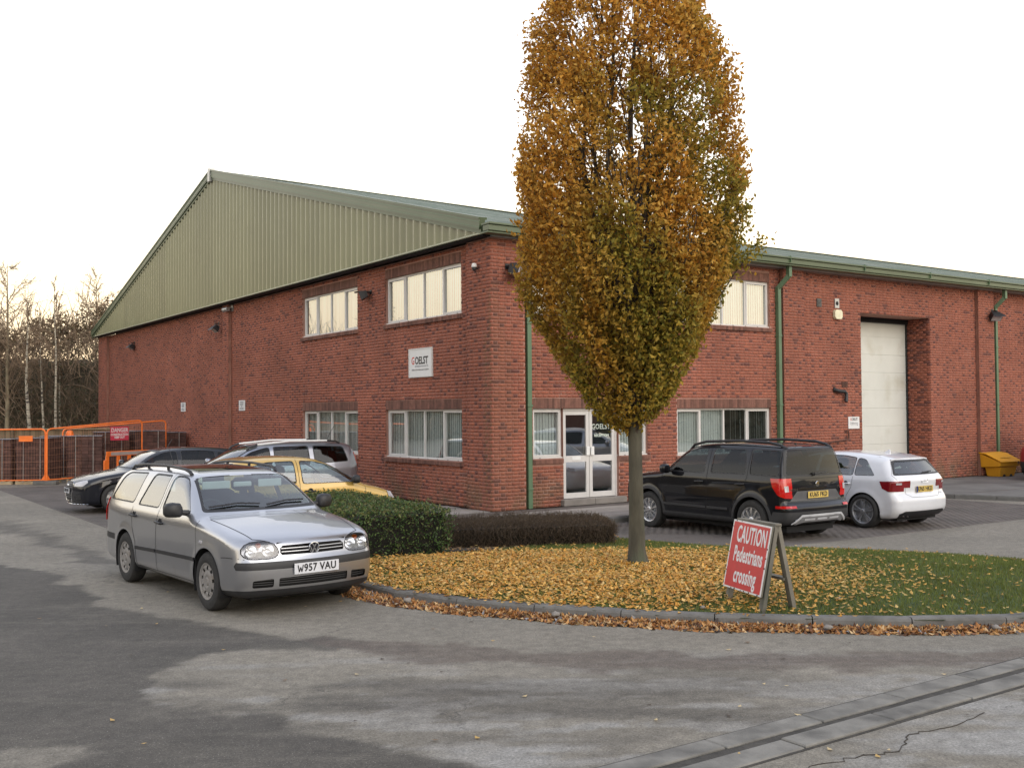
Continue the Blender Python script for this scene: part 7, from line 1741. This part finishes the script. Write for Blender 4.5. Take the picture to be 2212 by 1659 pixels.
# ================================================================ HEDGES
def hedge(name, label, foot, h, n, size, pal_, mt_, twig_n, core_in=.10, rag=.03, up=.0, hole=None, topcol=None, zb=None):
    P = np.array([W(*q) for q in foot]); cx_, cy_ = P.mean(0); z0 = float(gz(cx_, cy_))+.03
    root = empty(name, (cx_, cy_, z0), label=label, cat='hedge'); poly = [tuple(p) for p in P]
    lo, hi = P.min(0), P.max(0); pts = []; per = 0
    q = rng.uniform(lo-.1, hi+.1, (n*4, 2)); d = seg_sdf(q[:, 0], q[:, 1], poly)+(vnoise(q[:, 0], q[:, 1], .4, 15)-.5)*.10; topm = d < 0
    tq = q[topm][: int(n*.45)]; dt = d[topm][: int(n*.45)]
    tz = h+(vnoise(tq[:, 0], tq[:, 1], .5, 16)-.5)*.09-.10*sstep(1+dt/.16)**2+rng.normal(0, rag, len(tq)); A = np.c_[tq, tz]
    sd_ = q[np.abs(d) < .055][: int(n*.55)]; sz = rng.uniform(.02, 1, len(sd_))**.9*(h-.02); B_ = np.c_[sd_+rng.normal(0, rag*.6, sd_.shape), sz]
    # pull the foot of the faces in a little
    ctr_ = np.array([cx_, cy_]); tuck = (.07*(1-sz/h))[:, None]; dirv = sd_-ctr_; dirv /= np.linalg.norm(dirv, axis=1)[:, None]; B_[:, :2] -= dirv*tuck
    L = np.r_[A, B_]; L[:, 0] -= cx_; L[:, 1] -= cy_
    if hole is not None:
        wx_, wy_, wz_, hr = hole; k_ = np.hypot(L[:, 0]+cx_-wx_, L[:, 1]+cy_-wy_)+.0 > hr; k_ |= np.abs(L[:, 2]-wz_) > .10; L = L[k_]
    m_ = len(L); lc = pal_[rng.integers(0, len(pal_), m_)]*rng.uniform(.7, 1.25, (m_, 1))
    if topcol is not None:
        tt = (L[:, 2] > h-.10) & (rng.random(m_) < topcol[1]); lc[tt] = np.array(topcol[0])*rng.uniform(.8, 1.2, (tt.sum(), 1))
    V, F, C = leaves(L, rng.uniform(*size, m_), lc, aspect=.42, fold=.15)
    o = link('foliage', np_mesh('foliage', V, F, C), mt_, root); o['kind'] = 'stuff'
    if twig_n:
        k_ = rng.integers(0, m_, twig_n); e1 = L[k_]; dd = rng.normal(size=(twig_n, 3)); dd[:, 2] = np.abs(dd[:, 2])+.4; dd /= np.linalg.norm(dd, axis=1)[:, None]; ln_ = rng.uniform(.06, .20, (twig_n, 1))
        V, F = tubes_np([(np.array([a_-b_*l_*.7, a_+b_*l_*.35]), [.0028, .0012]) for a_, b_, l_ in zip(e1, dd, ln_)], 3); o = link('twigs', np_mesh('twigs', V, F), M['hedgetwig'], root); o['kind'] = 'stuff'
    # solid core, near-black to stand for the shade inside the hedge
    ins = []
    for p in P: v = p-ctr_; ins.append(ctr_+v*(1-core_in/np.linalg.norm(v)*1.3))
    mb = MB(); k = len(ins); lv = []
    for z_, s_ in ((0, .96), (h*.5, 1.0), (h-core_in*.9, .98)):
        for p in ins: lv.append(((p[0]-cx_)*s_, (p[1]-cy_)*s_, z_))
    mb.add(lv, [tuple(range(2*k, 3*k))]+[(l*k+i, l*k+(i+1) % k, (l+1)*k+(i+1) % k, (l+1)*k+i) for l in (0, 1) for i in range(k)]); mb.build('shade_core', M['hedgecore'], root)
    return root
M['hedgetwig'] = mat('hedge_twig', (.080, .054, .032), .9, var=.3, scale=20)
gp = np.array([[.07, .125, .035], [.05, .095, .027], [.10, .16, .045], [.13, .17, .05], [.04, .07, .024]])
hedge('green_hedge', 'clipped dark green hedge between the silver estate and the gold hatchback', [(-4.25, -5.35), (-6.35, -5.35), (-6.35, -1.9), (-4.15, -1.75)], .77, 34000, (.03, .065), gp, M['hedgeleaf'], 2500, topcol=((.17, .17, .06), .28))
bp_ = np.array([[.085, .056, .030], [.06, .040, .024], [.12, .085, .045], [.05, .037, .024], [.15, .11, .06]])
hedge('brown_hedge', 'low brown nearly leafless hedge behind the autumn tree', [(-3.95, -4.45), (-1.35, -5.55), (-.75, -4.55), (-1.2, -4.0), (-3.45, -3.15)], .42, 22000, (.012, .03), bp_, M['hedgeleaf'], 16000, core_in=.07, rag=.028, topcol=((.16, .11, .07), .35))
mb = MB(); P = [W(*q) for q in ((-4.3, -5.2), (-3.5, -5.15), (-1.0, -6.0), (-.35, -5.2), (-.35, -3.2), (-4.0, -1.4), (-4.2, -3))]
mb.add([(x, y, float(isl_z(np.array([x]), np.array([y]))[0])+.012) for x, y in P], [tuple(range(len(P)))]); tag(mb.build('soil', M['soil']), kind='structure')
n = 260; q = rng.uniform(0, 1, (n, 2)); a_ = -4.1+q[:, 0]*1.6; b_ = -5.15+q[:, 1]*.9; xy = np.array([W(i, j) for i, j in zip(a_, b_)]); P3 = np.c_[xy, isl_z(xy[:, 0], xy[:, 1])+.03]
V, F, C = leaves(P3, rng.uniform(.04, .07, n), np.array([[.25, .15, .08], [.12, .08, .05], [.4, .28, .12]])[rng.integers(0, 3, n)], flat=.8); tag(link('hedge_foot_leaves', np_mesh('l', V, F, C), M['litter']), 'dead leaves on the soil between the two hedges', 'leaves', kind='stuff')

# ================================================================ CAUTION BOARD
hd = math.atan2(10.84-11.51, 2.60-2.34)            # direction of the board's foot line
S = empty('caution_board', (2.50, 10.64, .095), hd, 'leaning red CAUTION Pedestrians crossing board on a timber A-frame', 'sign board')
S.scale = (1, 1, .875)
Wd = .70; H = 1.0; lean = .16
def fp(x, t_, off=0): return Vector((x, -lean*t_-off*.0+0, H*t_))  # front leg line; t 0 foot .. 1 top
# local: x along the board (left to right), y towards the back
mb = MB()
foot = .20
def leg(x, back):
    y0, y1 = (-0.17, 0.0) if not back else (.20, .02)
    m2 = MB(); m2.bar((x, y0, 0), (x, y1, H-.02), .045, .07, (1, 0, 0)); m2.build('leg', M['wood'], S, bevel=.003)
for x in (-.30, .30): leg(x, False); leg(x, True)
mb = MB(); mb.bar((-.30, .135, .36), (.30, .135, .36), .09, .03); mb.build('cross_rail', M['wood'], S, bevel=.003)
mb = MB(); mb.bar((-.335, .015, H-.02), (.335, .015, H-.02), .075, .035); mb.build('top_rail', M['wood'], S, bevel=.003)
pl = Matrix.Rotation(math.atan2(-.17, 1.0)*1.0, 3, 'X')
PB = empty('panel', (0, -.085+(-.045), .585), parent=S); PB.rotation_euler = (-math.atan2(.17, .98), math.radians(1.5), 0)
# panel faces local -y
mb = MB(); mb.box(-.335, .335, 0, .018, -.40, .40); mb.build('backing_board', M['wood'], PB)
mb = MB(); mb.box(-.332, .332, -.004, 0, -.398, .398); mb.build('white_edge', M['signwhite'], PB)
mb = MB(); mb.box(-.312, .312, -.007, -.004, -.378, .378); mb.build('red_face', M['signred'], PB)
for s_, x, z, sz, xs in (('CAUTION', .03, .235, .27, .40), ('Pedestrians', .02, .005, .25, .40), ('crossing', .02, -.235, .25, .43)):
    text(s_, sz, M['signwhite'], PB, frame_mtx((x, -.0085, z), (1, 0, 0), (0, 0, 1)), name='lettering', xscale=xs, bold=.006, space=1.08)
mb = MB(); rr = random.Random(3)
for _ in range(16):
    sd_ = rr.choice(((-.322, rr.uniform(-.38, .38)), (.322, rr.uniform(-.38, .38)), (rr.uniform(-.3, .3), .39), (rr.uniform(-.3, .3), -.39))); mb.lathe([(0.001, -.0078), (rr.uniform(.005, .012), -.0078)], 7, 'y', (sd_[0], 0, sd_[1]))
mb.build('rust_spots', mat('rust', (.10, .04, .02), .9), PB)

# ================================================================ YELLOW GRIT BIN
G_ = empty('grit_bin', (15.15, 32.25, -.012), YAW-math.pi*0+math.radians(-4), 'yellow plastic grit bin with a sloping lid against the wall', 'bin')
mb = MB()
def loft(mb, rings):
    k = len(rings[0]); vs = [v for r_ in rings for v in r_]; mb.add(vs, [(l*k+i, l*k+(i+1) % k, (l+1)*k+(i+1) % k, (l+1)*k+i) for l in range(len(rings)-1) for i in range(k)]+[tuple(range(k-1, -1, -1)), tuple(range((len(rings)-1)*k, len(rings)*k))])
rc = lambda w_, d_, z, cy=0: [(-w_, -d_+cy, z), (w_, -d_+cy, z), (w_, d_+cy, z), (-w_, d_+cy, z)]
loft(mb, [rc(.46, .27, .0, .02), rc(.52, .34, .36, 0)]); mb.build('tub', M['binyellow'], G_, bevel=.03)
mb = MB(); w_ = .64
loft(mb, [[(-w_, -.38, .37), (w_, -.38, .37), (w_, .42, .33), (-w_, .42, .33)], [(-w_, -.42, .53), (w_, -.42, .53), (w_, .47, .84), (-w_, .47, .84)]]); mb.build('hopper', M['binyellow'], G_, bevel=.03)
mb = MB(); loft(mb, [[(-w_-.02, -.46, .535), (w_+.02, -.46, .535), (w_+.02, .18, .80), (-w_-.02, .18, .80)], [(-w_-.02, -.45, .575), (w_+.02, -.45, .575), (w_+.02, .18, .84), (-w_-.02, .18, .84)]]); mb.build('lid', M['binyellow'], G_, bevel=.012)
mb = MB(); loft(mb, [[(-w_-.02, .18, .80), (w_+.02, .18, .80), (w_+.02, .5, .84), (-w_-.02, .5, .84)], [(-w_-.02, .18, .845), (w_+.02, .18, .845), (w_+.02, .5, .885), (-w_-.02, .5, .885)]]); mb.build('lid_back', M['binyellow'], G_, bevel=.012)
mb = MB(); mb.bar((-.3, -.18, .695), (.3, -.18, .695), .13, .012); mb.build('label_plate', mat('pale_yellow', (.76, .52, .12), .5), G_)
for x in (-.2, .22): mb = MB(); mb.box(x-.07, x+.07, -.275, -.20, 0, .09, ch=.01); mb.build('fork_slot', M['black'], G_)
mb = MB(); mb.box(.40, .47, -.475, -.44, .44, .56, ch=.008); mb.build('hasp', mat('rusty_hasp', (.16, .08, .04), .7), G_)

G_.scale = (.80, .80, .84)
# ================================================================ ORANGE FENCE, PAVER PACKS, BARRIER
def fence_panel(label, p0, p1, b0, t0, b1, t1, feet=True):
    """p0,p1 plan positions of the two ends; b,t bottom and top heights there"""
    r_ = empty('temporary_fence', (*p0, b0), label=label, cat='fence panel', group='orange temporary fence panels')
    O = Vector((*p0, b0)); A = Vector((*p0, b0+.10))-O; Bt = Vector((*p0, t0))-O; Cc = Vector((*p1, b1+.10))-O; D_ = Vector((*p1, t1))-O
    u = (D_-Bt).normalized(); rad = .12
    pts = [A, Bt-Vector((0, 0, rad)), Bt-Vector((0, 0, rad*.3))+u*rad*.3, Bt+u*rad, D_-u*rad, D_-Vector((0, 0, rad*.3))-u*rad*.3, D_-Vector((0, 0, rad)), Cc]
    mb = MB(); mb.tube(pts, .027, 7); mb.tube([A+Vector((0, 0, .05)), Cc+Vector((0, 0, .05))], .019, 7); mb.build('frame', M['orange'], r_, smooth=True)
    mb = MB()
    for (e_, dd) in ((A, u), (Cc, -u)): mb.add([tuple(e_), tuple(e_+dd*.16), tuple(e_+Vector((0, 0, .26)))], [(0, 1, 2)])
    mb.build('corner_gusset', M['orange'], r_)
    mb = MB(); L = (D_-Bt).length; nv = int(L/.085)
    for k in range(1, nv): t_ = k/nv; lo = A.lerp(Cc, t_)+Vector((0, 0, .05)); hi_ = Bt.lerp(D_, t_)-Vector((0, 0, .01)); mb.bar(lo, hi_, .0035, .0035, (1, 0, 0))
    for k in range(1, 8): t_ = k/8; mb.bar(A.lerp(Bt, t_), Cc.lerp(D_, t_), .0045, .0045)
    o = mb.build('wire_mesh', M['rustwire'], r_); o['kind'] = 'stuff'
    if feet:
        mb = MB(); mb.box(-.35, .35, -.12, .12, 0, .13, ch=.02, ); mb.build('foot_block', M['blockgrey'], r_)
    return r_
M['rustwire'] = mat('mesh_wire', (.36, .17, .10), .6)
fence_panel('orange fence panel cut off by the left edge of the view', (-15.03, 33.42), (-18.4, 33.15), -.13, 1.655, -.13, 1.64)
f2 = fence_panel('long orange fence panel carrying the DANGER sign', (-14.97, 33.40), (-12.95, 36.3), -.13, 1.65, -.05, 1.90)
fence_panel('orange fence panel overlapping behind the danger sign panel', (-15.50, 35.8), (-12.72, 38.1), -.13, 1.62, -.08, 1.88, feet=False)
for (x, y) in ((-14.0, 34.8),):
    mb = MB(); mb.box(-.4, .4, -.13, .13, 0, .2, ch=.02); o = mb.build('fence_block', M['blockgrey']); o.location = (x, y, -.13); o.rotation_euler = (0, 0, .9); tag(o, 'grey concrete block under the middle of the long orange panel', 'block')
u = Vector((-12.95+14.97, 36.3-33.40, 0)).normalized()
def along(t_, off=0): p = Vector((-14.97, 33.40, 0))+u*t_+Vector((u.y, -u.x, 0))*off; return p
p = along(2.62, .035); an = math.atan2(u.y, u.x)
D = empty('danger_sign', (p.x, p.y, 1.46), an, 'red DANGER construction keep out sign hung on the orange fence', 'sign')
mb = MB(); D.scale = (.82, 1, .9); mb.box(-.43, .43, -.008, 0, -.26, .26); mb.build('board', mat('danger_red', (.55, .05, .09), .4, var=.05), D)
for s_, z, sz in (('DANGER', .12, .215), ('CONSTRUCTION', -.045, .115), ('KEEP OUT', -.15, .115)): text(s_, sz, M['signwhite'], D, frame_mtx((0, -.0105, z), (1, 0, 0), (0, 0, 1)), name='lettering', bold=.004, xscale=.92)
p = along(-.62, .03); mb = MB(); mb.box(-.22, .22, -.01, .01, -.09, .09, ch=.004); o = mb.build('orange_plate', M['orange']); o.location = (-15.62, 33.33, 1.35); tag(o, 'small plain orange plate tied to the left fence panel', 'plate')
def pack(x, y, rz, h, label, layers=12):
    r_ = empty('paver_pack', (x, y, -.13), rz, label, 'paver pack', 'strapped packs of brown pavers on pallets')
    mb = MB()
    for yy in (-.42, 0, .42): mb.box(-.55, .55, yy-.06, yy+.06, .02, .10); mb.box(-.55, .55, yy-.06, yy+.06, .0, .02)
    for i in range(6): mb.box(-.55+i*.2, -.45+i*.2, -.48, .48, .10, .125)
    mb.build('pallet', M['pallet'], r_)
    lh = (h-.14)/layers
    for l in range(layers):
        mb = MB(); z0 = .13+l*lh; j = rr.uniform(-.012, .012)
        for i in range(5):
            for k in range(2):
                mb.col = rr.random(); x0 = -.53+i*.212; mb.box(x0+.004+j, x0+.208+j, -.5+k*.5+.004, k*.5-.004, z0, z0+lh-.008)
        for i in range(1): pass
        mb.build('paver_layer', M['packbrick'], r_)
    mb = MB()
    for x_ in (-.28, .26): mb.tube([(x_, -.515, .06), (x_, -.515, h), (x_, .515, h), (x_, .515, .06)], .012, 4)
    mb.build('strap', M['strap'], r_)
    mb = MB(); mb.box(-.54, .54, -.51, .51, h-.005, h+.02, ch=.01); mb.build('top_sheet', M['wrap'], r_)
    return r_
for i, (x, y, rz, h, lab) in enumerate(((-16.75, 34.05, .02, 1.45, 'pack of brown pavers cut off at the left edge behind the fence'), (-15.55, 34.1, .03, 1.48, 'pack of brown pavers just left of the fence joint'), (-14.35, 34.9, .35, 1.52, 'pack of brown pavers just right of the fence joint'), (-14.15, 36.6, .55, 1.62, 'pack of brown pavers in the second row behind the fence'), (-13.1, 37.2, .6, 1.64, 'pack of brown pavers under the danger sign'), (-12.9, 38.9, .6, 1.55, 'pack of brown pavers nearest the gable wall'), (-15.7, 36.1, .1, 1.5, 'pack of brown pavers in the back row on the left'))): pack(x, y, rz, h, lab)
r_ = empty('plastic_barrier', (-12.62, 34.2, -.10), math.radians(67), 'low orange plastic barrier with a pale reflective strip behind the blue hatchback', 'barrier')
mb = MB(); L_ = 1.0
mb.box(-L_, L_, -.02, .02, .86, 1.02, ch=.012); mb.box(-L_, L_, -.025, .025, 0.0+.08, .26, ch=.012)
for k in range(5): x = -L_+.04+k*(2*L_-.08)/4; mb.box(x-.06, x+.06, -.02, .02, .24, .88, ch=.012)
mb.box(-L_-.10, -L_+.02, -.03, .03, .15, .75, ch=.02); mb.box(L_-.02, L_+.10, -.03, .03, .15, .75, ch=.02); mb.build('panel', M['orange'], r_)
mb = MB(); mb.box(-.82, .84, -.026, -.0205, .885, .995); mb.build('reflective_strip', M['refl'], r_)
for x in (-.7, .7): mb = MB(); mb.box(x-.06, x+.06, -.25, .25, 0, .08, ch=.02); mb.build('foot', M['black'], r_)
r_ = empty('hard_hat', (-15.35, 36.0, 1.41), label='orange hard hat showing above the wrapped paver packs', cat='hard hat')
mb = MB(); mb.lathe([(.001, .17), (.07, .16), (.115, .11), (.13, .05), (.13, .0), (.17, -.01), (.165, -.02)], 20, 'z'); mb.build('shell', M['orange'], r_, smooth=True)
mb = MB(); mb.lathe([(.125, -.01), (.12, -.08), (.001, -.1)], 14, 'z'); mb.build('liner', M['black'], r_)

# close boarded fence at the edge of the wood
r_ = empty('timber_fence', (-20, 46, -.1), label='weathered close boarded timber fence before the wood', cat='fence')
fx0, fx1 = -44, -11.5; nb_ = 0; rr = random.Random(8); x = fx1
protos = []
for k in range(5): mb = MB(); mb.col = rr.random(); mb.box(-.07, .07, -.01, .012, 0, 1.55+rr.uniform(-.02, .02)); protos.append(mb.mesh('board')); protos[-1].materials.append(M['fencewood'])
def fy(x): return 46+(x+11.5)*-.06
while x > fx0 and nb_ < 225:
    o = bpy.data.objects.new('board', rr.choice(protos)); COL.objects.link(o); o.parent = r_; o.location = (x+20, fy(x)-46, rr.uniform(-.02, .02)); x -= .145; nb_ += 1
for x in np.arange(fx0, fx1+.1, 2.4): mb = MB(); mb.box(x+20-.06, x+20+.06, fy(x)-46-.16, fy(x)-46-.04, 0, 1.66); mb.build('post', M['fencewood'], r_)
mb = MB(); mb.bar((fx0+20, fy(fx0)-46-.05, 1.58), (fx1+20, fy(fx1)-46-.05, 1.58), .14, .05); mb.build('capping_rail', mat('rail_timber', (.30, .24, .15), .8, var=.2), r_)

# ================================================================ THE WOOD
def bare_tree(name, label, x, y, h, trunk_r, bark, twigm, g, lean=0.0, spread=.35, nb=26, depth=2, group=None, start=.3, kink=0.0, tw=14, zt=-.1):
    r_ = empty(name, (x, y, zt), label=label, cat='tree', group=group)
    P = []; k_ = 14; dx = lean; px_ = 0; py_ = 0
    for i in range(k_+1):
        t_ = i/k_; P.append((px_, py_, h*t_)); px_ += (dx*h/k_)*(1-.3*t_)+g.normal(0, .012*h/10)+kink*math.sin(t_*7)*h/k_; py_ += g.normal(0, .01*h/10)
    P = np.array(P); rad = trunk_r*(1-np.linspace(0, 1, k_+1)*.93)**.9
    V, F = tubes_np([(P, rad)], 8); link('trunk', np_mesh('trunk', V, F), bark, r_, smooth=True)
    br, tws = [], []
    for i in range(nb):
        t_ = start+(1-start)*(i+.5)/nb; p = np.array([np.interp(t_*h, P[:, 2], P[:, 0]), np.interp(t_*h, P[:, 2], P[:, 1]), t_*h]); a_ = g.uniform(0, 6.283); el = g.uniform(.35, 1.1); L = h*spread*(1.15-t_)*g.uniform(.6, 1.2)
        d = np.array([math.cos(a_)*math.cos(el), math.sin(a_)*math.cos(el), math.sin(el)]); q = [p]
        for _ in range(6): d = d+g.normal(0, .16, 3)+np.array([0, 0, .06]); d /= np.linalg.norm(d); q.append(q[-1]+d*L/6)
        br.append((np.array(q), np.linspace(trunk_r*.28*(1.1-t_)+.008, .006, 7)))
        for k in range(1, 7):
            for _ in range(3 if depth > 1 else 2):
                dd = d+g.normal(0, .6, 3); dd /= np.linalg.norm(dd); l2 = L*g.uniform(.18, .4); q2 = [q[k], q[k]+dd*l2*.5+g.normal(0, .03, 3)*l2, q[k]+dd*l2+g.normal(0, .1, 3)*l2]
                tws.append((np.array(q2), [.012, .009, .005]))
                for _ in range(tw//6):
                    d3 = dd+g.normal(0, .6, 3); d3 /= np.linalg.norm(d3); s_ = q2[g.integers(1, 3)]; tws.append((np.array([s_, s_+d3*l2*g.uniform(.3, .6)]), [.008, .004]))
    V, F = tubes_np(br, 4); o = link('branches', np_mesh('branches', V, F), bark if trunk_r > .2 and bark is not M['birch'] else M['fartwig'], r_); o['kind'] = 'stuff'
    V, F = tubes_np(tws, 3); o = link('twigs', np_mesh('twigs', V, F), twigm, r_); o['kind'] = 'stuff'
    return r_
g = np.random.default_rng(33)
M['palebark'] = mat('pale_bark', (.24, .20, .13), .9, var=.3, scale=3)
# birches in front of the wood: plan position from direction and distance
def dirpos(px_disp, Y): return ((px_disp-1106)/2241*Y, Y)
for (px_, Y, h, tr, ln, kk_, lab) in ((68, 50, 7.8, .11, -.03, -.07, 'kinked white birch, second trunk from the left edge'), (97, 52, 7.5, .07, -.05, 0, 'thin straight white birch, third trunk from the left edge'), (120, 50.5, 8.8, .08, .0, .02, 'tall thin birch just behind the fence joint'), (130, 55, 7.5, .07, 0, -.02, 'slender birch close behind the tall thin birch'), (143, 58, 8, .07, .01, 0, 'faint thin birch right of the tall one')):
    x, y = dirpos(px_, Y); bare_tree('birch_tree', lab, x, y, h, tr, M['birch'], M['fartwig'], g, lean=ln, spread=.22, nb=20, group='birches at the edge of the wood', start=.45, kink=kk_, tw=12)
x, y = dirpos(14, 52); bare_tree('bare_tree', 'large pale bare tree at the left edge of the view', x, y, 9.8, .13, M['palebark'], M['fartwig'], g, lean=.0, spread=.42, nb=30, start=.2, tw=18)
x, y = dirpos(205, 62); bare_tree('bare_tree', 'fine twigged bare tree rising beside the gable end', x, y, 10.5, .11, M['palebark'], M['fartwig'], g, spread=.34, nb=38, start=.40, tw=20)
LB = ('first bare tree of the wood beyond the left edge', 'second bare tree of the wood beyond the left edge', 'third bare tree of the wood beyond the left edge', 'bare tree far along the wood beyond the left edge')
for i, (px_, Y, h) in enumerate(((-90, 56, 12), (-420, 58, 12), (-1050, 50, 12), (-2300, 44, 13))):
    x, y = dirpos(px_, Y); bare_tree('bare_tree', LB[i], x, y, h, .22, M['darkbark'], M['fartwig'], g, spread=.4, nb=26, start=.22, group='bare trees beyond the left edge', tw=10)
# the wood as one dark mass: low crowns, bramble and ivy, built of leaf and twig clumps
def thicket(name, label, P0, P1, depth_, hfun, n, pal_, seed, size=(.18, .42), core=True, clump=True):
    g = np.random.default_rng(seed); t_ = g.random(n); dd = g.random(n)**1.5; P0 = np.array(P0); P1 = np.array(P1); d = P1-P0; nrm = np.array([-d[1], d[0]])/np.linalg.norm(d)
    hh = hfun(t_)*(.88+.24*vnoise(t_*60, dd*8, 3.0, seed)); z = hh*np.where(g.random(n) < .45, 1-np.abs(g.normal(0, .07, n)), g.random(n))
    xy = P0+d*t_[:, None]+nrm*(dd*depth_)[:, None]+g.normal(0, .25, (n, 2)); L = np.c_[xy, z]
    keep_ = vnoise(xy[:, 0]+z*.7, xy[:, 1]+z, 1.3, seed+1) > np.where(z < hh*.75, .2, .38); L = L[keep_]; m_ = len(L)
    topm = (z[keep_] > hh[keep_]*.8)[:, None]
    lc = pal_[g.integers(0, len(pal_), m_)]*g.uniform(.6, 1.3, (m_, 1)); lc = np.where(topm, lc*1.1+np.array([[.05, .025, .012]]), lc)
    V, F, C = leaves(L, g.uniform(*size, m_), lc, aspect=.35, fold=.2)
    tag(link(name, np_mesh(name, V, F, C), M['darkfol']), label, 'wood', kind='stuff')
    if core:
        K = 200; V = []; kr = np.random.default_rng(seed)
        for k in range(K+1):
            u_ = k/K; p = P0+d*u_+nrm*depth_*.8; h_ = float(hfun(np.array([u_]))[0])*.80*(.78+.30*float(vnoise(np.array([u_*90]), np.array([0.]), 3, seed)[0])+.14*kr.random())
            V += [(p[0], p[1], -.3), (p[0], p[1], h_)]
        F = [(2*k, 2*k+2, 2*k+3, 2*k+1) for k in range(K)]
        q = [(v[0]+nrm[0]*3, v[1]+nrm[1]*3, v[2]*.96) for v in V]; V2 = V+q; F2 = F+[(2*k+1, 2*k+3, 2*K+2+2*k+3, 2*K+2+2*k+1) for k in range(K)]+[(2*K+2+2*k+1, 2*K+2+2*k+3, 2*K+2+2*k+2, 2*K+2+2*k) for k in range(K)]
        tag(link(name+'_depth', np_mesh(name, np.array(V2), np.array(F2)), M['woodcore']), 'dark inside of the wood', 'wood', kind='stuff')
def wood_twigs(name, label, P0, P1, dep, hmax, n, seed):
    g = np.random.default_rng(seed); P0 = np.array(P0); P1 = np.array(P1); d = P1-P0; nrm = np.array([-d[1], d[0]])/np.linalg.norm(d); segs = []
    for i in range(n):
        p = P0+d*g.random()+nrm*dep*g.random(); z = g.random()**.8*hmax*g.uniform(.85, 1.25); L = g.uniform(.5, 2.2); dd = g.normal(0, .45, 3); dd[2] = abs(dd[2])+.5; dd /= np.linalg.norm(dd)
        a_ = np.array([p[0], p[1], z]); q = [a_]; 
        for _ in range(3): dd = dd+g.normal(0, .22, 3); dd /= np.linalg.norm(dd); q.append(q[-1]+dd*L/3)
        segs.append((np.array(q), [.022, .017, .011, .005]))
    V, F = tubes_np(segs, 3); tag(link(name, np_mesh(name, V, F), M['fartwig']), label, 'wood', kind='stuff')
wood_twigs('brushwood', 'bare brushwood and saplings at the front of the wood', (-12.5, 53), (-62, 47), -7, 6.6, 9000, 44)
M['woodcore'] = mat('wood_core', (.105, .088, .058), 1.0, var=.5, scale=.8, bump=1.0)
wp = np.array([[.11, .09, .055], [.14, .105, .065], [.085, .078, .045], [.17, .12, .07], [.095, .092, .05]])  # palette lightened to put the haze over the wood into its colours
hf = lambda t_: 6.8+1.2*np.sin(t_*9+1)+.7*np.sin(t_*23)
thicket('woodland', 'dark leafless wood with ivy and brambles behind the timber fence', (-13.5, 54), (-70, 46), -10, hf, 95000, wp, 5, size=(.11, .30))
thicket('woodland_left', 'dark wood continuing beyond the left edge of the view', (-60, 52), (-52, -30), -9, lambda t_: 8.0+1.5*np.sin(t_*11), 16000, wp, 6, size=(.4, .9))
thicket('reflection_trees', 'unseen line of dark trees behind the camera, added to darken reflections', (-48, -40), (60, -44), -9, lambda t_: 8.0+2*np.sin(t_*9), 9000, wp, 7, size=(.6, 1.3))  # added out of view so glass and paintwork reflect a dark band
hg = lambda t_: 4.6+1.2*np.sin(t_*13)
thicket('reflection_hedge', 'unseen bushy planting across the yard, added to darken reflections', (44, -30), (50, 34), -5, hg, 9000, wp, 8, size=(.4, .9))  # added out of view to keep bright low sky out of the windows
mb = MB(); mb.box(0, 14, 0, 26, 0, 4.2); mb.build  # unseen unit across the yard, added to darken the reflections
NB = empty('reflection_unit', (30, -14, 0), math.radians(8), 'unseen low dark brick unit across the yard, added to darken reflections', 'building')
mb = MB(); mb.box(0, 12, 0, 26, 0, 3.2); mb.build('walls', M['soldier'], NB)
mb = MB(); mb.prism([(-.4, 3.2), (12.4, 3.2), (6, 4.6)], -.3, 26.3, 'y'); mb.build('roof', M['trim'], NB)
for k in range(6):
    mb = MB(); mb.box(-.02, .0, 1.5+k*4.2, 3.5+k*4.2, .9, 2.1); mb.build('window', M['tintglass'], NB)
